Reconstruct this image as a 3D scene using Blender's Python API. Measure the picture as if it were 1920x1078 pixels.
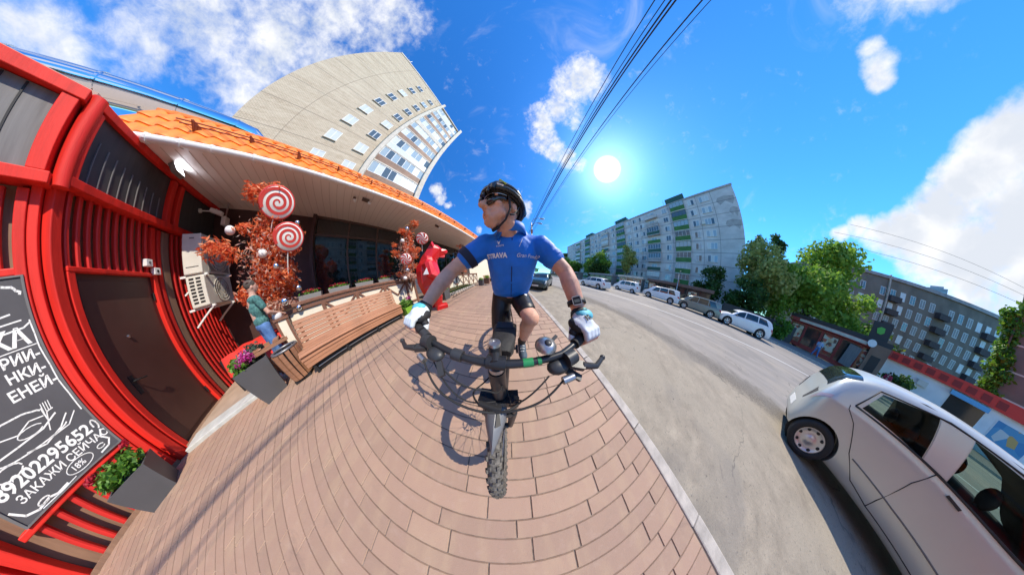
import bpy, bmesh, math, random
import numpy as np
from mathutils import Vector, Matrix, Euler
random.seed(7); rng = np.random.default_rng(7)
R = math.radians
for o in list(bpy.data.objects): bpy.data.objects.remove(o, do_unlink=True)
scene = bpy.context.scene
C = scene.collection
# ------------------------------------------------------------------ camera: 360-degree action camera over the front wheel
CAMH = 1.25
yaw, pit, rol = -0.028145612, -0.220078597, 0.015068994
def cam_axes():
    cx, sx = math.cos(pit), math.sin(pit); cz, sz = math.cos(yaw), math.sin(yaw); cr, sr = math.cos(rol), math.sin(rol)
    base = Matrix(((1,0,0),(0,0,1),(0,1,0)))
    P = Matrix(((1,0,0),(0,cx,-sx),(0,sx,cx))); Y = Matrix(((cz,-sz,0),(sz,cz,0),(0,0,1))); Q = Matrix(((cr,-sr,0),(sr,cr,0),(0,0,1)))
    return Y @ P @ base @ Q
M = cam_axes()
cam = bpy.data.cameras.new('camera'); camo = bpy.data.objects.new('camera', cam); C.objects.link(camo)
mw = Matrix.Identity(4)
for i in range(3):
    mw[i][0] = M[i][0]; mw[i][1] = M[i][1]; mw[i][2] = -M[i][2]
mw.translation = (0, 0, CAMH)
camo.matrix_world = mw
cam.type = 'PANO'
cam.panorama_type = 'FISHEYE_LENS_POLYNOMIAL'
cam.sensor_fit = 'HORIZONTAL'; cam.sensor_width = 36.0; cam.sensor_height = 36.0*574/1024
cam.fisheye_fov = 2*math.pi
cam.fisheye_polynomial_k0 = 0.0
cam.fisheye_polynomial_k1 = -0.445111639
cam.fisheye_polynomial_k2 = 0.0339727461
cam.fisheye_polynomial_k3 = -0.00127944445
cam.fisheye_polynomial_k4 = 1.88907721e-5
cam.clip_start = 0.01; cam.clip_end = 3000
scene.camera = camo
# ------------------------------------------------------------------ sky, sun, exposure
SUN_AZ, SUN_EL = R(77.0), R(50.5)            # azimuth from +Y (up the street) towards +X (the road)
SUN_DIR = Vector((math.sin(SUN_AZ)*math.cos(SUN_EL), math.cos(SUN_AZ)*math.cos(SUN_EL), math.sin(SUN_EL)))
w = bpy.data.worlds.new('World'); scene.world = w; w.use_nodes = True
def azel(az, el):
    a, e = R(az), R(el); return (math.sin(a)*math.cos(e), math.cos(a)*math.cos(e), math.sin(e))
def build_world():
    nt = w.node_tree; nt.nodes.clear(); N = nt.nodes.new; L = nt.links.new
    out = N('ShaderNodeOutputWorld'); bg = N('ShaderNodeBackground'); L(bg.outputs[0], out.inputs[0])
    sky = N('ShaderNodeTexSky'); sky.sky_type = 'NISHITA'; sky.sun_disc = False
    sky.sun_elevation = SUN_EL; sky.sun_rotation = SUN_AZ
    sky.altitude = 150; sky.air_density = 1.0; sky.dust_density = 0.35; sky.ozone_density = 1.5
    hsv = N('ShaderNodeHueSaturation'); hsv.inputs['Saturation'].default_value = 1.28; hsv.inputs['Value'].default_value = 1.0
    hsv.inputs['Hue'].default_value = 0.503
    L(sky.outputs[0], hsv.inputs['Color'])
    tc = N('ShaderNodeTexCoord'); D = tc.outputs['Generated']
    def math_(op, a, b=None, c=None, clamp=False):
        n = N('ShaderNodeMath'); n.operation = op; n.use_clamp = clamp
        for i, v in enumerate((a, b, c)):
            if v is None: continue
            if isinstance(v, (int, float)): n.inputs[i].default_value = v
            else: L(v, n.inputs[i])
        return n.outputs[0]
    wn = N('ShaderNodeTexNoise'); L(D, wn.inputs['Vector']); wn.inputs['Scale'].default_value = 9.0; wn.inputs['Detail'].default_value = 1.5; wn.inputs['Roughness'].default_value = .6
    ws = N('ShaderNodeVectorMath'); ws.operation = 'SUBTRACT'; L(wn.outputs['Color'], ws.inputs[0]); ws.inputs[1].default_value = (.5,.5,.5)
    wm = N('ShaderNodeVectorMath'); wm.operation = 'SCALE'; L(ws.outputs[0], wm.inputs[0]); wm.inputs['Scale'].default_value = .040
    wa = N('ShaderNodeVectorMath'); wa.operation = 'ADD'; L(D, wa.inputs[0]); L(wm.outputs[0], wa.inputs[1]); wz = N('ShaderNodeVectorMath'); wz.operation = 'NORMALIZE'; L(wa.outputs[0], wz.inputs[0]); DW = wz.outputs[0]
    def dot(v, warped=False):
        n = N('ShaderNodeVectorMath'); n.operation = 'DOT_PRODUCT'; L(DW if warped else D, n.inputs[0]); n.inputs[1].default_value = v; return n.outputs['Value']
    def mr(val, a, b, c=0.0, d=1.0, smooth=True):
        n = N('ShaderNodeMapRange'); n.interpolation_type = 'SMOOTHSTEP' if smooth else 'LINEAR'
        L(val, n.inputs[0]); n.inputs[1].default_value = a; n.inputs[2].default_value = b; n.inputs[3].default_value = c; n.inputs[4].default_value = d
        return n.outputs[0]
    # cumulus: soft envelopes around the clouds' directions, broken up by fractal noise
    blobs = [(-142,26,2.2,.8),(-141,24.5,2.5,.8),(-138,32,3.0,.72),(-137,36,4.5,.78),(-134,43,5.5,.80),(-129,38,4.5,.72),(-126,35,3,.7),(-136,51,5.5,.76),(-138,58,5,.72),(-131,57,4,.68),(-128,47,5,.72),
             (118,71,4.2,.95),(112,75,4,.85),(92,76,4,.85),(60,79,4,.85),(46,74,4,.86),(50,68,3.6,.86),(56,63,3.2,.85),(63,57.5,2.4,.75),(85,71,2.5,.6),
             (139.4,31.0,.95,.85),(138.7,29.6,.85,.85),(140.2,32.2,.75,.8),(139.0,30.2,.8,.85),
             (142.4,20.9,1.7,1.3),(141,18.6,2.2,1.3),(144,20.5,2.2,1.3),(138.6,16.2,2.2,1.25),(136,14.6,2.2,1.25),(133.4,15.4,1.5,1.0),(131.2,16.4,1.1,.95),(129.2,15.9,.8,.8),(143.4,15.5,3.2,1.35),(140,13.2,2.8,1.3),(137,12,2.0,1.0),(144,10.5,2.6,1.1),(140.5,9.6,1.8,.9),(147,18,3.5,1.0),(148,12,3.5,1.0),
             (146.2,31.4,1.2,.85),(150,36,4,.8),(-58,45,2.6,.85),(-55,42,2.2,.8),(-49,40,1.6,.7),(14,46,2.4,.85),(13,42,2.4,.8),(-25,30,1.8,.65),
             (165,22,9,.8),(-160,30,10,.75),(-112,24,3,.6),(178,50,8,.65)]
    env = None
    for az, el, rad, amp in blobs:
        m = mr(dot(azel(az, el), True), math.cos(R(rad*1.75)), 1.0, 0, amp*1.12, False)
        env = m if env is None else math_('MAXIMUM', env, m)
    def noise(scale, detail, rough, dist, off=(0,0,0), sc=(1,1,1)):
        mp = N('ShaderNodeMapping'); L(D, mp.inputs[0]); mp.inputs['Location'].default_value = off; mp.inputs['Scale'].default_value = sc
        n = N('ShaderNodeTexNoise'); L(mp.outputs[0], n.inputs['Vector']); n.inputs['Scale'].default_value = scale
        n.inputs['Detail'].default_value = detail; n.inputs['Roughness'].default_value = rough; n.inputs['Distortion'].default_value = dist
        return n.outputs['Fac']
    n1 = noise(13.0, 8, .62, .25); n3 = noise(16, 4, .55, .2, (7, 2, 5))
    cov = math_('ADD', math_('MULTIPLY', env, .95), math_('MULTIPLY', math_('SUBTRACT', n1, .5), 1.5))
    n4 = noise(40.0, 5, .62, .3, (2, 8, 1)); cov = math_('ADD', cov, math_('MULTIPLY', math_('SUBTRACT', n4, .5), .85))
    mask = mr(cov, .14, 1.15)
    wisp = math_('MULTIPLY', mr(noise(3.0, 5, .6, .8, (1, 5, 2), (1, 1.6, 3.0)), .56, .85), .30)
    fac = math_('MAXIMUM', mask, wisp, clamp=True)
    # cloud light: bright tops, bluish-grey thick undersides
    shade = mr(math_('ADD', n3, math_('MULTIPLY', env, .34)), .58, 1.0)
    cr = N('ShaderNodeMix'); cr.data_type = 'RGBA'; L(shade, cr.inputs[0])
    cr.inputs[6].default_value = (4.3, 4.3, 4.35, 1); cr.inputs[7].default_value = (3.1, 3.3, 3.65, 1)
    mx = N('ShaderNodeMix'); mx.data_type = 'RGBA'; L(fac, mx.inputs[0]); tn = N('ShaderNodeMix'); tn.data_type = 'RGBA'; tn.blend_type = 'MULTIPLY'; tn.inputs[0].default_value = 1; L(hsv.outputs[0], tn.inputs[6]); tn.inputs[7].default_value = (.40, .90, 1.20, 1)
    L(tn.outputs[2], mx.inputs[6]); L(cr.outputs[2], mx.inputs[7])
    # the sun's own glare in the sky
    sd = dot(tuple(SUN_DIR))
    disc = mr(sd, math.cos(R(5.4)), math.cos(R(2.4)), 0, 12)
    halo = math_('MULTIPLY', math_('POWER', mr(sd, math.cos(R(24)), 1.0, 0, 1, False), 5.0), .9)
    gl = math_('ADD', disc, halo)
    cmb = N('ShaderNodeCombineColor'); L(gl, cmb.inputs[0]); L(math_('MULTIPLY', gl, .90), cmb.inputs[1]); L(math_('MULTIPLY', gl, .80), cmb.inputs[2])
    ad = N('ShaderNodeMix'); ad.data_type = 'RGBA'; ad.blend_type = 'ADD'; ad.inputs[0].default_value = 1.0
    L(mx.outputs[2], ad.inputs[6]); L(cmb.outputs[0], ad.inputs[7])
    L(ad.outputs[2], bg.inputs['Color']); bg.inputs["Strength"].default_value = 0.15
build_world()
sun = bpy.data.lights.new('sun', 'SUN'); sun.energy = 3.4; sun.angle = R(0.53); sun.color = (1.0, .90, .75)
suno = bpy.data.objects.new('sun', sun); C.objects.link(suno)
suno.rotation_euler = (-SUN_DIR).to_track_quat('-Z', 'Y').to_euler(); suno.location = SUN_DIR*60
vs = scene.view_settings; vs.view_transform = 'Standard'; vs.look = 'None'; vs.exposure = 0.76; vs.gamma = 1.0; vs.use_curve_mapping = False
scene.render.engine = 'CYCLES'
cy = scene.cycles; cy.max_bounces = 7; cy.diffuse_bounces = 4; cy.glossy_bounces = 3; cy.transmission_bounces = 4; cy.transparent_max_bounces = 8
cy.use_denoising = True; cy.caustics_reflective = False; cy.caustics_refractive = False; cy.sample_clamp_indirect = 6.0
try: w.cycles.sampling_method = 'MANUAL'; w.cycles.sample_map_resolution = 1024
except Exception: pass
# ------------------------------------------------------------------ materials
_M = {}
def mat(name, col, rough=.6, metal=0.0, var=0.0, vscale=6.0, bump=0.0, bscale=60.0, spec=None, emit=None, col2=None, coat=0.0, stretch=(1,1,1), alpha=None, trans=0.0):
    """procedural principled material: base colour drifting by noise, fine bump"""
    if name in _M: return _M[name]
    m = bpy.data.materials.new(name); m.use_nodes = True; nt = m.node_tree; b = nt.nodes['Principled BSDF']; N = nt.nodes.new; L = nt.links.new
    c = tuple(col[:3]) + (1,)
    b.inputs['Base Color'].default_value = c; b.inputs['Roughness'].default_value = rough; b.inputs['Metallic'].default_value = metal
    if spec is not None: b.inputs['Specular IOR Level'].default_value = spec
    if coat: b.inputs['Coat Weight'].default_value = coat; b.inputs['Coat Roughness'].default_value = .05
    if trans: b.inputs['Transmission Weight'].default_value = trans
    if emit: b.inputs['Emission Color'].default_value = tuple(emit[:3]) + (1,); b.inputs['Emission Strength'].default_value = emit[3]
    if var or bump:
        tc = N('ShaderNodeTexCoord'); mp = N('ShaderNodeMapping'); L(tc.outputs['Object'], mp.inputs[0]); mp.inputs['Scale'].default_value = stretch
    if var:
        n = N('ShaderNodeTexNoise'); n.inputs['Scale'].default_value = vscale; n.inputs['Detail'].default_value = 6; n.inputs['Roughness'].default_value = .6
        L(mp.outputs[0], n.inputs['Vector'])
        r = N('ShaderNodeMapRange'); L(n.outputs['Fac'], r.inputs[0]); r.inputs[1].default_value = .3; r.inputs[2].default_value = .7
        x = N('ShaderNodeMix'); x.data_type = 'RGBA'; L(r.outputs[0], x.inputs[0])
        x.inputs[6].default_value = tuple(max(0, v*(1-var)) for v in col[:3]) + (1,)
        x.inputs[7].default_value = (tuple(col2[:3]) if col2 else tuple(min(1, v*(1+var)) for v in col[:3])) + (1,)
        L(x.outputs[2], b.inputs['Base Color'])
    if bump:
        n = N('ShaderNodeTexNoise'); n.inputs['Scale'].default_value = bscale; n.inputs['Detail'].default_value = 4; L(mp.outputs[0], n.inputs['Vector'])
        bp = N('ShaderNodeBump'); bp.inputs['Strength'].default_value = bump; bp.inputs['Distance'].default_value = .01
        L(n.outputs['Fac'], bp.inputs['Height']); L(bp.outputs[0], b.inputs['Normal'])
    _M[name] = m; return m
def leafmat(name, c1, c2, c3=None):
    """leaf: colour varies from leaf to leaf with a per-face random attribute, light passes through"""
    if name in _M: return _M[name]
    m = bpy.data.materials.new(name); m.use_nodes = True; nt = m.node_tree; b = nt.nodes['Principled BSDF']; N = nt.nodes.new; L = nt.links.new
    a = N('ShaderNodeAttribute'); a.attribute_name = 'tint'
    r = N('ShaderNodeValToRGB'); e = r.color_ramp.elements; e[0].color = tuple(c1)+(1,); e[1].color = tuple(c3 or c2)+(1,)
    x = e.new(.55); x.color = tuple(c2)+(1,)
    L(a.outputs['Fac'], r.inputs[0]); L(r.outputs[0], b.inputs['Base Color'])
    b.inputs['Roughness'].default_value = .55
    t = N('ShaderNodeBsdfTranslucent'); L(r.outputs[0], t.inputs['Color']); mx = N('ShaderNodeMixShader'); mx.inputs[0].default_value = .48
    L(b.outputs[0], mx.inputs[1]); L(t.outputs[0], mx.inputs[2]); L(mx.outputs[0], nt.nodes['Material Output'].inputs[0])
    _M[name] = m; return m
# ------------------------------------------------------------------ mesh helpers
class MB:
    """collects faces, then links them as one mesh object"""
    def __init__(s): s.v = []; s.f = []; s.m = []
    def face(s, pts, mi=0):
        n = len(s.v); s.v += [tuple(p) for p in pts]; s.f.append(tuple(range(n, n+len(pts)))); s.m.append(mi)
    def add(s, vs, fs, mi=0, T=None):
        n = len(s.v)
        s.v += [tuple(T @ Vector(p)) for p in vs] if T is not None else [tuple(p) for p in vs]
        s.f += [tuple(i+n for i in f) for f in fs]; s.m += [mi]*len(fs); return s
    def box(s, lo, hi, mi=0, T=None):
        (a,b,c),(d,e,f) = lo, hi
        return s.add([(a,b,c),(d,b,c),(d,e,c),(a,e,c),(a,b,f),(d,b,f),(d,e,f),(a,e,f)], [(3,2,1,0),(4,5,6,7),(0,1,5,4),(1,2,6,5),(2,3,7,6),(3,0,4,7)], mi, T)
    def cbox(s, c, d, mi=0, T=None): return s.box([c[i]-d[i]/2 for i in range(3)], [c[i]+d[i]/2 for i in range(3)], mi, T)
    def bar(s, p, q, wd, ht=None, mi=0, up=(0,0,1)):
        """square bar from p to q"""
        ht = ht or wd; p = Vector(p); q = Vector(q); z = (q-p); l = z.length
        if l < 1e-6: return s
        z.normalize(); u = Vector(up)
        if abs(z.dot(u)) > .98: u = Vector((0,1,0))
        x = z.cross(u).normalized(); y = x.cross(z)
        T = Matrix((x, y, z)).transposed().to_4x4(); T.translation = p
        return s.box((-wd/2,-ht/2,0), (wd/2,ht/2,l), mi, T)
    def tube(s, pts, rad, n=8, mi=0, caps=True):
        """round tube along points; rad number or list"""
        P = [Vector(p) for p in pts]; k = len(P)
        rads = list(rad) if hasattr(rad, '__len__') else [rad]*k
        base = len(s.v); u = None
        for i in range(k):
            t = (P[min(i+1,k-1)] - P[max(i-1,0)])
            if t.length < 1e-9: t = Vector((0,0,1))
            t.normalize()
            if u is None:
                u = t.orthogonal().normalized()
            else:
                u = u - t*u.dot(t)
                u = u.normalized() if u.length > 1e-6 else t.orthogonal().normalized()
            v = t.cross(u)
            for j in range(n):
                a = 2*math.pi*j/n
                s.v.append(tuple(P[i] + (u*math.cos(a) + v*math.sin(a))*rads[i]))
        for i in range(k-1):
            for j in range(n):
                a = base+i*n+j; b = base+i*n+(j+1)%n
                s.f.append((a, b, b+n, a+n)); s.m.append(mi)
        if caps:
            s.f.append(tuple(base+j for j in reversed(range(n)))); s.m.append(mi)
            s.f.append(tuple(base+(k-1)*n+j for j in range(n))); s.m.append(mi)
        return s
    def lathe(s, prof, n=16, mi=0, T=None, closed=False):
        """profile of (r, z) turned about local z"""
        vs = []; fs = []; k = len(prof)
        for r, z in prof:
            for j in range(n):
                a = 2*math.pi*j/n; vs.append((r*math.cos(a), r*math.sin(a), z))
        for i in range(k-1 + (1 if closed else 0)):
            for j in range(n):
                a = i*n+j; b = i*n+(j+1)%n; i2 = ((i+1) % k)*n
                fs.append((a, b, i2+(j+1)%n, i2+j))
        if not closed:
            if prof[0][0] > 1e-4: fs.append(tuple(reversed(range(n))))
            if prof[-1][0] > 1e-4: fs.append(tuple((k-1)*n+j for j in range(n)))
        return s.add(vs, fs, mi, T)
    def prism(s, poly, h0, h1, mi=0, T=None):
        """polygon in local xy extruded along z"""
        n = len(poly)
        vs = [(x,y,h0) for x,y in poly] + [(x,y,h1) for x,y in poly]
        fs = [tuple(reversed(range(n))), tuple(range(n,2*n))] + [(i,(i+1)%n,n+(i+1)%n,n+i) for i in range(n)]
        return s.add(vs, fs, mi, T)
    def ball(s, c, r, seg=12, rings=8, mi=0, T=None):
        rr = r if hasattr(r, '__len__') else (r,r,r); vs=[]; fs=[]
        for i in range(rings+1):
            th = math.pi*i/rings
            for j in range(seg):
                a = 2*math.pi*j/seg
                vs.append((c[0]+rr[0]*math.sin(th)*math.cos(a), c[1]+rr[1]*math.sin(th)*math.sin(a), c[2]+rr[2]*math.cos(th)))
        for i in range(rings):
            for j in range(seg):
                fs.append((i*seg+j, (i+1)*seg+j, (i+1)*seg+(j+1)%seg, i*seg+(j+1)%seg))
        return s.add(vs, fs, mi, T)
    def mesh(s, name, mats, smooth=False):
        me = bpy.data.meshes.new(name); me.from_pydata(s.v, [], s.f)
        mats = mats if isinstance(mats, (list, tuple)) else [mats]
        for m in mats: me.materials.append(m)
        if len(mats) > 1: me.polygons.foreach_set('material_index', s.m)
        if smooth:
            me.polygons.foreach_set('use_smooth', [True]*len(s.f))
        me.update(); return me
    def build(s, name, mats, parent=None, smooth=False, sharp=None, bevel=0.0, clean=True):
        me = s.mesh(name, mats, smooth)
        if clean and smooth:
            bm = bmesh.new(); bm.from_mesh(me); bmesh.ops.remove_doubles(bm, verts=bm.verts, dist=1e-5); bm.to_mesh(me); bm.free()
        if smooth and sharp is not None: me.set_sharp_from_angle(angle=R(sharp))
        o = bpy.data.objects.new(name, me); C.objects.link(o)
        if bevel:
            b = o.modifiers.new('edge', 'BEVEL'); b.width = bevel; b.segments = 2; b.limit_method = 'ANGLE'; b.angle_limit = R(35)
        if parent is not None: o.parent = parent
        return o
def thing(name, label, cat, loc=(0,0,0), rz=0.0, group=None):
    o = bpy.data.objects.new(name, None); C.objects.link(o); o.location = loc; o.rotation_euler = (0,0,rz); o.empty_display_size = .1
    return tag(o, label, cat, group)
def tag(o, label, cat, group=None):
    o['label'] = label; o['category'] = cat
    if group: o['group'] = group
    return o
def struct(o, kind='structure'): o['kind'] = kind; return o
def share(name, me, parent, T=None):
    o = bpy.data.objects.new(name, me); C.objects.link(o); o.parent = parent
    if T is not None: o.matrix_local = T
    return o
def copy_tree(o, parent=None):
    c = o.copy(); C.objects.link(c); c.parent = parent
    for ch in list(o.children): copy_tree(ch, c)
    return c
def tint_attr(me, vals):
    a = me.attributes.new('tint', 'FLOAT', 'FACE'); a.data.foreach_set('value', np.asarray(vals, dtype=np.float32)); return me
def np_mesh(name, V, F, m, tint=None, smooth=False):
    """fast mesh from arrays: V (n,3), F (k,3 or 4)"""
    me = bpy.data.meshes.new(name); V = np.asarray(V, np.float32); F = np.asarray(F, np.int32); k, q = F.shape
    me.vertices.add(len(V)); me.vertices.foreach_set('co', V.ravel()); me.loops.add(k*q); me.loops.foreach_set('vertex_index', F.ravel())
    me.polygons.add(k); me.polygons.foreach_set('loop_start', np.arange(0, k*q, q, dtype=np.int32))
    me.materials.append(m); me.update(calc_edges=True)
    me.polygons.foreach_set('use_smooth', [bool(smooth)]*k)
    if tint is not None: tint_attr(me, tint)
    return me
def frame_T(origin, xdir, up=(0,0,1)):
    """local x along xdir, local z up, local y = outward normal to the left of x"""
    x = Vector(xdir).normalized(); z = Vector(up); y = z.cross(x).normalized(); T = Matrix((x, y, z)).transposed().to_4x4(); T.translation = origin
    return T
def text_mesh(body, size=1.0, ext=0.0, shear=0.0, bold=0.0, align='LEFT', spacing=1.0):
    cu = bpy.data.curves.new('lettering', 'FONT'); cu.body = body; cu.size = size; cu.extrude = ext; cu.shear = shear; cu.offset = bold
    cu.align_x = align; cu.resolution_u = 3; cu.space_character = spacing
    ob = bpy.data.objects.new('lettering', cu); C.objects.link(ob); bpy.context.view_layer.update()
    dg = bpy.context.evaluated_depsgraph_get(); me = bpy.data.meshes.new_from_object(ob.evaluated_get(dg)); bpy.data.objects.remove(ob, do_unlink=True); bpy.data.curves.remove(cu)
    return me
def text(name, body, T, m, parent, size=1.0, ext=.002, **k):
    """flat lettering: text x along T's x, text up along T's y, facing T's z"""
    me = text_mesh(body, size, ext, **k); me.name = name; me.materials.clear(); me.materials.append(m)
    o = bpy.data.objects.new(name, me); C.objects.link(o); o.parent = parent; o.matrix_local = T; return o
def applied(o):
    """bake an object's modifiers into its mesh"""
    bpy.context.view_layer.update(); dg = bpy.context.evaluated_depsgraph_get(); me = bpy.data.meshes.new_from_object(o.evaluated_get(dg)); o.modifiers.clear(); o.data = me; return o
# ================================================================== setting: ground, road, kerbs, pavement
def sheet(name, pts, z, m):
    b = MB(); b.face([(x, y, z) for x, y in pts]); return struct(b.build(name, m))
def node_mat(name):
    m = bpy.data.materials.new(name); m.use_nodes = True; nt = m.node_tree
    return m, nt, nt.nodes['Principled BSDF'], nt.nodes.new, nt.links.new
def noise_n(N, L, vec, scale, detail=5, rough=.6, dist=0.0):
    n = N('ShaderNodeTexNoise'); L(vec, n.inputs['Vector']); n.inputs['Scale'].default_value = scale; n.inputs['Detail'].default_value = detail
    n.inputs['Roughness'].default_value = rough; n.inputs['Distortion'].default_value = dist; return n.outputs['Fac']
def rng_n(N, L, v, a, b, c=0., d=1.):
    r = N('ShaderNodeMapRange'); L(v, r.inputs[0]); r.inputs[1].default_value = a; r.inputs[2].default_value = b; r.inputs[3].default_value = c; r.inputs[4].default_value = d; return r.outputs[0]
def mix_n(N, L, f, a, b, blend='MIX'):
    x = N('ShaderNodeMix'); x.data_type = 'RGBA'; x.blend_type = blend
    if isinstance(f, (int, float)): x.inputs[0].default_value = f
    else: L(f, x.inputs[0])
    for i, v in ((6, a), (7, b)):
        if isinstance(v, tuple): x.inputs[i].default_value = v + (1,)
        else: L(v, x.inputs[i])
    return x.outputs[2]
def mat_n(N, L, op, a, b):
    n = N('ShaderNodeMath'); n.operation = op
    for i, v in enumerate((a, b)):
        if isinstance(v, (int, float)): n.inputs[i].default_value = v
        else: L(v, n.inputs[i])
    return n.outputs[0]
def road_material():
    m, nt, b, N, L = node_mat('worn_asphalt'); tc = N('ShaderNodeTexCoord'); P = tc.outputs['Object']
    sx = N('ShaderNodeSeparateXYZ'); L(P, sx.inputs[0])
    big = noise_n(N, L, P, .55, 6, .62, .4); mid = noise_n(N, L, P, 3.0, 7, .65, .3); fine = noise_n(N, L, P, 70, 4, .7)
    st = N('ShaderNodeMapping'); L(P, st.inputs[0]); st.inputs['Scale'].default_value = (1.2, .10, 1); streak = noise_n(N, L, st.outputs[0], 2.0, 6, .6, .2)
    # dusty strip next to the kerb, gravelly seam, then the wheel-worn lanes
    edge = mat_n(N, L, 'ADD', sx.outputs['X'], mat_n(N, L, 'MULTIPLY', mat_n(N, L, 'SUBTRACT', mid, .5), 1.1))
    edge = mat_n(N, L, 'ADD', edge, mat_n(N, L, 'MULTIPLY', mat_n(N, L, 'SUBTRACT', big, .5), 1.2))
    lane = rng_n(N, L, edge, 4.9, 5.3)
    apron = mix_n(N, L, rng_n(N, L, mid, .32, .68), (.225, .190, .143), (.40, .342, .26))
    apron = mix_n(N, L, rng_n(N, L, big, .42, .62), apron, (.34, .295, .225))
    fineA = noise_n(N, L, P, 26, 5, .7)
    apron = mix_n(N, L, rng_n(N, L, fineA, .60, .68, 0, .75), apron, (.09, .08, .07))
    lanes = mix_n(N, L, rng_n(N, L, streak, .3, .7), (.225, .203, .180), (.345, .308, .268))
    lanes = mix_n(N, L, rng_n(N, L, big, .50, .72), lanes, (.35, .305, .245))
    col = mix_n(N, L, lane, apron, lanes)
    seam = mat_n(N, L, 'MULTIPLY', rng_n(N, L, edge, 4.35, 4.75), rng_n(N, L, edge, 5.40, 5.05))
    grav = rng_n(N, L, noise_n(N, L, P, 34, 3, .8), .42, .58)
    col = mix_n(N, L, mat_n(N, L, 'MULTIPLY', seam, .9), col, mix_n(N, L, grav, (.065, .056, .045), (.24, .205, .16)))
    col = mix_n(N, L, rng_n(N, L, fine, .35, .68, 0, .30), col, (.10, .09, .078))
    vo = N('ShaderNodeTexVoronoi'); vo.feature = 'DISTANCE_TO_EDGE'; vo.inputs['Scale'].default_value = .33
    wv = N('ShaderNodeVectorMath'); wv.operation = 'ADD'; L(P, wv.inputs[0])
    cn = N('ShaderNodeTexNoise'); cn.inputs['Scale'].default_value = 1.6; cn.inputs['Detail'].default_value = 5; L(P, cn.inputs['Vector']); L(cn.outputs['Color'], wv.inputs[1]); L(wv.outputs[0], vo.inputs['Vector'])
    crack = mat_n(N, L, 'MULTIPLY', rng_n(N, L, vo.outputs['Distance'], .006, .0), rng_n(N, L, big, .45, .6))
    col = mix_n(N, L, mat_n(N, L, 'MULTIPLY', crack, .75), col, (.05, .046, .04))
    oil = noise_n(N, L, P, 1.9, 6, .7, 1.0); col = mix_n(N, L, rng_n(N, L, oil, .64, .74, 0, .6), col, (.11, .098, .085))
    pt = noise_n(N, L, P, .28, 3, .5, .2); col = mix_n(N, L, rng_n(N, L, pt, .54, .57, 0, .38), col, (.16, .148, .135))
    spot = noise_n(N, L, P, 7.5, 3, .6, .4); col = mix_n(N, L, rng_n(N, L, spot, .72, .75, 0, .7), col, (.07, .06, .05))
    L(col, b.inputs['Base Color']); b.inputs['Roughness'].default_value = .88
    bp = N('ShaderNodeBump'); bp.inputs['Strength'].default_value = .55; bp.inputs['Distance'].default_value = .012
    L(mat_n(N, L, 'ADD', fine, mat_n(N, L, 'MULTIPLY', mid, 1.5)), bp.inputs['Height']); L(bp.outputs[0], b.inputs['Normal'])
    return m
def paver_material():
    m, nt, b, N, L = node_mat('stamped_concrete'); tc = N('ShaderNodeTexCoord'); P = tc.outputs['Object']
    a = N('ShaderNodeAttribute'); a.attribute_name = 'tint'
    st = N('ShaderNodeMapping'); L(P, st.inputs[0]); st.inputs['Scale'].default_value = (3.2, .9, 1); big = noise_n(N, L, st.outputs[0], 2.2, 4, .55, .3)
    mid = noise_n(N, L, P, 9, 6, .65, .2); fine = noise_n(N, L, P, 120, 3, .7)
    col = mix_n(N, L, a.outputs['Fac'], (.320, .208, .146), (.385, .247, .172))
    col = mix_n(N, L, rng_n(N, L, big, .50, .74, 0, .55), col, (.43, .30, .19))
    col = mix_n(N, L, rng_n(N, L, big, .46, .25, 0, .34), col, (.35, .215, .165))
    col = mix_n(N, L, rng_n(N, L, mid, .55, .8, 0, .45), col, (.44, .31, .25))
    col = mix_n(N, L, rng_n(N, L, fine, .55, .75, 0, .35), col, (.24, .13, .10))
    stain = noise_n(N, L, P, 1.4, 8, .72, 1.5)
    col = mix_n(N, L, rng_n(N, L, stain, .62, .76, 0, .55), col, (.17, .115, .09))
    dirt = noise_n(N, L, P, 5.5, 8, .75, .6); col = mix_n(N, L, rng_n(N, L, dirt, .58, .72, 0, .38), col, (.23, .165, .125)); col = mix_n(N, L, rng_n(N, L, dirt, .40, .28, 0, .30), col, (.50, .37, .29))
    L(col, b.inputs['Base Color']); L(rng_n(N, L, mid, .3, .7, .62, .80), b.inputs['Roughness'])
    bp = N('ShaderNodeBump'); bp.inputs['Strength'].default_value = .35; bp.inputs['Distance'].default_value = .004
    L(mat_n(N, L, 'ADD', fine, mat_n(N, L, 'MULTIPLY', mid, 2.0)), bp.inputs['Height']); L(bp.outputs[0], b.inputs['Normal'])
    return m
M_road = road_material(); M_paver = paver_material()
M_dirt = mat('dry_ground', (.16, .145, .11), .95, var=.35, vscale=1.2, bump=.5, bscale=14, col2=(.13, .17, .07))
M_grout = mat('joint_mortar', (.15, .105, .08), .9, var=.4, vscale=18, col2=(.27, .21, .165))
M_kerb = mat('kerb_concrete', (.40, .36, .315), .85, var=.25, vscale=7, bump=.3, bscale=90)
M_step = mat('grey_step_stone', (.46, .47, .44), .7, var=.18, vscale=5, bump=.2, bscale=40)
M_plat = mat('beige_tile', (.40, .30, .225), .6, var=.2, vscale=3)
M_far = mat('far_pavement_asphalt', (.16, .15, .14), .9, var=.3, vscale=1.5, bump=.3)
M_line = mat('road_paint_white', (.72, .70, .66), .7, var=.25, vscale=14, col2=(.5, .48, .44))
M_grass = leafmat('lawn_grass', (.05, .10, .018), (.09, .17, .03), (.16, .22, .05))

sheet('ground', [(-900,-900),(900,-900),(900,900),(-900,900)], -.17, M_dirt)
sheet('road', [(1.30,-140),(22.5,-140),(22.5,220),(1.30,220)], -.12, M_road)
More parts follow.
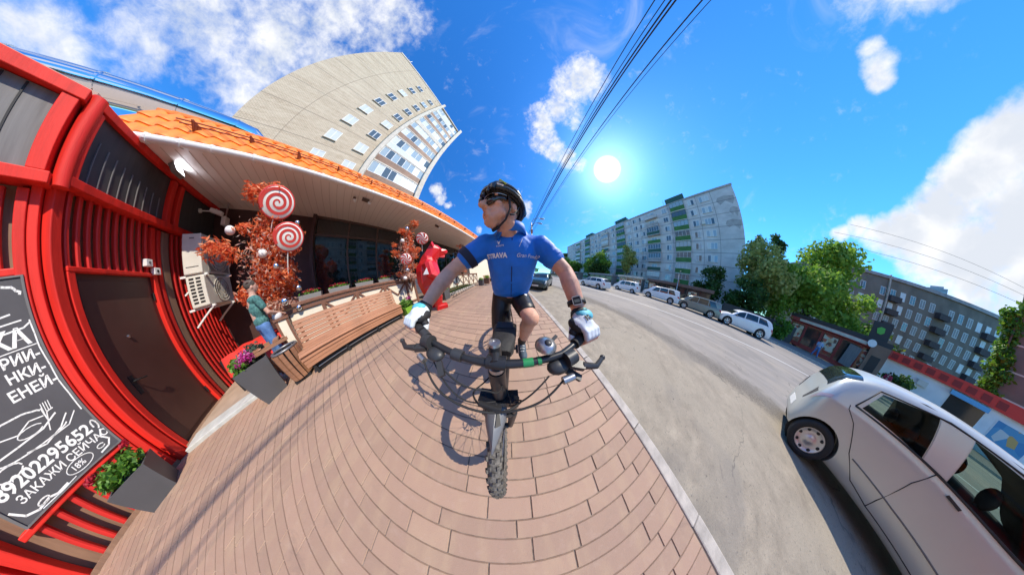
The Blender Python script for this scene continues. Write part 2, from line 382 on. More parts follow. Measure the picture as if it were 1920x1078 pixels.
# centre line
b = MB(); pts = [(9.3,60),(9.75,14),(9.97,3.4),(10.06,.8),(10.45,-1.6),(11.0,-3.9),(11.6,-6.2),(12.2,-9.2),(12.5,-13),(12.7,-40)]
for (x0,y0),(x1,y1) in zip(pts, pts[1:]): b.face([(x0-.09,y0,-.116),(x1-.09,y1,-.116),(x1+.09,y1,-.116),(x0+.09,y0,-.116)])
struct(b.build('road_marking', M_line))
b = MB(); b.face([(20.9,-60,-.116),(20.9,-12,-.116),(21.02,-12,-.116),(21.02,-60,-.116)]); struct(b.build('road_marking', M_line))
# far pavement with kerb
b = MB(); b.box((22.62,-120,-.2), (31,200,.0)); struct(b.build('far_pavement', M_far))
b = MB()
for i in range(-34, 60): b.box((22.46, i*1.5+.006, -.2), (22.62, i*1.5+1.494, .012))
struct(b.build('far_kerb', M_kerb))
# near kerb stones
kerb = struct(bpy.data.objects.new('kerb', None)); C.objects.link(kerb)
kb = MB(); kb.box((1.195,.004,-.22),(1.315,1.051,.006)); kme = kb.mesh('kerb_stone', M_kerb)
for i in range(-13, 42):
    o = share('kerb_stone', kme, kerb, Matrix.Translation((random.uniform(-.003,.003), -.724+1.056*i, random.uniform(-.002,.003))))
    if i < 12:
        bv = o.modifiers.new('edge', 'BEVEL'); bv.width = .012; bv.segments = 2
# pavement: mortar bed plus stamped blocks in alternating wide and narrow courses
pave = sheet('pavement', [(-8.2,-30),(1.195,-30),(1.195,90),(-8.2,90)], -.007, M_grout)
pieces = []
def in_pave(x, y): return not (x < -4.42 and -4.75 < y < -2.25)
y = -.16; rows = []
yy = -.16
k = 0
while yy < 26: rows.append((yy, yy+(.130 if k % 2 == 0 else .166))); yy = rows[-1][1]; k += 1
yy = -.16; k = 0
while yy > -8.5: rows.append((yy-(.166 if k % 2 == 0 else .130), yy)); yy = rows[-1][0]; k += 1
pr = random.Random(3)
for (y0, y1) in rows:
    xend = -4.4 if y0 < 3.0 else -3.3
    x = 1.188 + 0.0; first = True
    while x > xend:
        ln = pr.choice((.28,.38,.48,.48,.65)) * (pr.uniform(.35, 1) if first else 1); first = False
        pieces.append((x-ln, x, y0, y1, pr.random(), pr.uniform(-.0005, .0005), pr.uniform(-.0005,.0005))); x -= ln
def paver(p, V, F, T):
    x0, x1, y0, y1, t, dz, sk = p; g = .0034; i = len(V); z = .0+dz; e = .0035
    x0 += g; x1 -= g; y0 += g; y1 -= g
    V += [(x0,y0,-.008),(x1,y0,-.008),(x1,y1,-.008),(x0,y1,-.008),(x0+e,y0+e,z+sk),(x1-e,y0+e,z-sk),(x1-e,y1-e,z-sk),(x0+e,y1-e,z+sk)]
    F += [(i+4,i+5,i+6,i+7),(i,i+1,i+5,i+4),(i+1,i+2,i+6,i+5),(i+2,i+3,i+7,i+6),(i+3,i,i+4,i+7)]; T += [t]*5
pieces.sort(key=lambda p: ((p[0]+p[1])/2)**2 + ((p[2]+p[3])/2+.5)**2)
for p in pieces[:300]:
    V, F, T = [], [], []; paver(p, V, F, T); me = np_mesh('paving_block', V, F, M_paver, T)
    o = bpy.data.objects.new('paving_block', me); C.objects.link(o); o.parent = pave
V, F, T = [], [], []
for p in pieces[300:]: paver(p, V, F, T)
o = bpy.data.objects.new('paving_blocks', np_mesh('paving_blocks', V, F, M_paver, T)); C.objects.link(o); o.parent = pave; o['kind'] = 'stuff'
# far stretch of the pavement where blocks merge
b = MB(); b.face([(-3.3,26,-.002),(1.19,26,-.002),(1.19,90,-.002),(-3.3,90,-.002)]); me = b.mesh('far_blocks', M_paver); tint_attr(me, [.5])
o = bpy.data.objects.new('paving_surface', me); C.objects.link(o); o.parent = pave
# low platform with a pale stone edge in front of the door
b = MB(); b.box((-7.6,-4.74,-.02), (-4.72,-1.9,.055)); plat = struct(b.build('door_platform', M_plat))
stp = MB(); stp.box((-4.72,-4.6,-.02), (-4.36,-2.2,.058)); o = stp.build('stone_edge', M_step, plat, bevel=.012)
b = MB(); b.box((-5.4,-2.2,-.02),(-4.05,-1.55,.05)); o = b.build('stone_edge', M_step, plat, bevel=.012)
# planting bed with grass beyond the statue, edged in concrete
bed = MB(); bed.box((-4.55,3.3,-.02),(-3.55,6.0,.10)); bedo = struct(bed.build('planting_bed', M_dirt))
b = MB(); b.box((-3.55,2.9,-.02),(-3.43,6.1,.13)); b.box((-4.6,2.78,-.02),(-3.43,2.9,.13)); b.build('bed_edging', M_kerb, bedo)
def grass_patch(name, x0, x1, y0, y1, z, n, hgt, parent):
    px = rng.uniform(x0, x1, n); py = rng.uniform(y0, y1, n); a = rng.uniform(0, 6.28, n); h = rng.uniform(.4, 1, n)*hgt; wd = .006
    lx = rng.normal(0, .3, n)*h; ly = rng.normal(0, .3, n)*h
    A = np.stack([px-np.cos(a)*wd, py-np.sin(a)*wd, np.full(n, z)], 1); B = np.stack([px+np.cos(a)*wd, py+np.sin(a)*wd, np.full(n, z)], 1); T_ = np.stack([px+lx, py+ly, z+h], 1)
    V = np.stack([A, B, T_], 1).reshape(-1, 3); F = np.arange(3*n).reshape(-1, 3)
    o = bpy.data.objects.new(name, np_mesh(name, V, F, M_grass, rng.random(n))); C.objects.link(o); o['kind'] = 'stuff'
    if parent: o.parent = parent
    return o
grass_patch('grass', -4.5, -3.58, 3.35, 5.95, .10, 9000, .16, bedo)
# ================================================================== left side: red kiosk front, cafe with tiled eave, tower block
M_red = mat('red_gloss_paint', (.66, .022, .012), .58, var=.22, vscale=2.2, spec=.4, stretch=(5,5,.5), bump=.22, bscale=26)
M_red2 = mat('red_batten_paint', (.58, .018, .012), .62, var=.25, vscale=2.6, stretch=(5,5,.5), bump=.22, bscale=26)
M_woodback = mat('brown_board', (.235, .135, .085), .65, var=.25, vscale=3, stretch=(6,6,.6))
M_pilast = mat('brown_trim_board', (.27, .17, .115), .6, var=.2, vscale=3, stretch=(6,6,.6))
M_door = mat('dark_brown_steel', (.085, .036, .028), .42, var=.08, vscale=4)
M_dkpanel = mat('charcoal_board', (.055, .052, .052), .55, var=.2, vscale=3, stretch=(5,5,.5))
M_greypanel = mat('sunlit_board_grey', (.155, .15, .148), .7, var=.25, vscale=3, stretch=(5,5,.4))  # charcoal panels with sunlight put into the colour; plain grey on small parts
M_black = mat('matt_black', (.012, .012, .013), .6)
M_steel = mat('brushed_steel', (.55, .55, .55), .3, 1.0)
M_chrome = mat('polished_duct_steel', (.80, .82, .85), .06, 1.0)
M_white = mat('white_plastic', (.78, .78, .76), .45, var=.06, vscale=5)
M_offwhite = mat('aged_white_enamel', (.66, .64, .57), .4, var=.08, vscale=4)
M_chalk = mat('chalkboard', (.075, .072, .078), .75, var=.15, vscale=3)
M_chalkw = mat('white_chalk', (.80, .79, .76), .85, var=.15, vscale=40)
M_brownsteel = mat('dark_brown_frame', (.10, .06, .045), .45)
M_alcove = mat('dark_brown_wall', (.06, .026, .022), .6, var=.2, vscale=3)  # dark brown boards of the recess
M_soffit = mat('white_soffit_panel', (.84,.79,.75), .5)
M_orange = mat('orange_metal_tile', (.78,.19,.018), .42, var=.12, vscale=7, col2=(.88,.26,.03))
M_glassdark = mat('dark_window_glass', (.012, .014, .016), .03, spec=.9)
M_cream = mat('cream_render', (.78, .70, .55), .75, var=.06, vscale=6, bump=.15, bscale=120)
M_timber = mat('brown_stained_timber', (.20, .092, .058), .5, var=.25, vscale=4, stretch=(1,8,8))

def battens(parent, T, x0, x1, z0, z1, step=.13, wd=.052, dp=.05, m=None):
    n = max(1, int(round((x1-x0)/step))); me = None
    for i in range(n):
        x = x0 + (i+.5)*(x1-x0)/n
        if me is None:
            mb = MB(); mb.prism([(-wd/2,0),(wd/2,0),(wd/2,-dp*.8),(wd*.28,-dp),(-wd*.28,-dp),(-wd/2,-dp*.8)], z0, z1); me = mb.mesh('batten', m or M_red2)
        share('batten', me, parent, T @ Matrix.Translation((x, -.001, 0)))
def wall_box(name, parent, T, lo, hi, m, bevel=0.0):
    b = MB(); b.box(lo, hi, 0, T); return b.build(name, m, parent, bevel=bevel)

kiosk = thing('red_kiosk', 'red battened kiosk with brown steel door and dark panels above', 'kiosk', (0,0,0))
TD = frame_T((-4.40,-4.75,0), (-1,0,0)); TC = frame_T((-4.40,-4.75,0), (-.5,.866,0))
# body behind the cladding
b = MB(); b.prism([(-4.42,-4.80),(-7.6,-4.80),(-7.6,-9.5),(-1.9,-9.5),(-2.48,-8.2)], -.05, 4.12); b.build('wall', M_woodback, kiosk)
b = MB(); b.prism([(-4.34,-4.68),(-7.6,-4.68),(-7.6,-9.6),(-1.8,-9.6),(-2.36,-8.2)], 4.21, 4.27); b.build('roof', mat('kiosk_roof_beige', (.42,.33,.26), .8), kiosk)
# ---- wall with the door (faces up the street)
wall_box('corner_post', kiosk, TD, (-.03,-.07,0), (.085,.03,4.18), M_red, .010)
wall_box('door_trim', kiosk, TD, (.115,-.075,0), (.20,.02,2.42), M_red, .008)
wall_box('door_trim', kiosk, TD, (1.32,-.075,0), (1.40,.02,3.2), M_red, .008)
wall_box('door_trim', kiosk, TD, (1.46,-.06,0), (1.535,.02,3.2), M_red2, .008)
wall_box('lintel', kiosk, TD, (.115,-.08,2.42), (1.40,.02,2.475), M_red, .01)
wall_box('pilaster', kiosk, TD, (1.57,-.05,0), (1.72,.02,3.2), M_pilast, .01)
wall_box('panel_sill', kiosk, TD, (-.03,-.185,3.235), (3.15,.02,3.335), M_red, .008)
wall_box('panel_head', kiosk, TD, (-.03,-.185,4.10), (3.15,.02,4.198), M_red, .008)
for x in (0.0, 1.50, 1.70):
    wall_box('panel_post', kiosk, TD, (x-.03,-.175,3.335), (x+.07,.02,4.08), M_red, .008)
wall_box('upper_panel', kiosk, TD, (.05,-.10,3.335), (1.47,.02,4.10), M_dkpanel)
wall_box('upper_panel', kiosk, TD, (1.77,-.10,3.335), (3.1,.02,4.10), M_dkpanel)
for i in range(9): wall_box('panel_rib', kiosk, TD, (.22+i*.14,-.112,3.34), (.232+i*.14,-.10,3.85-.02*i), M_greypanel)  # pale ribs carry the sunlit board edges in their colour
door = wall_box('door', kiosk, TD, (.20,-.012,.06), (1.32,.02,2.42), M_door)
wall_box('leaf_border', door, TD, (.26,-.02,.12), (1.26,-.0125,2.34), M_door, .004)
b = MB(); b.lathe([(0,0),(.022,0),(.022,.012),(.012,.02),(0,.02)], 14, 0, TD @ Matrix.Translation((.66,-.02,1.62)) @ Matrix.Rotation(R(90),4,'X')); b.build('peephole', M_steel, door, smooth=True, sharp=40)
b = MB(); b.box((.34,-.03,.90),(.40,-.02,1.16),0,TD); b.tube([TD@Vector((.37,-.03,1.08)),TD@Vector((.37,-.075,1.08)),TD@Vector((.40,-.085,1.075)),TD@Vector((.52,-.08,1.06))], .011, 8); b.build('handle', M_black, door)
for z in (.3, 2.05): b = MB(); b.tube([TD@Vector((1.30,-.03,z)),TD@Vector((1.30,-.03,z+.12))], .012, 8); b.build('hinge', M_black, door)
battens(kiosk, TD, .10, 1.32, 2.475, 3.235, .128)
battens(kiosk, TD, 1.76, 3.1, .02, 3.215, .12)
wall_box('threshold', kiosk, TD, (.12,-.16,0), (1.40,-.02,.06), M_pilast, .01)
# ---- wall with the chalkboard (turned towards the road)
wall_box('corner_post', kiosk, TC, (-.125,-.07,0), (-.045,.03,4.18), M_red, .010)
wall_box('panel_sill', kiosk, TC, (-3.9,-.21,3.19), (.02,.02,3.30), M_red, .008)
wall_box('panel_head', kiosk, TC, (-3.9,-.22,4.07), (.02,.02,4.20), M_red, .008)
wall_box('upper_panel', kiosk, TC, (-1.35,-.12,3.30), (-.16,.02,4.06), M_greypanel)
for x in (-1.5, -2.9): wall_box('panel_post', kiosk, TC, (x-.08,-.205,3.30), (x+.14,.02,4.07), M_red, .008)
wall_box('upper_panel', kiosk, TC, (-2.85,-.12,3.30), (-1.58,.02,4.06), M_greypanel)
for i in range(7): wall_box('panel_rib', kiosk, TC, (-.42-i*.16,-.13,3.30), (-.404-i*.16,-.12,4.05), M_black)
wall_box('panel_post', kiosk, TC, (-.16,-.205,3.30), (-.02,.02,4.07), M_red, .008)
battens(kiosk, TC, -1.20, -.13, 2.475, 3.16, .135)
wall_box('rail', kiosk, TC, (-1.22,-.075,2.41), (-.13,.02,2.475), M_red, .01)
wall_box('rail', kiosk, TC, (-1.22,-.08,.575), (-.13,.02,.635), M_red, .01)
battens(kiosk, TC, -1.18, -.13, .04, .575, .15)
wall_box('plinth_board', kiosk, TC, (-3.6,-.09,0), (-.02,-.06,.05), M_woodback)
for x in (-.13, -1.42, -1.30): wall_box('post', kiosk, TC, (x-.085,-.085,0), (x,.02,3.16), M_red, .010)
battens(kiosk, TC, -2.75, -1.55, .75, 3.16, .13)
wall_box('rail', kiosk, TC, (-2.8,-.08,.68), (-1.5,.02,.75), M_red, .01)
wall_box('panel', kiosk, TC, (-2.8,-.03,.04), (-1.5,.0,.68), M_red2, .01)
wall_box('post', kiosk, TC, (-2.95,-.085,0), (-2.8,.02,3.16), M_red, .010)
b = MB(); b.tube([TD@Vector((-.035,-.115,3.2)), TD@Vector((-.035,-.115,4.21))], .075, 16); b.build('corner_post', M_red, kiosk, smooth=True, sharp=40)
# ---- chalkboard hung on it
board = thing('chalkboard_sign', 'tall chalkboard menu with white drawn lettering on the red kiosk', 'sign', (0,0,0))
b = MB(); b.box((-1.115,-.088,.64), (-.16,-.060,2.40), 0, TC); b.build('slate', M_chalk, board)
b = MB()
for lo, hi in (((-1.125,-.10,.635),(-1.105,-.06,2.405)),((-.17,-.10,.635),(-.15,-.06,2.405)),((-1.105,-.10,.635),(-.17,-.06,.650)),((-1.105,-.10,2.39),(-.17,-.06,2.405))): b.box(lo, hi, 0, TC)
b.build('frame', M_greypanel, board)
TXT = TC @ Matrix.Translation((0,-.0885,0)) @ Matrix.Rotation(R(90),4,'X')
def chalk(body, x, z, size, **k): text('lettering', body, TXT @ Matrix.Translation((x, z, 0)), M_chalkw, board, size, .0008, **k)
chalk('89202295652', -1.06, .885, .148, bold=.004, spacing=1.0)
chalk('ЗАКАЖИ СЕЙЧАС', -1.0, .785, .095, bold=.0015, spacing=1.0)
chalk('18%', -.60, .70, .075, bold=.001)
chalk('КА', -.225, 1.835, .20, bold=.006, align='RIGHT')
chalk('РИИ-', -.205, 1.70, .115, bold=.003, align='RIGHT')
chalk('НКИ-', -.215, 1.575, .115, bold=.003, align='RIGHT')
chalk('ЕНЕЙ-', -.19, 1.44, .12, bold=.003, align='RIGHT')
def chalk_line(name, pts, rad=.006, closed=False):
    b = MB(); pts = list(pts) + ([pts[0]] if closed else [])
    for (x0,z0),(x1,z1) in zip(pts, pts[1:]):
        d = Vector((x1-x0, z1-z0)); 
        if d.length < 1e-5: continue
        n = Vector((-d.y, d.x)).normalized()*rad; e = d.normalized()*rad*.6
        b.face([TC@Vector((x0-n.x-e.x,-.0895,z0-n.y-e.y)), TC@Vector((x1-n.x+e.x,-.0895,z1-n.y+e.y)), TC@Vector((x1+n.x+e.x,-.0895,z1+n.y+e.y)), TC@Vector((x0+n.x-e.x,-.0895,z0+n.y-e.y))])
    b.build(name, M_chalkw, board)
def arc(cx, cz, rx, rz, a0, a1, n=14, wob=0.0): return [(cx+rx*math.cos(R(a0+(a1-a0)*i/n))*(1+wob*math.sin(i*2.1)), cz+rz*math.sin(R(a0+(a1-a0)*i/n))*(1+wob*math.cos(i*1.7))) for i in range(n+1)]
chalk_line('underline', [(-.60,1.805),(-.20,1.812)], .004)
chalk_line('oval', arc(-.52,.725,.125,.055,0,360,22), .004)
# drawn cake on a stand with fork, scroll border
chalk_line('drawing', arc(-.66,1.27,.24,.07,20,175,14,.03), .007); chalk_line('drawing', [(-.93,1.20),(-.80,1.25),(-.66,1.21),(-.54,1.26),(-.44,1.24)], .005)
chalk_line('drawing', [(-.92,1.13),(-.72,1.135),(-.50,1.15),(-.36,1.21)], .007); chalk_line('drawing', arc(-.62,1.10,.28,.05,180,350,14), .006)
chalk_line('drawing', [(-.90,1.20),(-.91,1.13)], .006); chalk_line('drawing', [(-.42,1.30),(-.43,1.20)], .006); chalk_line('drawing', arc(-.88,1.02,.10,.05,0,340,14), .006)
chalk_line('drawing', [(-.70,1.06),(-.56,1.03),(-.40,1.08),(-.30,1.16)], .006); chalk_line('drawing', [(-.52,1.05),(-.34,1.06),(-.24,1.14)], .005)
for i in range(4): chalk_line('fork_tine', [(-.42+.02*i,1.255),(-.405+.02*i,1.335)], .0035)
chalk_line('fork_handle', [(-.47,1.11),(-.40,1.255),(-.35,1.26)], .005); chalk_line('drawing', arc(-.58,1.185,.10,.035,20,330,12), .004); chalk_line('drawing', arc(-.83,1.255,.06,.03,0,300,10), .004)
chalk_line('border', [(-.185,2.02),(-.183,1.9),(-.19,1.78),(-.182,1.6),(-.19,1.45),(-.183,1.3),(-.188,1.12)], .006)
chalk_line('border', arc(-.40,2.25,.20,.09,0,150,14,.05), .010); chalk_line('border', [(-.52,2.12),(-.36,2.18)], .007); chalk_line('border', [(-.50,2.07),(-.30,2.10)], .007); chalk_line('border', [(-.46,2.02),(-.24,2.035)], .006)
chalk_line('border', [(-.60,1.975),(-.42,1.955),(-.24,1.97),(-.19,2.0)], .007)
chalk_line('border', arc(-.20,.93,.022,.05,-80,200,10), .007); chalk_line('border', [(-.20,.86),(-.24,.80),(-.205,.74),(-.25,.69),(-.34,.675)], .008)
chalk_line('border', [(-1.09,.80),(-1.05,.71),(-.97,.675),(-.86,.69),(-.80,.665),(-.70,.672)], .009); chalk_line('border', arc(-.90,.70,.05,.02,0,300,10), .006)
chalk_line('border', [(-.95,.66),(-.76,.655),(-.62,.665)], .004); chalk_line('border', arc(-.30,.73,.035,.02,30,330,10), .005)

# ---- air conditioners, camera, boxes on the kiosk wall
def air_conditioner(x, y, z, wd, ht, label, louvre):
    a = thing('air_conditioner', label, 'air conditioner', (x, y, z), 0, 'air conditioners on the kiosk wall')
    dp = .36
    b = MB(); b.box((-wd,-dp,0), (0,0,ht)); cs = b.build('casing', M_offwhite, a, bevel=.018)
    cx, cz, r = -wd*.56, ht*.5, min(ht*.44, .33)
    T = Matrix.Translation((cx, .004, cz)) @ Matrix.Rotation(R(-90),4,'X')
    b = MB(); b.lathe([(0,-.002),(r,-.002),(r,.004),(0,.004)], 32, 0, T); b.build('fan_recess', mat('ac_shadow_grey', (.20,.19,.17), .6), a)
    b = MB()
    for i in range(36):
        an = 2*math.pi*i/36; p = T@Vector((.07*math.cos(an),.07*math.sin(an),.012)); q = T@Vector((r*math.cos(an+.18),r*math.sin(an+.18),.010)); b.bar(p, q, .009, .004)
    for rr in (.07, r*.52, r*.76, r):
        b.tube([T@Vector((rr*math.cos(2*math.pi*k/28), rr*math.sin(2*math.pi*k/28), .010)) for k in range(29)], .005, 5, caps=False)
    b.lathe([(0,.006),(.075,.006),(.075,.014),(0,.016)], 16, 0, T); b.build('fan_grille', M_offwhite, a)
    if louvre:
        me = None
        for i in range(8):
            for j in range(2):
                b = MB(); b.box((-.002,-.30+j*.135,.07+i*ht*.108), (.003,-.205+j*.135,.07+i*ht*.108+ht*.062)); b.build('vent_slot', M_black, a)
    else:
        b = MB(); b.box((0,-.30,ht*.17),(.004,-.06,ht*.185)); b.build('side_seam', M_black, a); b = MB(); b.box((0,-.22,ht*.87),(.004,-.13,ht*.90)); b.build('badge', M_greypanel, a)
        b = MB(); b.box((cx-r*1.05,.001,cz-r*1.02),(cx+r*1.05,.006,cz+r*1.02)); b.build('grille_plate', mat('ac_mesh', (.26,.24,.21), .6), a)
    for xx in (-wd+.12, -.08):
        b = MB(); b.bar((xx,-.48,-.02),(xx,.06,-.02),.045,.04); b.bar((xx,-.46,-.35),(xx,.02,-.03),.03,.03); b.build('bracket', M_white, a)
    return a
air_conditioner(-6.0, -4.02, 2.39, .98, .76, 'upper air conditioner with dark square grille, its lower part in sunlight', False)
air_conditioner(-6.02, -4.02, 1.76, .92, .60, 'lower air conditioner with round fan and rows of side slots', True)
c = thing('security_camera', 'small white security camera on an arm under the soffit', 'camera', (-6.75,-4.62,3.88))
b = MB(); b.lathe([(0,0),(.05,0),(.05,.03),(0,.03)], 14, 0, Matrix.Rotation(R(-90),4,'X')); b.build('base', M_white, c, smooth=True, sharp=40)
b = MB(); b.tube([(0,.03,0),(0,.28,.0),(-.02,.36,.06)], .014, 8); b.build('arm', M_white, c)
b = MB(); b.box((-.06,.22,.05),(.05,.50,.15),0,Matrix.Rotation(R(-18),4,'X')); b.build('housing', M_white, c, bevel=.01)
c = thing('wifi_box', 'white square box hanging below the soffit by the dark wall', 'box', (-6.98,-4.15,3.72))
b = MB(); b.cbox((0,0,0),(.20,.10,.22)); b.build('housing', M_white, c, bevel=.01); b = MB(); b.bar((0,0,.10),(0,0,.48),.03); b.build('bracket', M_steel, c)
for i, (x, z, lab) in enumerate(((1.22, 2.62, 'upper white junction box above the door frame'), (1.36, 2.50, 'lower white junction box with round dark button by the door'))):
    j = thing('junction_box', lab, 'junction box', tuple(TD@Vector((x,-.09,z))))
    b = MB(); b.cbox((0,0,0),(.12,.07,.11)); b.build('housing', M_white, j, bevel=.008)
    b = MB(); b.tube([(0,.036,.0),(0,.04,.0)], .022, 12); b.build('button', M_black if i else M_greypanel, j)
fl = thing('flood_light', 'lit white LED flood light under the eave beside the red panel', 'flood light', (-5.55,-4.36,4.10))
b = MB(); b.cbox((0,0,0),(.24,.09,.18),0,Matrix.Rotation(R(35),4,'X')); b.build('housing', M_greypanel, fl, bevel=.01)
b = MB(); b.cbox((0,.048,0),(.20,.004,.14),0,Matrix.Rotation(R(35),4,'X')); b.build('lens', mat('led_lens', (.9,.9,1), .3, emit=(.85,.9,1,9)), fl)
b = MB(); b.bar((0,0,0),(0,-.1,.10),.03); b.build('bracket', M_steel, fl)

# ================================================================== cafe
cafe = thing('cafe_building', 'low cafe with orange tiled eave, pale soffit and dark window wall', 'building', (0,0,0))
EAVE = [(-5.16,-5.4),(-5.06,-4.5),(-4.97,-3.5),(-4.81,-2.0),(-4.63,-.5),(-4.38,.8),(-4.05,2.1),(-3.55,4.5),(-3.2,6.5),(-2.75,9.0)]
SZ = 4.205
WALL = [(-7.12,-1.62),(-6.95,2.3),(-6.6,9.0)]
b = MB()
pe = [Vector((x,y,SZ)) for x,y in EAVE]
for p, q in zip(pe, pe[1:]):
    b.face([p, q, Vector((-7.7,q.y,SZ)), Vector((-7.7,p.y,SZ))])
sof = b.build('soffit', M_soffit, cafe)
b = MB()                                                           # soffit board seams, grooves standing a touch proud
for i in range(60):
    yv = -4.6+i*.22
    xe = np.interp(yv, [p[1] for p in EAVE], [p[0] for p in EAVE])
    if yv < 8.8: b.box((-7.2, yv, SZ-.006), (xe-.05, yv+.012, SZ-.001))
struct(b.build('soffit_seams', mat('soffit_groove', (.62,.57,.53), .6), sof), 'stuff')
b = MB(); b.tube([p + Vector((.07,0,.03)) for p in pe], .065, 10); gut = b.build('gutter', M_white, cafe, smooth=True)
for i in range(len(pe)-1):
    for t in (0., .5):
        p = pe[i].lerp(pe[i+1], t); d = (pe[i+1]-pe[i]).normalized(); b = MB(); b.tube([p+Vector((.07,0,.03))-d*.02, p+Vector((.07,0,.03))+d*.02], .078, 10); b.build('gutter_bracket', M_white, gut)
b = MB()
for p, q in zip(pe, pe[1:]): b.face([p+Vector((0,0,.001)), q+Vector((0,0,.001)), q+Vector((0,0,.16)), p+Vector((0,0,.16))])
b.build('fascia', M_white, cafe)
# tiled slope: shared wavy tile, laid course by course along the eave
def tile_mesh(wd=.305, ln=.37):
    b = MB(); nx = 8; top = []; 
    for j, (yy, zz) in enumerate(((0, .0), (.0, .045), (.05, .052), (ln+.02, .018))):
        for i in range(nx+1):
            x = wd*i/nx; wv = .030*math.sin(2*math.pi*(i/nx)) ; dip = .05*math.sin(2*math.pi*i/nx) if j in (0, 1) else .03*math.sin(2*math.pi*i/nx) if j == 2 else 0
            top.append((x, yy - dip*.6, zz + wv))
    fs = [(j*(nx+1)+i, j*(nx+1)+i+1, (j+1)*(nx+1)+i+1, (j+1)*(nx+1)+i) for j in range(3) for i in range(nx)]
    b.add(top, fs); me = b.mesh('roof_tile', M_orange, smooth=True); me.set_sharp_from_angle(angle=R(40)); return me
tme = tile_mesh(); SL = R(55)
under = MB(); Ls = 0
roof = MB()
def eave_at(s):
    acc = 0
    for p, q in zip(pe, pe[1:]):
        l = (q-p).length
        if s <= acc+l or q is pe[-1]: return p.lerp(q, (s-acc)/l), (q-p).normalized()
        acc += l
tot = sum((q-p).length for p, q in zip(pe, pe[1:]))
for p, q in zip(pe, pe[1:]):
    n1 = Vector((-(q-p).normalized().y, (q-p).normalized().x, 0))
    up = n1*math.cos(SL) + Vector((0,0,1))*math.sin(SL)
    a, c2 = p+Vector((0,0,.11)), q+Vector((0,0,.11)); roof.face([a, c2, c2+up*1.16, a+up*1.16])
roofo = roof.build('roof', M_orange, cafe)
s = .05
while s < tot - .3:
    p, d = eave_at(s); n1 = Vector((-d.y, d.x, 0)); up = n1*math.cos(SL) + Vector((0,0,1))*math.sin(SL); nr = d.cross(up)
    for k in range(3):
        T = Matrix((d, up, nr)).transposed().to_4x4(); T.translation = p + Vector((0,0,.115)) - up*.03 + up*(k*.36) + nr*.012
        share('roof_tile', tme, roofo, T)
    s += .305
b = MB()
for p, q in zip(pe, pe[1:]):
    n1 = Vector((-(q-p).normalized().y, (q-p).normalized().x, 0)); up = n1*math.cos(SL) + Vector((0,0,1))*math.sin(SL)
    b.bar(p+Vector((0,0,.12))+up*1.12, q+Vector((0,0,.12))+up*1.12, .12, .08)
b.build('ridge_cap', M_orange, cafe, bevel=.02)
s = 1.2; gm = mat('snow_guard_brown', (.20,.05,.02), .5)
sg = MB()
while s < tot-.4:
    p, d = eave_at(s); n1 = Vector((-d.y, d.x, 0)); up = n1*math.cos(SL) + Vector((0,0,1))*math.sin(SL); nr = d.cross(up); o = p+Vector((0,0,.115))+up*.42
    b = MB(); b.prism([(0,0),(.20,0),(.03,.19),(0,.19)], -.012, .012, 0, Matrix((up, nr, d)).transposed().to_4x4() ); ob = b.build('snow_guard', gm, roofo); ob.location = o + nr*.03; s += 1.05
for off, hgt in ((.47,.17),(.52,.10)):
    P = []
    for i in range(60):
        p, d = eave_at(.9+(tot-1.3)*i/59); n1 = Vector((-d.y, d.x, 0)); up = n1*math.cos(SL) + Vector((0,0,1))*math.sin(SL); nr = d.cross(up); P.append(p+Vector((0,0,.115))+up*off+nr*hgt)
    b = MB(); b.tube(P, .012, 5); b.build('snow_rail', gm, roofo)
# walls and windows under the eave
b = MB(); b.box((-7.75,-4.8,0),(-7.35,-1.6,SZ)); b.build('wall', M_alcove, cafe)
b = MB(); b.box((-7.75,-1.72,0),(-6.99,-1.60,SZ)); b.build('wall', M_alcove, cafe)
def window_wall():
    for (x0,y0),(x1,y1), n in ((WALL[0],WALL[1],3),(WALL[1],WALL[2],5)):
        d = Vector((x1-x0,y1-y0,0)); l = d.length; d.normalize(); T = frame_T((x0,y0,0), d)
        wdt = l/n
        bb = MB(); bb.box((0,.03,0),(l,.30,1.15),0,T); bb.build('wall', M_cream, cafe)
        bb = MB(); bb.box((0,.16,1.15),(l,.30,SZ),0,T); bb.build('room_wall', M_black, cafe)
        for i in range(n):
            fr = MB()
            x = i*wdt
            fr.box((x-.035,-.02,1.15),(x+.035,.10,SZ),0,T)
            fr.box((x+.035,0,1.15),(x+wdt-.035,.08,1.22),0,T); fr.box((x+.035,0,3.42),(x+wdt-.035,.08,3.50),0,T); fr.box((x+.035,0,SZ-.10),(x+wdt-.035,.08,SZ),0,T)
            wn = fr.build('window', M_brownsteel, cafe)
            for z0, z1 in ((1.22,3.42),(3.50,SZ-.10)):
                g = MB(); g.box((x+.035,.035,z0),(x+wdt-.035,.05,z1),0,T); g.build('pane', M_glassdark, wn)
window_wall()
for i, (x, y) in enumerate(((-4.98,-.30),(-4.83,.05),(-4.3,3.2))):
    lab = ('small round spotlight under the soffit above the bench', 'boxy twin flood light under the soffit above the bench', 'flood light under the far soffit near the bear')[i]
    s_ = thing('soffit_light', lab, 'flood light', (x, y, SZ-.09))
    b = MB(); b.cbox((0,0,0),(.07,.24 if i else .08,.10)); b.build('housing', M_brownsteel, s_); b = MB(); b.tube([(.0,.12 if i else 0,-.05),(.05,.17 if i else .05,-.09)], .045, 12); b.build('lamp', M_white, s_)
    b = MB(); b.bar((0,0,.04),(0,0,.085),.02); b.build('bracket', M_steel, s_)
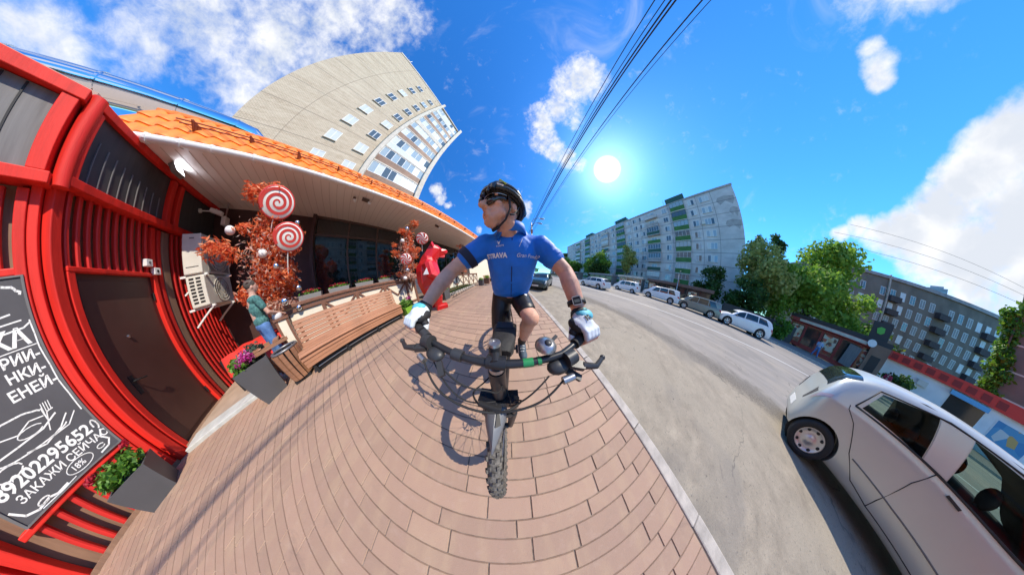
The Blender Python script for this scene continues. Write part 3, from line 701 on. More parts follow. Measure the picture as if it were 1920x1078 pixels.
# steel ventilation duct on the roof
du = thing('ventilation_duct', 'shiny round steel ventilation duct lying along the roof edge', 'duct', (0,0,0))
P = [(-6.05,-9.6,5.55),(-6.05,-4.1,5.55),(-6.05,-3.72,5.52),(-6.08,-3.52,5.40),(-6.1,-3.44,5.2),(-6.1,-3.42,4.8)]
b = MB(); b.tube(P, .225, 28); b.build('pipe', M_chrome, du, smooth=True, sharp=50)
for yv in (-4.1,-5.2,-6.5,-7.8):
    b = MB(); b.tube([(-6.05,yv-.025,5.55),(-6.05,yv+.025,5.55)], .238, 28); b.build('joint_ring', M_chrome, du, smooth=True, sharp=50)
    b = MB(); b.bar((-6.05,yv-.2,5.36),(-6.05,yv-.2,4.3),.04); b.build('support', M_steel, du)
# balustrade with V braces, and the lattice further on
bal = thing('timber_balustrade', 'cream balustrade with brown V braces behind the long bench', 'balustrade', (0,0,0))
TB = frame_T((-4.70,-1.95,0), (.02,1,0))
LB = 4.05
b = MB(); b.box((0,.02,.0),(LB,.10,1.16),0,TB); b.build('panel', M_cream, bal)
b = MB(); b.box((-.06,-.05,1.16),(LB+.05,.16,1.24),0,TB); b.build('top_rail', M_timber, bal, bevel=.01)
b = MB(); b.box((0,-.02,1.05),(LB,.02,1.12),0,TB); b.build('rail', M_timber, bal)
b = MB(); b.box((0,-.02,.12),(LB,.02,.2),0,TB); b.build('rail', M_timber, bal)
xs = [.05,.93,1.86,2.76,3.62,LB-.04]
for x in xs: b = MB(); b.box((x-.045,-.03,0),(x+.045,.018,1.05),0,TB); b.build('post', M_timber, bal)
for a, c2 in zip(xs[1:], xs[2:]):
    m = (a+c2)/2
    for p, q in (((a+.04,1.05),(m,.62)),((m,.62),(c2-.04,1.05))):
        b = MB(); b.bar(TB@Vector((p[0],0,p[1])), TB@Vector((q[0],0,q[1])), .05, .03, up=(1,0,0)); b.build('brace', M_timber, bal)
b = MB(); b.box((.0,.10,1.10),(LB,.62,1.16),0,TB); b.build('ledge', M_timber, bal)
bal2 = thing('lattice_balustrade', 'cream balustrade with crossed brown braces beyond the bear', 'balustrade', (0,0,0))
TB2 = frame_T((-4.75,2.6,0), (.05,1,0)); LB2 = 6.2
b = MB(); b.box((0,.02,.0),(LB2,.08,1.10),0,TB2); b.build('panel', M_cream, bal2)
b = MB(); b.box((0,-.05,1.10),(LB2,.12,1.18),0,TB2); b.build('top_rail', M_timber, bal2)
for i in range(8):
    x = .05+i*.87
    b = MB(); b.box((x-.04,-.03,0),(x+.04,.018,1.10),0,TB2); b.build('post', M_timber, bal2)
    if i < 7:
        for z0, z1 in ((.25,1.05),(1.05,.25)): b = MB(); b.bar(TB2@Vector((x+.04,0,z0)), TB2@Vector((x+.83,-.002 if z0 < .5 else -.03,z1)), .045, .025, up=(1,0,0)); b.build('brace', M_timber, bal2)
po = thing('cream_post', 'square cream post with brown corner boards below the red maple', 'post', (-4.62,-1.98,0), R(12))
b = MB(); b.box((-.12,-.12,0),(.12,.12,1.0)); b.build('core', M_cream, po)
for sx in (-1,1):
    for sy in (-1,1): b = MB(); b.cbox((sx*.105,sy*.105,.5),(.05,.05,1.02)); b.build('corner_board', M_timber, po)
b = MB(); b.cbox((0,0,1.03),(.30,.30,.05)); b.build('cap', M_timber, po)
po = thing('cream_post', 'short cream post standing by the red table cloth near the kiosk', 'post', (-5.55,-3.75,.05), R(12))
b = MB(); b.box((-.09,-.09,0),(.09,.09,.62)); b.build('core', M_cream, po)
b = MB(); b.cbox((-.1,-.06,.31),(.05,.1,.64)); b.build('corner_board', M_timber, po)
# far end of the row: second bay of the cafe and the next shops
b = MB(); b.box((-7.6,9.0,0),(-5.6,24,4.6)); fs = b.build('shop_building', M_cream); tag(fs, 'plain cream shop front beyond the cafe', 'building')

# ================================================================== tower block behind the cafe
M_brick_l = None
def brick_material():
    m, nt, b, N, L = node_mat('beige_brick'); tc = N('ShaderNodeTexCoord'); mp = N('ShaderNodeMapping'); L(tc.outputs['Object'], mp.inputs[0])
    mp.inputs['Rotation'].default_value = (R(90), 0, 0)
    br = N('ShaderNodeTexBrick'); L(mp.outputs[0], br.inputs['Vector']); br.inputs['Scale'].default_value = 1.0
    br.inputs['Brick Width'].default_value = .27; br.inputs['Row Height'].default_value = .10; br.inputs['Mortar Size'].default_value = .02
    br.inputs['Color1'].default_value = (.66,.53,.375,1); br.inputs['Color2'].default_value = (.52,.41,.28,1); br.inputs['Mortar'].default_value = (.30,.23,.16,1)
    P = tc.outputs['Object']; st = N('ShaderNodeMapping'); L(P, st.inputs[0]); st.inputs['Scale'].default_value = (1,1,.18)
    st.inputs['Scale'].default_value = (.22,.22,1.6); n1 = noise_n(N, L, st.outputs[0], 1.6, 7, .7, .3); n2 = noise_n(N, L, P, 2.4, 6, .65)
    c = mix_n(N, L, rng_n(N, L, n1, .35, .7, 0, .65), br.outputs['Color'], (.70,.60,.45)); c = mix_n(N, L, rng_n(N, L, n2, .55, .8, 0, .45), c, (.42,.35,.26))
    L(c, b.inputs['Base Color']); b.inputs['Roughness'].default_value = .9
    return m
M_tower = brick_material()
M_slab = mat('pale_concrete', (.60,.54,.45), .85, var=.15, vscale=2)
M_spandrel = mat('brown_spandrel', (.24,.135,.085), .6, var=.3, vscale=1.5)
M_wframe = mat('white_window_frame', (.80,.81,.80), .4)
M_pane = mat('window_pane', (.10,.13,.15), .08, spec=.8)
M_panebl = mat('window_pane_pale', (.36,.44,.48), .12, spec=.8)
M_curtain = mat('pale_curtain_pane', (.62,.64,.62), .35, spec=.6)
tower = thing('apartment_tower', 'tall beige brick apartment tower with glazed balconies above the cafe', 'building', (0,0,0))
LT = Vector((-16.9,-12.3,0)); UT = Vector((3.5,17.7,0)).normalized()
TT = frame_T(LT, UT)            # looking from the street, x runs to the right
HT = 38.6; LEN = 18.0
b = MB(); b.box((0,0,0),(11.1,14,HT),0,Matrix()); to = b.build('wall', M_tower, tower); to.matrix_local = TT
b = MB(); b.box((11.1,.9,0),(LEN,14,HT),0,TT); b.build('wall', M_slab, tower)
b = MB(); b.box((0,-.06,HT),(LEN,14,HT+.35),0,TT); b.build('parapet', M_slab, tower)
for x0, x1 in ((11.1,11.55),(17.5,18.15)):
    b = MB(); b.box((x0,-.62,0),(x1,.9,HT+.7),0,TT); b.build('pier', M_slab, tower, bevel=.03)
def window_obj(parent, T, x, z, wd, ht, dep=.10, panes=2, pm=None, fm=None):
    """a window set in the wall: frame plus panes, local frame T with outward -y"""
    b = MB(); f = .06
    b.box((x-wd/2,-.02,z-ht/2),(x-wd/2+f,.05,z+ht/2),0,T); b.box((x+wd/2-f,-.02,z-ht/2),(x+wd/2,.05,z+ht/2),0,T)
    b.box((x-wd/2+f,-.02,z-ht/2),(x+wd/2-f,.05,z-ht/2+f),0,T); b.box((x-wd/2+f,-.02,z+ht/2-f),(x+wd/2-f,.05,z+ht/2),0,T)
    for i in range(1, panes): xx = x-wd/2+wd*i/panes; b.box((xx-.035,-.015,z-ht/2+f),(xx+.035,.045,z+ht/2-f),0,T)
    w_ = b.build('window', fm or M_wframe, parent)
    for i in range(panes):
        a = x-wd/2+wd*i/panes+.03; c2 = a+wd/panes-.06
        g = MB(); g.box((a,-.004,z-ht/2+f*.6),(c2,.02,z+ht/2-f*.6),0,T); g.build('pane', pm or random.choice((M_pane,M_panebl,M_panebl,M_curtain)), w_)
    s_ = MB(); s_.box((x-wd/2-.05,-.12,z-ht/2-.06),(x+wd/2+.05,.03,z-ht/2-.005),0,T); s_.build('sill', M_slab, w_)
    return w_
for k in range(2, 13):
    z = 4.45+2.8*k
    if z > 37.5: break
    for x in (6.92, 9.76): window_obj(tower, TT, x, z, 1.12, 1.30, panes=2, pm=random.choice((M_pane,M_pane,M_panebl,M_curtain)))
for k in range(1, 13): b = MB(); b.box((0,-.006,2.95+2.8*k),(11.1,.0,3.0+2.8*k),0,TT); b.build('panel_seam', mat('tower_seam', (.34,.27,.2), .9), tower)
for s_ in (3.4,): b = MB(); b.box((s_,-.006,0),(s_+.05,.0,HT),0,TT); b.build('panel_seam', _M['tower_seam'], tower)
for x in (6.92, 9.76): b = MB(); b.box((x-.1,-.012,37.4),(x+.1,.01,37.65),0,TT); b.build('vent', M_black, tower)
for k in range(1, 13):                              # glazed balconies: spandrel, frame, panes
    z = 5.0+2.8*k
    if z > 38: break
    sp = (M_spandrel, M_spandrel, M_slab, M_spandrel, M_spandrel, M_curtain)[k % 6]
    bl = MB(); bl.box((11.55,-.30,z-1.45),(17.5,.88,z-1.25),0,TT); slab = bl.build('balcony', M_slab, tower)
    bl = MB(); bl.box((11.55,-.28,z-1.25),(17.5,-.20,z-.30),0,TT); bl.build('spandrel', sp, slab)
    fr = MB(); n = 8; wd = 5.95/n
    for i in range(n+1): fr.box((11.55+i*wd-.035,-.27,z-.30),(11.55+i*wd+.035,-.19,z+1.30),0,TT)
    for zz in (z-.30, z+1.24): fr.box((11.585,-.262,zz),(17.465,-.198,zz+.06),0,TT)
    fr.build('glazing_frame', M_wframe, slab)
    for i in range(n):
        g = MB(); g.box((11.59+i*wd,-.235,z-.24),(11.55+(i+1)*wd-.04,-.225,z+1.24),0,TT)
        g.build('pane', random.choice((M_pane,M_panebl,M_panebl,M_curtain,M_curtain)) , slab)
an = thing('roof_aerial', 'small rusty roof box on the left edge of the beige tower', 'aerial', tuple(TT@Vector((1.4,.3,HT+.35))))
b = MB(); b.cbox((0,0,.25),(.5,.5,.5)); b.build('box', M_spandrel, an); b = MB(); b.bar((0,0,.5),(.2,.1,1.3),.05); b.build('mast', M_steel, an)
# ================================================================== cars: lofted bodies with cut wheel arches, glass, lights, wheels
def crom(xs, ys, x):
    """monotone-ish cubic through (xs, ys)"""
    xs = np.asarray(xs, float); ys = np.asarray(ys, float); x = np.clip(x, xs[0], xs[-1])
    h = np.diff(xs); dl = (np.diff(ys, axis=0).T/h).T
    m = np.zeros_like(ys); m[1:-1] = np.where(dl[:-1]*dl[1:] > 0, 2*dl[:-1]*dl[1:]/(dl[:-1]+dl[1:]+1e-12), 0); m[0] = dl[0]; m[-1] = dl[-1]
    i = int(np.clip(np.searchsorted(xs, x)-1, 0, len(xs)-2)); t = (x-xs[i])/h[i]
    return (2*t**3-3*t**2+1)*ys[i] + (t**3-2*t**2+t)*h[i]*m[i] + (-2*t**3+3*t**2)*ys[i+1] + (t**3-t**2)*h[i]*m[i+1]
HATCH = [(-1.70,.30,.60,.64,.58,.50),(-1.665,.23,.72,.84,.67,.55),(-1.58,.20,.84,1.12,.715,.56),(-1.42,.20,.91,1.30,.735,.565),(-1.1,.20,.935,1.375,.745,.575),(-.5,.19,.925,1.41,.75,.585),(.1,.19,.90,1.39,.75,.575),(.52,.19,.88,1.24,.75,.55),(.95,.19,.86,.93,.745,.62),(1.3,.20,.79,.85,.72,.60),(1.58,.22,.69,.74,.68,.56),(1.70,.32,.56,.58,.58,.48)]
HATCH2 = [(-1.70,.32,.62,.66,.52,.44),(-1.675,.25,.74,.82,.61,.50),(-1.61,.21,.86,1.00,.69,.53),(-1.48,.20,.93,1.22,.735,.555),(-1.1,.20,.945,1.365,.75,.575),(-.5,.19,.93,1.41,.75,.585),(.1,.19,.90,1.39,.75,.575),(.52,.19,.88,1.24,.75,.55),(.95,.19,.86,.93,.745,.62),(1.3,.20,.79,.85,.72,.60),(1.58,.22,.69,.74,.68,.56),(1.70,.32,.56,.58,.58,.48)]
SEDAN = [(-1.70,.30,.62,.66,.58,.50),(-1.66,.24,.74,.80,.68,.56),(-1.50,.20,.82,.87,.73,.60),(-1.15,.20,.85,.92,.745,.60),(-.80,.20,.87,1.20,.75,.56),(-.35,.19,.88,1.30,.75,.56),(.15,.19,.87,1.29,.75,.56),(.52,.19,.86,1.14,.75,.55),(.88,.19,.84,.90,.745,.62),(1.3,.20,.79,.84,.73,.60),(1.60,.22,.70,.74,.69,.56),(1.70,.30,.56,.58,.60,.50)]
VAN = [(-1.70,.26,.80,.90,.66,.56),(-1.665,.22,.92,1.30,.72,.58),(-1.58,.20,.95,1.46,.74,.62),(-1.2,.20,.95,1.52,.75,.64),(-.4,.19,.94,1.54,.75,.645),(.4,.19,.93,1.52,.75,.64),(.85,.19,.92,1.36,.75,.60),(1.22,.20,.88,.98,.74,.62),(1.5,.22,.76,.84,.70,.58),(1.64,.24,.66,.72,.66,.54),(1.70,.30,.56,.60,.58,.5)]
class CarBody:
    def __init__(s, st, L, Wd, H):
        a = np.array(st, float); a[:,0] *= L/3.4; a[:,1:4] *= H/a[:,3].max(); a[:,4:] *= Wd/.75; s.a = a
    def p(s, y, t, side=1, off=0.0):
        """point on the skin: t 0 bottom centre .. 5 belt line .. 7 roof edge .. 9 roof centre"""
        zb, zl, zt, wd, wt = crom(s.a[:,0], s.a[:,1:], y)
        xs = [0, wd*.86, wd*.965, wd, wd*.985, wd*.955, (wd*.955+wt)/2+.012, wt, wt*.78, 0]
        zs = [zb, zb, zb+.09, zb+.42*(zl-zb), zl-.07, zl, (zl+zt-.05)/2+.012, zt-.055, zt-.012, zt]
        q = np.array([crom(range(10), np.array(xs), t), crom(range(10), np.array(zs), t)])
        if off:
            e = .02; n = s.p(y, min(9, t+e)) - s.p(y, max(0, t-e)); m = s.p(min(s.a[-1,0], y+e), t) - s.p(max(s.a[0,0], y-e), t)
            nn = np.cross(m, n); nn /= (np.linalg.norm(nn)+1e-9)
            if nn[0] < 0 and t < 7: nn = -nn
            if t >= 7 and nn[2] < 0: nn = -nn
            q3 = np.array([q[0], y, q[1]]) + nn*off
        else: q3 = np.array([q[0], y, q[1]])
        q3[0] *= side
        return q3
    def patch(s, corners, side=1, off=.006, nu=8, nv=6, bulge=0):
        """quad patch in (y, t) from bottom-left, bottom-right, top-right, top-left"""
        (a, b, c, d) = [np.array(v, float) for v in corners]; V = []
        for j in range(nv+1):
            for i in range(nu+1):
                u, v = i/nu, j/nv; q = (a*(1-u)+b*u)*(1-v) + (d*(1-u)+c*u)*v; V.append(s.p(q[0], q[1], side, off))
        F = [(j*(nu+1)+i, j*(nu+1)+i+1, (j+1)*(nu+1)+i+1, (j+1)*(nu+1)+i) for j in range(nv) for i in range(nu)]
        return V, F if side > 0 else [f[::-1] for f in F]
M_tyre = mat('tyre_rubber', (.018,.018,.019), .85, var=.2, vscale=30)
M_rim = mat('rim_silver', (.55,.55,.56), .35, .7); M_hubdark = mat('rim_gap', (.02,.02,.02), .8)
M_cglass = mat('car_glass', (.018,.024,.026), .03, spec=.9)
M_seatgrey = mat('car_interior_grey', (.045,.045,.048), .8)
def clear_glass():
    m = bpy.data.materials.new('tinted_clear_glass'); m.use_nodes = True; nt = m.node_tree; N = nt.nodes.new; L = nt.links.new; nt.nodes.remove(nt.nodes['Principled BSDF'])
    t = N('ShaderNodeBsdfTransparent'); t.inputs[0].default_value = (.55,.66,.60,1); g = N('ShaderNodeBsdfGlossy'); g.inputs['Roughness'].default_value = .02; f = N('ShaderNodeFresnel'); f.inputs[0].default_value = 1.22
    x = N('ShaderNodeMixShader'); L(f.outputs[0], x.inputs[0]); L(t.outputs[0], x.inputs[1]); L(g.outputs[0], x.inputs[2]); L(x.outputs[0], nt.nodes['Material Output'].inputs[0]); return m
M_clear = clear_glass()
M_trim = mat('black_car_trim', (.015,.015,.016), .5)
M_tail = mat('tail_light_red', (.45,.015,.012), .15, spec=.8); M_tailc = mat('clear_tail_light', (.55,.42,.42), .12, spec=.8); M_head = mat('head_light', (.70,.72,.74), .10, spec=.9)
M_plate = mat('number_plate', (.75,.75,.72), .5)
def wheel_mesh(r, wd, spokes, steel=False):
    Tq = Matrix.Rotation(R(90),4,'Y')
    ty = MB(); ty.lathe([(r*.66,-wd*.5),(r*.93,-wd*.5),(r,-wd*.36),(r,wd*.36),(r*.93,wd*.5),(r*.66,wd*.5)], 28, 0, Tq, closed=True)
    rim = MB(); rim.lathe([(0,wd*.40),(r*.16,wd*.42),(r*.2,wd*.36),(r*.50,wd*.32),(r*.60,wd*.44),(r*.68,wd*.47),(r*.68,-wd*.3),(0,-wd*.3)], 28, 0, Tq)
    gap = MB(); n = spokes
    for i in range(n):
        a = 2*math.pi*i/n
        if steel: gap.ball((wd*.40, r*.53*math.cos(a), r*.53*math.sin(a)), (.012, r*.085, r*.085), 10, 6)
        else:
            for da in (0,):
                q = [(wd*.345, rr*math.cos(a+dd)*r, rr*math.sin(a+dd)*r) for rr, dd in ((.24,-.10),(.24,.10),(.58,.5*math.pi/n*1.25),(.58,-.5*math.pi/n*1.25))]
                q2 = [(p_[0]+wd*.11 if i2 > 1 else p_[0]+.02, p_[1], p_[2]) for i2, p_ in enumerate(q)]; gap.face(q2)
    return ty.mesh('tyre', M_tyre, True), rim.mesh('rim', M_rim, True), gap.mesh('rim_gap', M_hubdark, steel)
_wheels = {}
def build_car(name, label, st, L, Wd, H, paint, loc, rz, r=.30, wb=(-1.02,1.05), wins=None, through=False, dark_sill=False, spokes=5, group=None, detail=False, plate=True):
    car = thing(name, label, 'car', loc, rz, group)
    cb = CarBody(st, L, Wd, H); sc = L/3.4; k = len(st)
    ys = list(np.linspace(-L/2, L/2, 64 if detail else 34)); ts = list(np.linspace(0, 9, 46 if detail else 28))
    V = []; F = []
    for y in ys:
        row = [cb.p(y, t, 1) for t in ts]; V += row + [np.array([-q[0],q[1],q[2]]) for q in row[-2:0:-1]]
    n = 2*len(ts)-2
    for i in range(len(ys)-1):
        for j in range(n): F.append((i*n+j, i*n+(j+1)%n, (i+1)*n+(j+1)%n, (i+1)*n+j))
    F.append(tuple(range(n))); F.append(tuple((len(ys)-1)*n+j for j in reversed(range(n))))
    b = MB(); b.add(V, F); body = b.build('body', paint, car, smooth=True, sharp=38)
    bm = bmesh.new(); bm.from_mesh(body.data); bmesh.ops.recalc_face_normals(bm, faces=bm.faces); bm.to_mesh(body.data); bm.free()
    wy = [w_*sc for w_ in wb]
    for y in wy:
        c_ = MB(); c_.tube([(-Wd-.2,y,r),( -Wd+.26,y,r)], r*1.16, 32); cu = c_.build('cut', M_trim); md = body.modifiers.new('arch','BOOLEAN'); md.object = cu; md.operation = 'DIFFERENCE'; md.solver = 'FLOAT' if 'FLOAT' in [e.identifier for e in md.bl_rna.properties['solver'].enum_items] else 'FAST'
        c2 = MB(); c2.tube([(Wd-.26,y,r),(Wd+.2,y,r)], r*1.16, 32); cu2 = c2.build('cut', M_trim); m2 = body.modifiers.new('arch','BOOLEAN'); m2.object = cu2; m2.operation = 'DIFFERENCE'; m2.solver = md.solver
    if through:
        for q in wins:
            V, F = cb.patch([(a*sc, t) for a, t in q], 1, 0, 10, 6); rim_ = [V[i] for i in range(11)] + [V[j*11+10] for j in range(1,7)] + [V[66+i] for i in range(9,-1,-1)] + [V[j*11] for j in range(5,0,-1)]
            pol = [(p_[1], p_[2]) for p_ in rim_]; c3 = MB(); c3.prism(pol, -2, 2, 0, Matrix(((0,0,1,0),(1,0,0,0),(0,1,0,0),(0,0,0,1)))); c3o = c3.build('cut', M_seatgrey)
            bm = bmesh.new(); bm.from_mesh(c3o.data); bmesh.ops.recalc_face_normals(bm, faces=bm.faces); bm.to_mesh(c3o.data); bm.free()
            m3 = body.modifiers.new('opening','BOOLEAN'); m3.object = c3o; m3.operation = 'DIFFERENCE'; m3.solver = 'EXACT'
            try: m3.material_mode = 'TRANSFER'
            except Exception: pass
    cu_parent = car.matrix_world.copy(); car.location = (0,0,0); car.rotation_euler = (0,0,0); applied(body); car.location = loc; car.rotation_euler = (0,0,rz)
    for o in [o for o in bpy.data.objects if o.name.startswith('cut')]: bpy.data.objects.remove(o, do_unlink=True)
    body.data.set_sharp_from_angle(angle=R(38))
    if through:
        me = body.data; me.materials.clear(); me.materials.append(paint); me.materials.append(M_seatgrey); idx = []
        for p_ in me.polygons:
            c_ = p_.center; yv = min(max(c_.y, -L/2), L/2); zb_, zl_, zt_, wd_, wt_ = crom(cb.a[:,0], cb.a[:,1:], yv); f_ = min(1, max(0, (c_.z-zl_)/max(.01, zt_-.055-zl_)))
            hw_ = wd_*.955*(1-f_)+wt_*f_; idx.append(1 if zl_-.03 < c_.z < zt_-.07 and abs(c_.x) < hw_-.05 else 0)
        me.polygons.foreach_set('material_index', idx)
    # wheel wells
    key = (round(r,3), spokes, detail)
    if key not in _wheels: _wheels[key] = wheel_mesh(r, .20 if detail else .19, spokes, detail)
    ty, ri, ga = _wheels[key]
    for sx in (-1,1):
        for y in wy:
            T = Matrix.Translation((sx*(Wd-.085),y,r)) @ (Matrix.Rotation(R(180),4,'Z') if sx < 0 else Matrix())
            whl = share('wheel', ty, car, T); share('rim', ri, whl); struct(share('rim_gap', ga, whl), 'stuff')
            g = MB(); g.tube([(sx*(Wd-.27),y,r),(sx*(Wd-.255),y,r)], r*1.14, 24); g.build('wheel_well', M_hubdark, car)
    wins = wins or [[(-1.32,5.22),(-.72,5.18),(-.70,6.72),(-1.12,6.66)],[(-.66,5.18),(.08,5.14),(.02,6.74),(-.64,6.74)],[(.14,5.14),(.82,5.16),(.46,6.66),(.08,6.74)]]
    for side in (-1,1):
        for q in wins:
            V, F = cb.patch([(a*sc, t) for a, t in q], side, .005, 12 if detail else 6, 6 if detail else 4); g = MB(); g.add(V, F); g.build('side_window', M_clear if through else M_cglass, car, smooth=True)
    return car, cb, sc
def top_patch(car, cb, name, y0, y1, t0, t1, m, off=.006, t0b=None):
    V = []; nu, nv = 10, 6
    for j in range(nv+1):
        v = j/nv; y = y0+(y1-y0)*v; tt = t0+((t0b or t0)-t0)*v
        row = [cb.p(y, tt+(9-tt)*(i/nu), -1, off) for i in range(nu+1)] + [cb.p(y, 9-(9-tt)*(i/nu), 1, off) for i in range(1, nu+1)]; V += row
    n = 2*nu+1; F = [(j*n+i, j*n+i+1, (j+1)*n+i+1, (j+1)*n+i) for j in range(nv) for i in range(n-1)]
    b = MB(); b.add(V, F); return b.build(name, m, car, smooth=True)
def car_extras(car, cb, sc, ws=(.56,.93), rg=(-1.62,-1.42), tail=((-1.69,3.6),(-1.52,3.7),(-1.50,5.0),(-1.64,5.0)), head=((1.45,3.7),(1.67,3.6),(1.64,4.6),(1.42,4.7)), H=1.4, L=3.4, van=False):
    top_patch(car, cb, 'windshield', ws[0]*sc, ws[1]*sc, 7.25, 9, M_cglass); top_patch(car, cb, 'rear_window', rg[0]*sc, rg[1]*sc, 7.25, 9, M_cglass)
    for side in (-1,1):
        for nm, q, m in (('tail_light', tail, M_tailc if H == 1.36 else M_tail), ('head_light', head, M_head)):
            V, F = cb.patch([(a*sc, t) for a, t in q], side, .008, 5, 5); g = MB(); g.add(V, F); g.build(nm, m, car, smooth=True)
        b = MB(); p = cb.p(.62*sc, 5.1, side); b.ball((p[0]+side*.09, p[1], p[2]+.06), (.09,.05,.065), 10, 8); b.bar(p, (p[0]+side*.06,p[1],p[2]+.04), .03); b.build('mirror', M_trim, car, smooth=True)
    for y, s_, nm in ((L/2, 1, 'front_plate'), (-L/2, -1, 'rear_plate')):
        b = MB(); b.box((-.26, y-.012 if s_ > 0 else y-.004, .36), (.26, y+.006 if s_ > 0 else y+.012, .47)); b.build(nm, M_plate, car)
    b = MB(); b.box((-.45*sc, L/2-.02, .24*H/1.4), (.45*sc, L/2+.006, .33*H/1.4)); b.build('grille', M_trim, car)
def paint(name, c, rough=.30, metal=.25): return mat(name, c, rough, metal, var=.03, vscale=2, coat=.25)
P_white = paint('white_car_paint', (.74,.75,.75), .3, 0.0); P_grey = paint('grey_green_car_paint', (.20,.22,.20), .3, .4); P_teal = paint('dark_teal_car_paint', (.035,.075,.085), .25, .4); P_silver = mat('silver_car_paint', (.54,.56,.525), .30, .35, var=.03, vscale=2, coat=.12)
RZ = -.12
# ---- silver hatchback parked beside the kerb
car, cb, sc = build_car('parked_car', 'silver hatchback parked close on the road beside the kerb', HATCH2, 3.5, .75, 1.36, P_silver, (3.74,-5.53,RZ), R(149), r=.265, wb=(-1.311,1.0), spokes=8, detail=True, through=True,
    wins=[[(-1.22,5.30),(-.60,5.16),(-.68,6.78),(-1.14,6.50)],[(-.36,5.16),(.80,5.16),(.44,6.70),(-.40,6.80)]])
car_extras(car, cb, sc, H=1.36, L=3.5, tail=((-1.675,4.1),(-1.52,4.2),(-1.50,5.0),(-1.62,4.95)), rg=(-1.60,-1.34))
for side in (-1,1):
    def seam(pts, name='door_seam', wd=.005, m=M_trim, off=.002):
        b = MB(); b.tube([cb.p(y*sc, t, side, off) for y, t in pts], wd, 5); b.build(name, m, car, smooth=True)
    seam([(-1.32,5.0),(-1.31,4.3),(-1.18,3.7),(-.98,3.0),(-.75,2.2),(-.48,1.9)]); seam([(-.44,5.1),(-.46,4.4),(-.50,3.6),(-.50,2.6),(-.48,1.9)]); seam([(.92,5.0),(.95,4.2),(.80,3.0),(.66,2.0)]); seam([(-.48,1.9),(.2,1.85),(.66,2.0)])
    seam([(-.92,2.95),(-.4,2.85),(.3,2.82),(.70,2.84)], 'side_moulding', .008, M_greypanel); seam([(-1.28,5.2),(-.6,5.12),(.2,5.08),(.86,5.08)], 'window_rubber', .012, M_trim, .004)
    seam([(-1.28,5.2),(-1.17,6.62),(-.6,6.88),(.05,6.90),(.46,6.78),(.86,5.2)], 'window_rubber', .009, M_trim, .004); seam([(-1.42,7.3),(-.8,7.35),(.0,7.35),(.5,7.2)], 'roof_gutter', .006, M_greypanel, .001)
    V, F = cb.patch([(-.30*sc,4.12),(-.17*sc,4.06),(-.16*sc,4.36),(-.29*sc,4.46)], side, .014, 6, 4); g = MB(); g.add(V, F); g.build('door_handle', M_trim, car, smooth=True)
    V, F = cb.patch([(-.59*sc,5.18),(-.37*sc,5.18),(-.41*sc,6.78),(-.67*sc,6.76)], side, .007, 4, 6); g = MB(); g.add(V, F); g.build('pillar', P_silver, car, smooth=True)
for x in (-.36,.36):
    for y, nm in ((-.66,'rear_headrest'),(.05,'front_headrest')):
        b = MB(); b.ball((x,y*sc,1.0),(.12,.05,.10),12,8); b.bar((x,y*sc,.93),(x,y*sc,.84),.05); b.build(nm, M_seatgrey, car, smooth=True)
# ---- the other cars
GR = 'cars along the far kerb'
def simple_car(label, st, L, Wd, H, pt, loc, rz, r=.31, spokes=5, ws=(.56,.93), rg=(-1.62,-1.42), wins=None, wb=(-1.02,1.05), group=GR):
    car, cb, sc = build_car('parked_car', label, st, L, Wd, H, pt, loc, rz, r, wb, wins, spokes=spokes, group=group); car_extras(car, cb, sc, ws, rg, H=H, L=L); return car
simple_car('dark teal sedan parked nose to the near kerb behind the rider', SEDAN, 4.2, .84, 1.45, P_teal, (3.35,6.75,RZ), R(140), .30, ws=(.55,.86), rg=(-1.12,-.82), wins=[[(-1.0,5.2),(-.45,5.18),(-.45,6.7),(-.72,6.66)],[(-.40,5.18),(.16,5.16),(.14,6.72),(-.38,6.72)],[(.2,5.16),(.80,5.16),(.48,6.64),(.18,6.72)]], group='cars along the near kerb')
simple_car('white hatchback half hidden behind the dark teal sedan', HATCH, 4.1, .84, 1.5, P_white, (3.6,11.8,RZ), R(150), .31, group='cars along the near kerb')
simple_car('white estate car driving in the lane, seen side on', HATCH, 4.5, .86, 1.48, P_white, (12.4,7.0,RZ), R(-8), .33)
simple_car('boxy white minivan parked second from the lane car', VAN, 4.0, .80, 1.68, P_white, (18.6,4.2,RZ), R(-6), .30, ws=(.85,1.18), rg=(-1.675,-1.60))
simple_car('white sport utility car between the minivan and the grey one', VAN, 4.6, .90, 1.72, P_white, (19.4,-.6,RZ), R(-8), .36, ws=(.85,1.18), rg=(-1.675,-1.60))
simple_car('grey green sport utility car touching the white crossover', VAN, 4.5, .90, 1.66, P_grey, (19.3,-4.9,RZ), R(-4), .36, ws=(.85,1.18), rg=(-1.675,-1.60))
simple_car('sleek white crossover, rightmost of the cars along the far kerb', HATCH, 4.8, .93, 1.64, P_white, (19.3,-9.4,RZ), R(-2), .38)
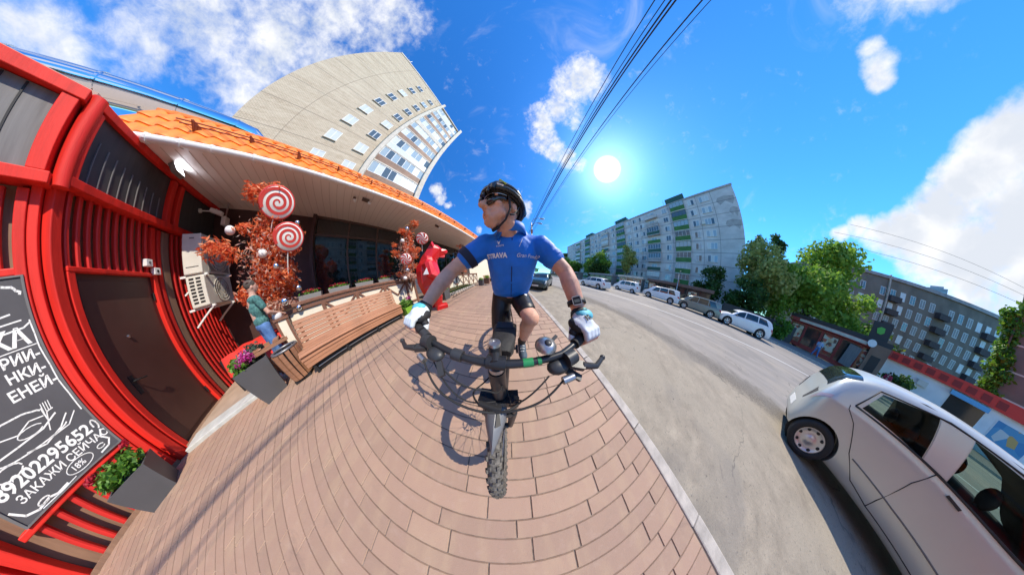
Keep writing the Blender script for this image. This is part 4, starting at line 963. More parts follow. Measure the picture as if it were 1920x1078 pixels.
# ================================================================== right side: panel block, other blocks, shops, trees, wires, lamp posts
M_panelc = mat('weathered_panel_concrete', (.60,.565,.54), .88, var=.18, vscale=.35, col2=(.74,.70,.67), stretch=(1,1,1.8))
M_paneld = mat('panel_concrete_dark', (.42,.39,.37), .9, var=.25, vscale=.8)
M_green = mat('green_loggia_panel', (.055,.17,.035), .65, var=.25, vscale=1.0); M_greend = mat('dark_green_metal', (.03,.10,.07), .6)
M_joint = mat('panel_joint', (.20,.19,.19), .9)
def block_R():
    bld = thing('panel_apartment_block', 'nine storey grey panel block with green loggia columns across the road', 'building', (0,0,0))
    A = Vector((41.5,-18.5,0)); B = Vector((50.6,55,0)); U = (B-A).normalized()
    # seen from the street the facade's right end is A; local x runs from B's side to A's, so x = -s
    T = frame_T(A, -U); LEN = (B-A).length; H = 26.1
    b = MB(); b.box((-LEN,0,-.2),(0,12,H),0,Matrix()); w_ = b.build('wall', M_panelc, bld); w_.matrix_local = T
    b = MB(); b.box((-LEN-.1,-.12,H),(.12,12.1,H+.35),0,T); b.build('parapet', M_paneld, bld)
    for k in range(1, 10):
        b = MB(); b.box((-LEN,-.008,.7+2.8*k),(0,.0,.7+2.8*k+.09),0,T); b.build('panel_joint', M_joint, bld)
    for s in (4.6, 8.0, 15.2, 24.6, 28.2):
        for per in range(3):
            ss = s+19.6*per
            if ss < LEN: b = MB(); b.box((-ss-.04,-.008,.2),(-ss+.04,.0,H),0,T); b.build('panel_joint', M_joint, bld)
    # rain stains on the blank end panel
    for z, x0, x1 in ((23.3,-3.9,-.4),(18.0,-3.2,-.2),(20.6,-2.0,-.2)):
        b = MB(); pts = [(x0,z),(x0+.6,z-.8-random.random()*.3),((x0+x1)/2,z-.3),(x1-.5,z-1.3),(x1,z-.2),(x1,z+.5),((x0+x1)/2,z+.9),(x0+.4,z+.7)]
        b.face([T@Vector((x,-.006,zz)) for x, zz in pts]); b.build('rain_stain', M_paneld, bld)
    frm = M_wframe
    def win(s, z, wd, ht, panes):
        return window_obj(bld, T, -s, z, wd, ht, panes=panes)
    for k in range(9):
        z = 2.25+2.8*k
        for per in range(3):
            o = 19.6*per
            if per == 0: win(6.25, z, 2.1, 1.45, 3)
            for s, wd, pn in ((9.2,1.35,2),(16.4,1.3,2),(23.9,1.35,2),(26.3,1.35,2)):
                if s+o < LEN-1: win(s+o, z, wd, 1.45, pn)
            # green loggias
            if 14.7+o < LEN:
                lg = MB(); lg.box((-14.7-o,-.55,z-1.40),(-10.9-o,.0,z-1.22),0,T); lgo = lg.build('loggia', M_panelc, bld)
                g = MB(); g.box((-14.65-o,-.52,z-1.22),(-10.95-o,-.46,z-.05),0,T); g.build('green_panel', M_green, lgo)
                g = MB(); g.box((-14.62-o,-.40,z-.05),(-10.98-o,-.36,z+1.38),0,T); g.build('pane', M_pane if k % 2 else M_panebl, lgo)
                g = MB()
                for i in range(5): g.box((-14.65-o+i*.915,-.44,z-.05),(-14.60-o+i*.915,-.34,z+1.38),0,T)
                for zz in (z-.05, z+1.33): g.box((-14.655-o,-.445,zz),(-10.93-o,-.335,zz+.05),0,T)
                g.build('glazing_frame', random.choice((M_wframe, M_green, M_green)), lgo)
            # balconies
            if 22.4+o < LEN:
                bl = MB(); bl.box((-22.5-o,-1.0,z-1.40),(-18.6-o,0,z-1.25),0,T); blo = bl.build('balcony', M_panelc, bld)
                g = MB(); g.box((-22.45-o,-.98,z-1.25),(-18.65-o,-.93,z-.25),0,T); g.build('balcony_front', random.choice((M_panelc,M_paneld,M_greend,M_green,M_slab)), blo)
                for xx in (-22.45-o, -18.72-o):
                    g = MB(); g.box((xx,-.92,z-1.25),(xx+.06,-.0,z-.25),0,T); g.build('balcony_side', M_paneld, blo)
                if random.random() < .7:
                    g = MB(); g.box((-22.4-o,-.95,z-.25),(-18.7-o,-.92,z+1.2),0,T); g.build('pane', random.choice((M_pane,M_panebl,M_curtain)), blo)
                    g = MB()
                    for i in range(6): g.box((-22.42-o+i*.74,-.98,z-.25),(-22.36-o+i*.74,-.955,z+1.2),0,T)
                    for zz in (z-.25, z+1.15): g.box((-22.425-o,-.985,zz),(-18.65-o,-.95,zz+.05),0,T)
                    g.build('glazing_frame', M_wframe, blo)
                else:
                    window_obj(blo, T, -20.5-o, z+.1, 1.6, 1.5, panes=2)
    for s in (12.8, 32.4, 52.0):
        b = MB(); b.box((-s-2.6,1.5,H+.35),(-s+2.6,6,H+2.9),0,T); b.build('lift_housing', M_greend, bld)
        b = MB(); b.bar(T@Vector((-s-3.2,2,H+.3)), T@Vector((-s-3.2,2,H+3.4)), .08); b.bar(T@Vector((-s-3.6,2,H+2.6)), T@Vector((-s-2.8,2,H+2.6)), .05); b.build('aerial', M_steel, bld)
    for s, z in ((7.6,19.0),(26.9,10.2),(24.9,13.0),(16.9,7.6)):
        b = MB(); b.box((-s-.4,-.38,z-.5),(-s+.4,-.02,z+.1),0,T); b.build('air_conditioner', M_offwhite, bld)
    return bld
block_R()
M_dull = mat('dull_pane', (.30,.30,.29), .5)
def grid_block(name, label, A, B, H, wallm, nx, nz, ww, wh, dep=10, base=2.0, cat='building', bal=None, fm=None, panes=None):
    """plain block whose street front runs from A (right end, seen from the street) to B"""
    bld = thing(name, label, cat, (0,0,0)); A = Vector((*A,0)); B = Vector((*B,0)); U = (B-A).normalized(); T = frame_T(A, -U); LEN = (B-A).length
    b = MB(); b.box((-LEN,0,-.2),(0,dep,H),0,Matrix()); w_ = b.build('wall', wallm, bld); w_.matrix_local = T
    b = MB(); b.box((-LEN-.1,-.25,H),(.2,dep+.1,H+.45),0,T); b.build('parapet', M_paneld, bld)
    for k in range(nz):
        z = base+(H-base-1.0)*(k+.5)/nz
        for i in range(nx):
            x = -LEN*(i+.5)/nx
            if bal and i % 5 == 2:
                g = MB(); g.box((x-1.2,-.7,z-1.15),(x+1.2,0,z-.35),0,T); g.build('balcony', bal, bld)
            if i % 7 == 5: continue
            fr = MB(); f = .07
            fr.box((x-ww/2,-.03,z-wh/2),(x+ww/2,.0,z-wh/2+f),0,T); fr.box((x-ww/2,-.03,z+wh/2-f),(x+ww/2,.0,z+wh/2),0,T)
            fr.box((x-ww/2,-.03,z-wh/2+f),(x-ww/2+f,.0,z+wh/2-f),0,T); fr.box((x+ww/2-f,-.03,z-wh/2+f),(x+ww/2,.0,z+wh/2-f),0,T); fr.box((x-f/2,-.03,z-wh/2+f),(x+f/2,.0,z+wh/2-f),0,T)
            w2 = fr.build('window', fm or M_wframe, bld)
            g = MB(); g.box((x-ww/2+.03,-.012,z-wh/2+.03),(x+ww/2-.03,.0,z+wh/2-.03),0,T); g.build('pane', random.choice(panes or (M_pane,M_panebl,M_curtain,M_curtain)), w2)
    return bld, T, LEN
M_gbrick = mat('grey_brown_brick', (.22,.185,.145), .9, var=.2, vscale=.4, col2=(.30,.255,.20)); M_bbrick = mat('red_brown_brick', (.26,.15,.10), .9, var=.2, vscale=.6); M_balc = mat('dark_balcony', (.075,.062,.062), .8, var=.2)
g5, T5, L5 = grid_block('brick_apartment_block', 'long grey brown five storey block with white windows behind the shops', (63,-92), (51.5,-38), 14.9, M_gbrick, 25, 6, 1.15, 1.25, bal=M_balc, panes=(M_pane,M_dull,M_dull,M_wframe))
for px, wd in ((24, 5.0), (44, 5.0)): pass
b = MB(); b.bar(T5@Vector((-40,-.2,0)), T5@Vector((-40,-.2,15.5)), .22); b.build('drain_pipe', M_slab, g5)
def slab_tower(label, az, D, el0, wdeg, H, m):
    a = R(az); P = Vector((math.sin(a)*D, math.cos(a)*D, 0)); t = thing('distant_tower', label, 'building', tuple(P), -a); w_ = 2*D*math.tan(R(wdeg/2))
    b = MB(); b.box((-w_/2,0,0),(w_*.25,12,H)); b.build('wall', m, t); b = MB(); b.box((w_*.25,2,0),(w_/2,12,H-2.5)); b.build('wing', M_paneld, t)
    b = MB(); b.box((-w_*.4,3,H),(w_*.1,8,H+1.2)); b.build('roof_house', m, t)
    for k in range(4):
        g = MB(); g.box((-w_*.42,-.05,H-2-k*3),(w_*.2,-.01,H-1-k*3)); g.build('window_band', M_panebl, t)
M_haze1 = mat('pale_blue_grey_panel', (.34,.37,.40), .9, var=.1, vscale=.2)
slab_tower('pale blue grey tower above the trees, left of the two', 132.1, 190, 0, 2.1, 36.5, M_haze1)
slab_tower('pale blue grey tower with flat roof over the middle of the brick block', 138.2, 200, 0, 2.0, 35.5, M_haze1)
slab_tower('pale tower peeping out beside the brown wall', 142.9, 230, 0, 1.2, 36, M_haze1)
# brown wall at the far right with climbing plants
gb, TB_, LB_ = grid_block('brown_brick_building', 'tall brown brick building end at the far right', (26.4,-60.4), (38.4,-51.4), 17, mat('brown_wall_brick', (.20,.15,.115), .9, var=.15, vscale=.6), 2, 5, .8, .3, dep=14)
for k in range(7):
    b = MB(); b.box((-LB_,-.03,2.2+k*2.1),(0,.0,2.32+k*2.1),0,TB_); b.build('ledge', M_slab, gb)
# far brown block beyond the panel block
grid_block('far_brick_block', 'brown brick block far beyond the panel block', (78,84), (62,100), 31, M_bbrick, 5, 9, 2.0, 1.7)
grid_block('far_white_block', 'grey white block far down the road behind the lamp post', (34,120), (10,126), 26, M_panelc, 8, 8, 2.0, 1.6)

# ---- shops and kiosks on the far pavement
M_poster = None
def print_material(name, cols, scale=3.0):
    m, nt, b, N, L = node_mat(name); tc = N('ShaderNodeTexCoord'); v = N('ShaderNodeTexVoronoi'); v.inputs['Scale'].default_value = scale; L(tc.outputs['Object'], v.inputs['Vector'])
    r = N('ShaderNodeValToRGB'); r.color_ramp.interpolation = 'CONSTANT'; e = r.color_ramp.elements; sp = N('ShaderNodeSeparateColor'); L(v.outputs['Color'], sp.inputs[0]); L(sp.outputs[0], r.inputs[0])
    e[0].color = tuple(cols[0])+(1,); e[1].color = tuple(cols[-1])+(1,); e[1].position = .99
    for i, c in enumerate(cols[1:-1]): x = e.new((i+1)/len(cols)); x.color = tuple(c)+(1,)
    L(r.outputs[0], b.inputs['Base Color']); b.inputs['Roughness'].default_value = .5; return m
M_food = print_material('food_poster_print', [(.55,.12,.06),(.65,.45,.25),(.15,.08,.05),(.62,.55,.42),(.30,.05,.04)], 3.2)
M_ad = print_material('blue_yellow_poster_print', [(.06,.26,.48),(.60,.62,.60),(.62,.38,.12),(.10,.33,.52),(.22,.06,.05)], 1.6)
M_shopglass = mat('shop_window', (.03,.035,.035), .06, spec=.8)
M_redsign = mat('red_sign_board', (.78,.03,.02), .45); M_darkred = mat('dark_red_frame', (.34,.035,.03), .5); M_roofdk = mat('dark_roof_sheet', (.045,.04,.04), .7); M_brownk = mat('brown_kiosk_sheet', (.14,.075,.06), .55, var=.15); M_grk = mat('grey_kiosk_sheet', (.30,.30,.29), .6, var=.1)
def kiosk_shop(label, A, B, H, body, fascia, front, posters, n=4, dep=3.2):
    k = thing('street_kiosk', label, 'kiosk', (0,0,0), 0, 'kiosks on the far pavement'); A = Vector((*A,0)); B = Vector((*B,0)); U = (B-A).normalized(); T = frame_T(A, -U); LEN = (B-A).length
    b = MB(); b.box((-LEN,0,-.02),(0,dep,H-.45),0,T); b.build('wall', body, k)
    b = MB(); b.box((-LEN-.25,-.55,H-.45),(.25,dep+.1,H),0,T); b.build('canopy', fascia, k, bevel=.03)
    wd = LEN/n
    for i in range(n):
        x = -LEN+i*wd
        fr = MB(); fr.box((x+.05,-.06,.35),(x+.12,.0,H-.5),0,T); fr.box((x+wd-.12,-.06,.35),(x+wd-.05,.0,H-.5),0,T); fr.box((x+.12,-.06,.35),(x+wd-.12,.0,.45),0,T); fr.box((x+.12,-.06,H-.62),(x+wd-.12,.0,H-.5),0,T)
        w_ = fr.build('window', front, k)
        g = MB(); g.box((x+.12,-.03,.45),(x+wd-.12,.0,H-.62),0,T); g.build('pane', M_shopglass, w_)
        if posters and i % 2 == 0:
            g = MB(); g.box((x+.22,-.045,.9),(x+wd-.22,-.032,H-.8),0,Matrix()); po = g.build('poster', posters, k); po.matrix_local = T
        g = MB(); g.box((x+.12,-.10,.02),(x+wd-.12,-.02,.33),0,T); g.build('plinth_panel', fascia, k)
    return k, T, LEN
kiosk_shop('brown canopied row of kiosks with food posters behind the white cars', (26.5,-8.2), (27.6,1.8), 2.9, M_brownk, M_brownk, M_trim, M_food, 6)
kiosk_shop('pale kiosk with a red and beige window display left of the brown row', (27.8,3.2), (28.4,8.6), 3.0, M_grk, M_slab, M_slab, M_food, 3)
kiosk_shop('grey kiosk with flat grey roof in front of the light tree', (28.6,10.6), (29.4,18.6), 2.9, M_grk, M_grk, M_trim, None, 4)
kiosk_shop('kiosk with an orange red sign far along the far pavement', (29.6,24.5), (30.4,33.5), 3.0, M_grk, M_grk, M_trim, None, 4)
b = MB(); b.box((29.3,25.5,2.0),(29.45,31.5,2.9)); o = b.build('shop_sign', mat('orange_red_sign', (.60,.10,.05), .5)); tag(o, 'orange red sign board on the farthest kiosk', 'sign')
# red framed kiosk by the trees
rk, Tk, Lk = kiosk_shop('dark red framed kiosk with posters beside the big green trees', (30.2,-31.2), (35.2,-24.2), 3.3, M_darkred, M_darkred, M_darkred, M_food, 5)
b = MB(); b.box((-Lk-.3,-.2,3.3),(0.2,2.6,3.75),0,Tk); b.build('roof', M_roofdk, rk)
b = MB(); b.box((-Lk+.8,-.62,2.95),(-1.6,-.57,3.25),0,Tk); b.build('sign_board', M_slab, rk)
b = MB(); b.box((-1.25,-.72,0),(0.1,-.56,3.3),0,Tk); b.build('arched_porch', M_bbrick, rk)
b = MB(); b.box((-.95,-.74,.05),(-.25,-.722,2.3),0,Tk); b.build('door', M_trim, rk)
b = MB(); b.lathe([(0,0),(.33,0),(.33,.06),(0,.06)], 20, 0, Tk@Matrix.Translation((-1.3,-.72,3.25))@Matrix.Rotation(R(90),4,'X')); b.build('round_sign', M_white, rk)
b = MB(); b.box((-2.9,-.85,.25),(-1.9,-.75,2.35),0,Tk@Matrix.Rotation(R(4),4,'Y')); b.build('poster_stand', M_greypanel, rk)
b = MB(); b.box((-1.6,.4,3.75),(-.2,.55,5.3),0,Tk); sg = b.build('roof_sign', M_roofdk, rk)
b = MB(); b.prism([(-1.15,4.3),(-.85,4.25),(-.65,4.45),(-.7,4.85),(-1.0,4.9),(-1.25,4.7)], .34, .36, 0, Tk@Matrix(((1,0,0,0),(0,0,1,0),(0,1,0,0),(0,0,0,1)))); b.build('green_cross', mat('bright_green_print', (.10,.42,.06), .5), sg)
# supermarket with red band
sm = thing('red_band_shop', 'low white shop with a long red band and poster windows', 'building', (0,0,0))
A = Vector((27.0,-46.5,0)); B = Vector((36.8,-37.2,0)); Ts = frame_T(A, -(B-A).normalized()); Ls = (B-A).length
b = MB(); b.box((-Ls,0,-.05),(5,8,2.9),0,Ts); b.build('wall', mat('white_shop_wall', (.84,.84,.83), .7, var=.1, vscale=.8), sm)
b = MB(); b.box((-Ls-.1,-.35,2.9),(5,8,3.75),0,Ts); bd = b.build('red_band', M_redsign, sm)
for i in range(9): b = MB(); b.box((-Ls+1.0+i*.9,-.40,3.08),(-Ls+1.55+i*.9,-.352,3.55),0,Ts); b.build('letter_block', mat('deep_red_letter', (.33,.012,.012), .5), bd)
for i, (x, wd, m) in enumerate(((-6.6,2.2,M_shopglass),(-3.7,2.0,M_ad),(-.9,1.7,M_curtain),(1.6,1.8,M_ad))):
    fr = MB(); fr.box((x-wd/2-.06,-.05,.4),(x+wd/2+.06,.0,2.5),0,Ts); w_ = fr.build('window', M_wframe, sm)
    g = MB(); g.box((x-wd/2,-.06,.46),(x+wd/2,-.051,2.44),0,Matrix()); p_ = g.build('poster' if i != 0 else 'pane', m, sm); p_.matrix_local = Ts
b = MB(); b.box((-7.8,-.5,2.45),(-5.4,-.06,2.8),0,Ts); b.build('blue_sign', mat('light_blue_sign', (.12,.40,.66), .4), sm)
b = MB(); b.bar(Ts@Vector((-11.4,-.6,1.0)), Ts@Vector((-8.9,-.6,1.0)), .06); b.build('rail', M_white, sm)
b = MB(); b.box((-9.9,-.3,1.9),(-9.2,-.02,2.4),0,Ts); b.build('air_conditioner', M_offwhite, sm)
ys = thing('yellow_sign', 'yellow framed sign board at the right edge above the red band', 'sign', tuple(Ts@Vector((1.3,-.2,3.75))))
b = MB(); b.cbox((0,0,1.0),(1.6,.1,2.0),0,Ts.to_3x3().to_4x4()); b.build('frame', mat('yellow_frame', (.65,.46,.03), .5), ys); b = MB(); b.cbox((0,-.06,1.0),(1.3,.03,1.7),0,Ts.to_3x3().to_4x4()); b.build('face', M_ad, ys)
# low dark fence behind the grey suv and the bin on the near side of it
fn = thing('dark_fence', 'dark metal hoarding behind the white crossover under the trees', 'fence', (0,0,0))
for i in range(9): b = MB(); b.box((29.2+i*.25,-11.2-i*1.25-1.2,0),(29.35+i*.25,-11.2-i*1.25,1.9)); b.build('panel', M_roofdk, fn)

# ---- trees
def crown_points(n, blobs):
    """leaf positions through a union of ellipsoids, denser near the surface"""
    ws = np.array([bb[3]*bb[4]*bb[5] for bb in blobs]); idx = rng.choice(len(blobs), n, p=ws/ws.sum()); B_ = np.array(blobs)[idx]
    d = rng.normal(size=(n,3)); d /= np.linalg.norm(d, axis=1)[:,None]; r = rng.uniform(.2, 1, n)**.5 * rng.uniform(.70,1.30,n)
    return B_[:,:3] + d*r[:,None]*B_[:,3:6], d
def leaf_mesh(name, P, D, size, m, aspect=.6, tint=None, jitter=.35):
    n = len(P); N_ = D + rng.normal(size=(n,3))*.9; N_ /= np.linalg.norm(N_, axis=1)[:,None]
    U = np.cross(N_, rng.normal(size=(n,3))); U /= np.linalg.norm(U, axis=1)[:,None]; W_ = np.cross(N_, U)
    s = (size*rng.uniform(.6,1.4,n))[:,None]
    V = np.stack([P-U*s, P+W_*s*aspect, P+U*s, P-W_*s*aspect], 1).reshape(-1,3); F = np.arange(4*n).reshape(-1,4)
    return np_mesh(name, V, F, m, tint if tint is not None else rng.random(n))
M_bark = mat('tree_bark', (.10,.075,.055), .9, var=.3, vscale=8, bump=.5, bscale=20)
LEAFS = {'mid': leafmat('leaf_mid_green', (.10,.21,.022), (.25,.42,.05), (.48,.62,.12)), 'dark': leafmat('leaf_dark_green', (.025,.070,.014), (.055,.13,.022), (.11,.21,.035)),
         'pale': leafmat('leaf_pale_green', (.20,.26,.05), (.44,.46,.13), (.70,.66,.30)), 'bright': leafmat('leaf_bright_green', (.05,.13,.012), (.11,.26,.02), (.20,.38,.04))}
def tree(label, x, y, H, rad, kind, leaves=2600, base=.28, size=.26, lobes=9, group='trees across the road', seed=0, columnar=False, z0=0.0, shape=1.0):
    t = thing('tree', label, 'tree', (x, y, z0), 0, group); rr = random.Random(seed*17+3)
    b = MB(); th = H*(base+.35); b.tube([(0,0,-.2),(rr.uniform(-.1,.1),0,H*base*.5),(rr.uniform(-.2,.2),rr.uniform(-.2,.2),H*base),(rr.uniform(-.3,.3),rr.uniform(-.3,.3),th)], [H*.022,H*.018,H*.015,H*.006], 8)
    blobs = [(0,0,H*(base+.33),rad*.55,rad*.55,H*.30)]
    for i in range(lobes):
        a = 2*math.pi*i/lobes*1.618+rr.random(); zf = rr.random(); zz = H*(base+.08) + (H*.90-H*(base+.08))*zf
        env = (math.sin(math.pi*(.12+.80*zf))**.7) if not columnar else .8*(1-zf*.5)
        off = rad*rr.uniform(.45,.8)*env*shape; sz = rad*rr.uniform(.30,.50)*(.6+.4*env); px, py = off*math.cos(a), off*math.sin(a)
        blobs.append((px, py, zz, sz, sz, sz*(.85 if not columnar else 1.5)))
        b.tube([(0,0,max(H*base*.8, zz-rad*.9)),(px*.5,py*.5,zz-rad*.25),(px,py,zz)], [H*.010,H*.006,H*.002], 5)
    b.build('trunk', M_bark, t, smooth=True)
    leaves = int(leaves*.8); P, D = crown_points(leaves, blobs); P[:,2] = np.clip(P[:,2], H*base*.75, H*1.03)
    tt = np.clip(.15+.45*rng.random(leaves)+.35*rng.random(leaves)**3, 0, 1)
    me = leaf_mesh('crown', P, D, size, LEAFS[kind], .62, tt); o = bpy.data.objects.new('crown', me); C.objects.link(o); o.parent = t
    return t
TREES = [
 ('dark round tree before the blank end of the panel block', 33.5,-10.2,7.6,3.2,'dark',4200,.16,.22,9,False),
 ('pale blossoming tree at the end of the panel block', 33.5,-17.5,13.0,4.0,'pale',6500,.18,.24,12,False),
 ('dark low tree under the pale blossoming one', 32.0,-15.2,6.5,3.4,'dark',3600,.12,.24,9,False),
 ('tall dark poplar, left of two behind the pale tree', 45,-22.5,19.0,2.0,'dark',2600,.15,.30,8,True),
 ('tall dark poplar, right of two behind the pale tree', 46,-27.0,18.5,2.0,'dark',2600,.15,.30,8,True),
 ('broad bright green maple above the dark red kiosk', 36.0,-26.5,13.2,5.0,'mid',9500,.18,.25,14,False),
 ('dense mid green tree between the pale tree and the maple', 35.0,-21.5,11.0,4.0,'mid',6000,.16,.25,11,False),
 ('soft green tree leaning right of the green cross sign', 38.5,-32.5,9.6,4.0,'mid',6000,.18,.24,11,False),
 ('dark shrubby tree behind the low white shop', 43,-42,6.6,3.0,'dark',2600,.10,.26,8,False),
 ('yellow green bush at the foot of the pale tree', 28.6,-19.0,2.4,1.4,'bright',1500,.05,.14,7,False),
 ('small dark bush before the red band shop', 31.5,-35.2,2.3,1.3,'dark',1400,.05,.15,7,False),
 ('light topped tree in front of the green loggias', 37.5,9.2,15.2,3.0,'pale',5200,.25,.26,11,False),
 ('tall weeping birch, rightmost of the trees along the block', 35,17.0,14.5,3.2,'mid',5200,.12,.26,11,False),
 ('tall birch in the middle of the trees along the block', 35,21.8,14.0,3.4,'mid',5200,.12,.27,11,False),
 ('dark lime tree below the birches', 32.5,18.0,8.0,3.4,'dark',4200,.12,.26,10,False),
 ('bright green young lime, leftmost along the block', 33,30,9.5,4.0,'bright',4200,.12,.28,10,False),
 ('dark tree far down the far pavement', 40,42,16,4.2,'mid',3400,.15,.36,10,False),
 ('poplar standing far down the road', 50,56,22,3.0,'dark',2600,.15,.42,8,True),
 ('bright green round tree far behind the dark sedan', 9.5,46,7.5,4.0,'bright',2600,.2,.30,9,False),
 ('second bright round tree far behind the dark sedan', 17,52,8.5,4.4,'bright',2600,.2,.32,9,False),
]
for i, (lab, x, y, H, rad, kind, nl, bs, sz, lob, col) in enumerate(TREES): tree(lab, x, y, H, rad, kind, nl, bs, sz, lob, seed=i+1, columnar=col)
# climbing plant on the edge of the brown building
vn = thing('climbing_plant', 'green climbing plant along the edge of the brown building', 'plant', tuple(TB_@Vector((-LB_+.1,-.5,0))))
bl = [(random.uniform(-.5,.7), random.uniform(-.4,.3), .8+i*.62, .75, .7, .7) for i in range(18)]
P, D = crown_points(3800, bl); o = bpy.data.objects.new('foliage', leaf_mesh('foliage', P, D, .17, LEAFS['bright'], .7)); C.objects.link(o); o.parent = vn
b = MB(); b.tube([(0,.2,0),(.1,.2,5),(0,.2,11)], .08, 6); b.build('stem', M_bark, vn)

# ---- lamp posts and wires
M_pole = mat('galvanised_pole', (.34,.35,.36), .5, .5)
def lamp_post(x, y, H, label, arms):
    t = thing('street_lamp', label, 'street lamp', (x, y, 0), 0, 'street lamps')
    b = MB(); b.tube([(0,0,-.1),(0,0,1.2),(0,0,H)], [.10,.085,.06], 12); b.build('pole', M_pole, t, smooth=True)
    for i, (dx, dz) in enumerate(arms):
        b = MB(); b.tube([(0,0,H-.3+dz),(dx*.3,-.0,H+.25+dz),(dx*.8,-.1,H+.42+dz),(dx,-.1,H+.40+dz)], .03, 8); am = b.build('arm', M_pole, t, smooth=True)
        b = MB(); b.ball((dx+.22,-.1,H+.38+dz), (.30,.12,.07), 12, 8); b.build('lamp_head', M_pole, am, smooth=True)
    b = MB(); b.cbox((0,-.12,H-1.2),(.22,.1,.5)); b.build('meter_box', mat('rusty_box', (.38,.16,.10), .7), t)
    return t
lamp_post(2.45,8.2,7.4,'street lamp with two arms behind the rider at the near kerb',((1.15,.35),(.85,-.35)))
lamp_post(2.9,40,8.2,'street lamp far down the near kerb',((1.1,.2),))
lamp_post(25.2,-3.0,4.2,'short lamp post before the brown kiosk row',((-.6,.0),))
M_wire = mat('power_cable', (.012,.012,.016), .6)
wires = [(x*.69, CAMH+h_*.69, r_) for x, h_, r_ in ((3.15,7.2,.014),(3.22,7.12,.014),(3.30,7.25,.010),(3.05,7.15,.008),(2.9,7.3,.009),(3.72,7.2,.012),(3.78,7.05,.006))]
WL = ('main black cable of the overhead bundle','second black cable of the overhead bundle','upper cable of the overhead bundle','thin cable left of the overhead bundle','outermost thin cable on the left of the bundle','lone cable on the right of the overhead bundle','thin cable beside the lone one on the right')
for i, (x, z, r_) in enumerate(wires):
    P = [(x+.02*math.sin(j*1.3+i), -30+j*4.2, z+.18*(((j-8)/10)**2)) for j in range(21)]
    b = MB(); b.tube(P, r_, 6); o = b.build('power_cable', M_wire); tag(o, WL[i], 'cable', 'overhead cables')
for i, z in enumerate((22.0, 23.0, 24.0)):
    b = MB(); b.tube([(41+i*2, -30-i*4, 15+i*2.0), (62+i*3,-95,17+i*2.2)], .018, 5); o = b.build('far_cable', M_wire); tag(o, ('lowest','middle','highest')[i]+' of three far cables leaving the panel block roof', 'cable', 'far cables')
# ================================================================== street furniture, plants and decorations on the left
def remeshed(b, name, m, parent=None, voxel=.01, smooth_it=4, decim=None, flat=False, fac=.5):
    """fuse overlapping shapes into one continuous surface"""
    o = b.build(name, m, parent, smooth=True)
    md = o.modifiers.new('fuse', 'REMESH'); md.mode = 'VOXEL'; md.voxel_size = voxel; md.use_smooth_shade = not flat
    if smooth_it: s_ = o.modifiers.new('smooth', 'SMOOTH'); s_.iterations = smooth_it; s_.factor = fac
    if decim: d_ = o.modifiers.new('facet', 'DECIMATE'); d_.ratio = decim
    par = o.parent; o.parent = None; applied(o); o.parent = par
    if not flat: o.data.polygons.foreach_set('use_smooth', [True]*len(o.data.polygons))
    o.data.materials.clear(); o.data.materials.append(m)
    return o
def limb(b, pts, rads, n=12):
    b.tube(pts, rads, n)
    for p, r_ in zip(pts, rads): b.ball(p, r_, n, 8)
    return b
M_slat = mat('bench_wood', (.37,.175,.095), .5, var=.22, vscale=3.0, stretch=(5,.7,5), bump=.15, bscale=30)
M_slatd = mat('bench_wood_worn', (.30,.145,.08), .55, var=.3, vscale=3.0, stretch=(5,.7,5))
# ---- long slatted bench
bench = thing('wooden_bench', 'long slatted brown wooden bench in front of the cream balustrade', 'bench', (-3.72,-.33,0), R(2))
BL = 2.46; Hf = BL/2
prof = [(.27,.36),(.275,.425),(.20,.455),(.115,.45),(.03,.435),(-.055,.425),(-.13,.43)]           # seat slats (x forward, z)
backp = [(-.185,.475),(-.215,.56),(-.24,.645),(-.262,.73),(-.283,.815),(-.30,.895)]
sm_ = MB(); sm_.cbox((0,0,0),(.076,BL,.028)); sme = sm_.mesh('slat', M_slat)
for i, (x, z) in enumerate(prof):
    ang = 80 if i == 0 else (30 if i == 1 else (8 if i == 2 else -6 if i < 6 else -20))
    o = share('slat', sme, bench, Matrix.Translation((x, random.uniform(-.006,.006), z)) @ Matrix.Rotation(R(ang),4,'Y')); o.modifiers.new('edge','BEVEL').width = .006
for i, (x, z) in enumerate(backp):
    o = share('slat', sme, bench, Matrix.Translation((x, random.uniform(-.006,.006), z)) @ Matrix.Rotation(R(74),4,'Y')); o.modifiers.new('edge','BEVEL').width = .006
for z in (.29,.22):
    o = share('slat', sme, bench, Matrix.Translation((.262, 0, z)) @ Matrix.Rotation(R(86),4,'Y')); o.modifiers.new('edge','BEVEL').width = .006
for y in (-Hf+.10, -.4, .4, Hf-.10):
    b = MB(); P = [(.245,.0),(.245,.34),(.19,.405),(-.14,.39),(-.225,.45),(-.335,.885),(-.36,.885),(-.265,.42),(-.25,0)]
    b.prism(P, -.03, .03, 0, Matrix.Translation((0,y,0)) @ Matrix(((1,0,0,0),(0,0,1,0),(0,1,0,0),(0,0,0,1)))); b.build('frame', M_black, bench)
b = MB(); b.box((-.18,-Hf+.08,.02),(.20,Hf-.08,.30)); b.build('underframe', M_black, bench)
b = MB(); b.tube([(.23,-Hf+.15,.10),(.23,Hf-.15,.10)], .012, 6); b.build('foot_rail', M_steel, bench)
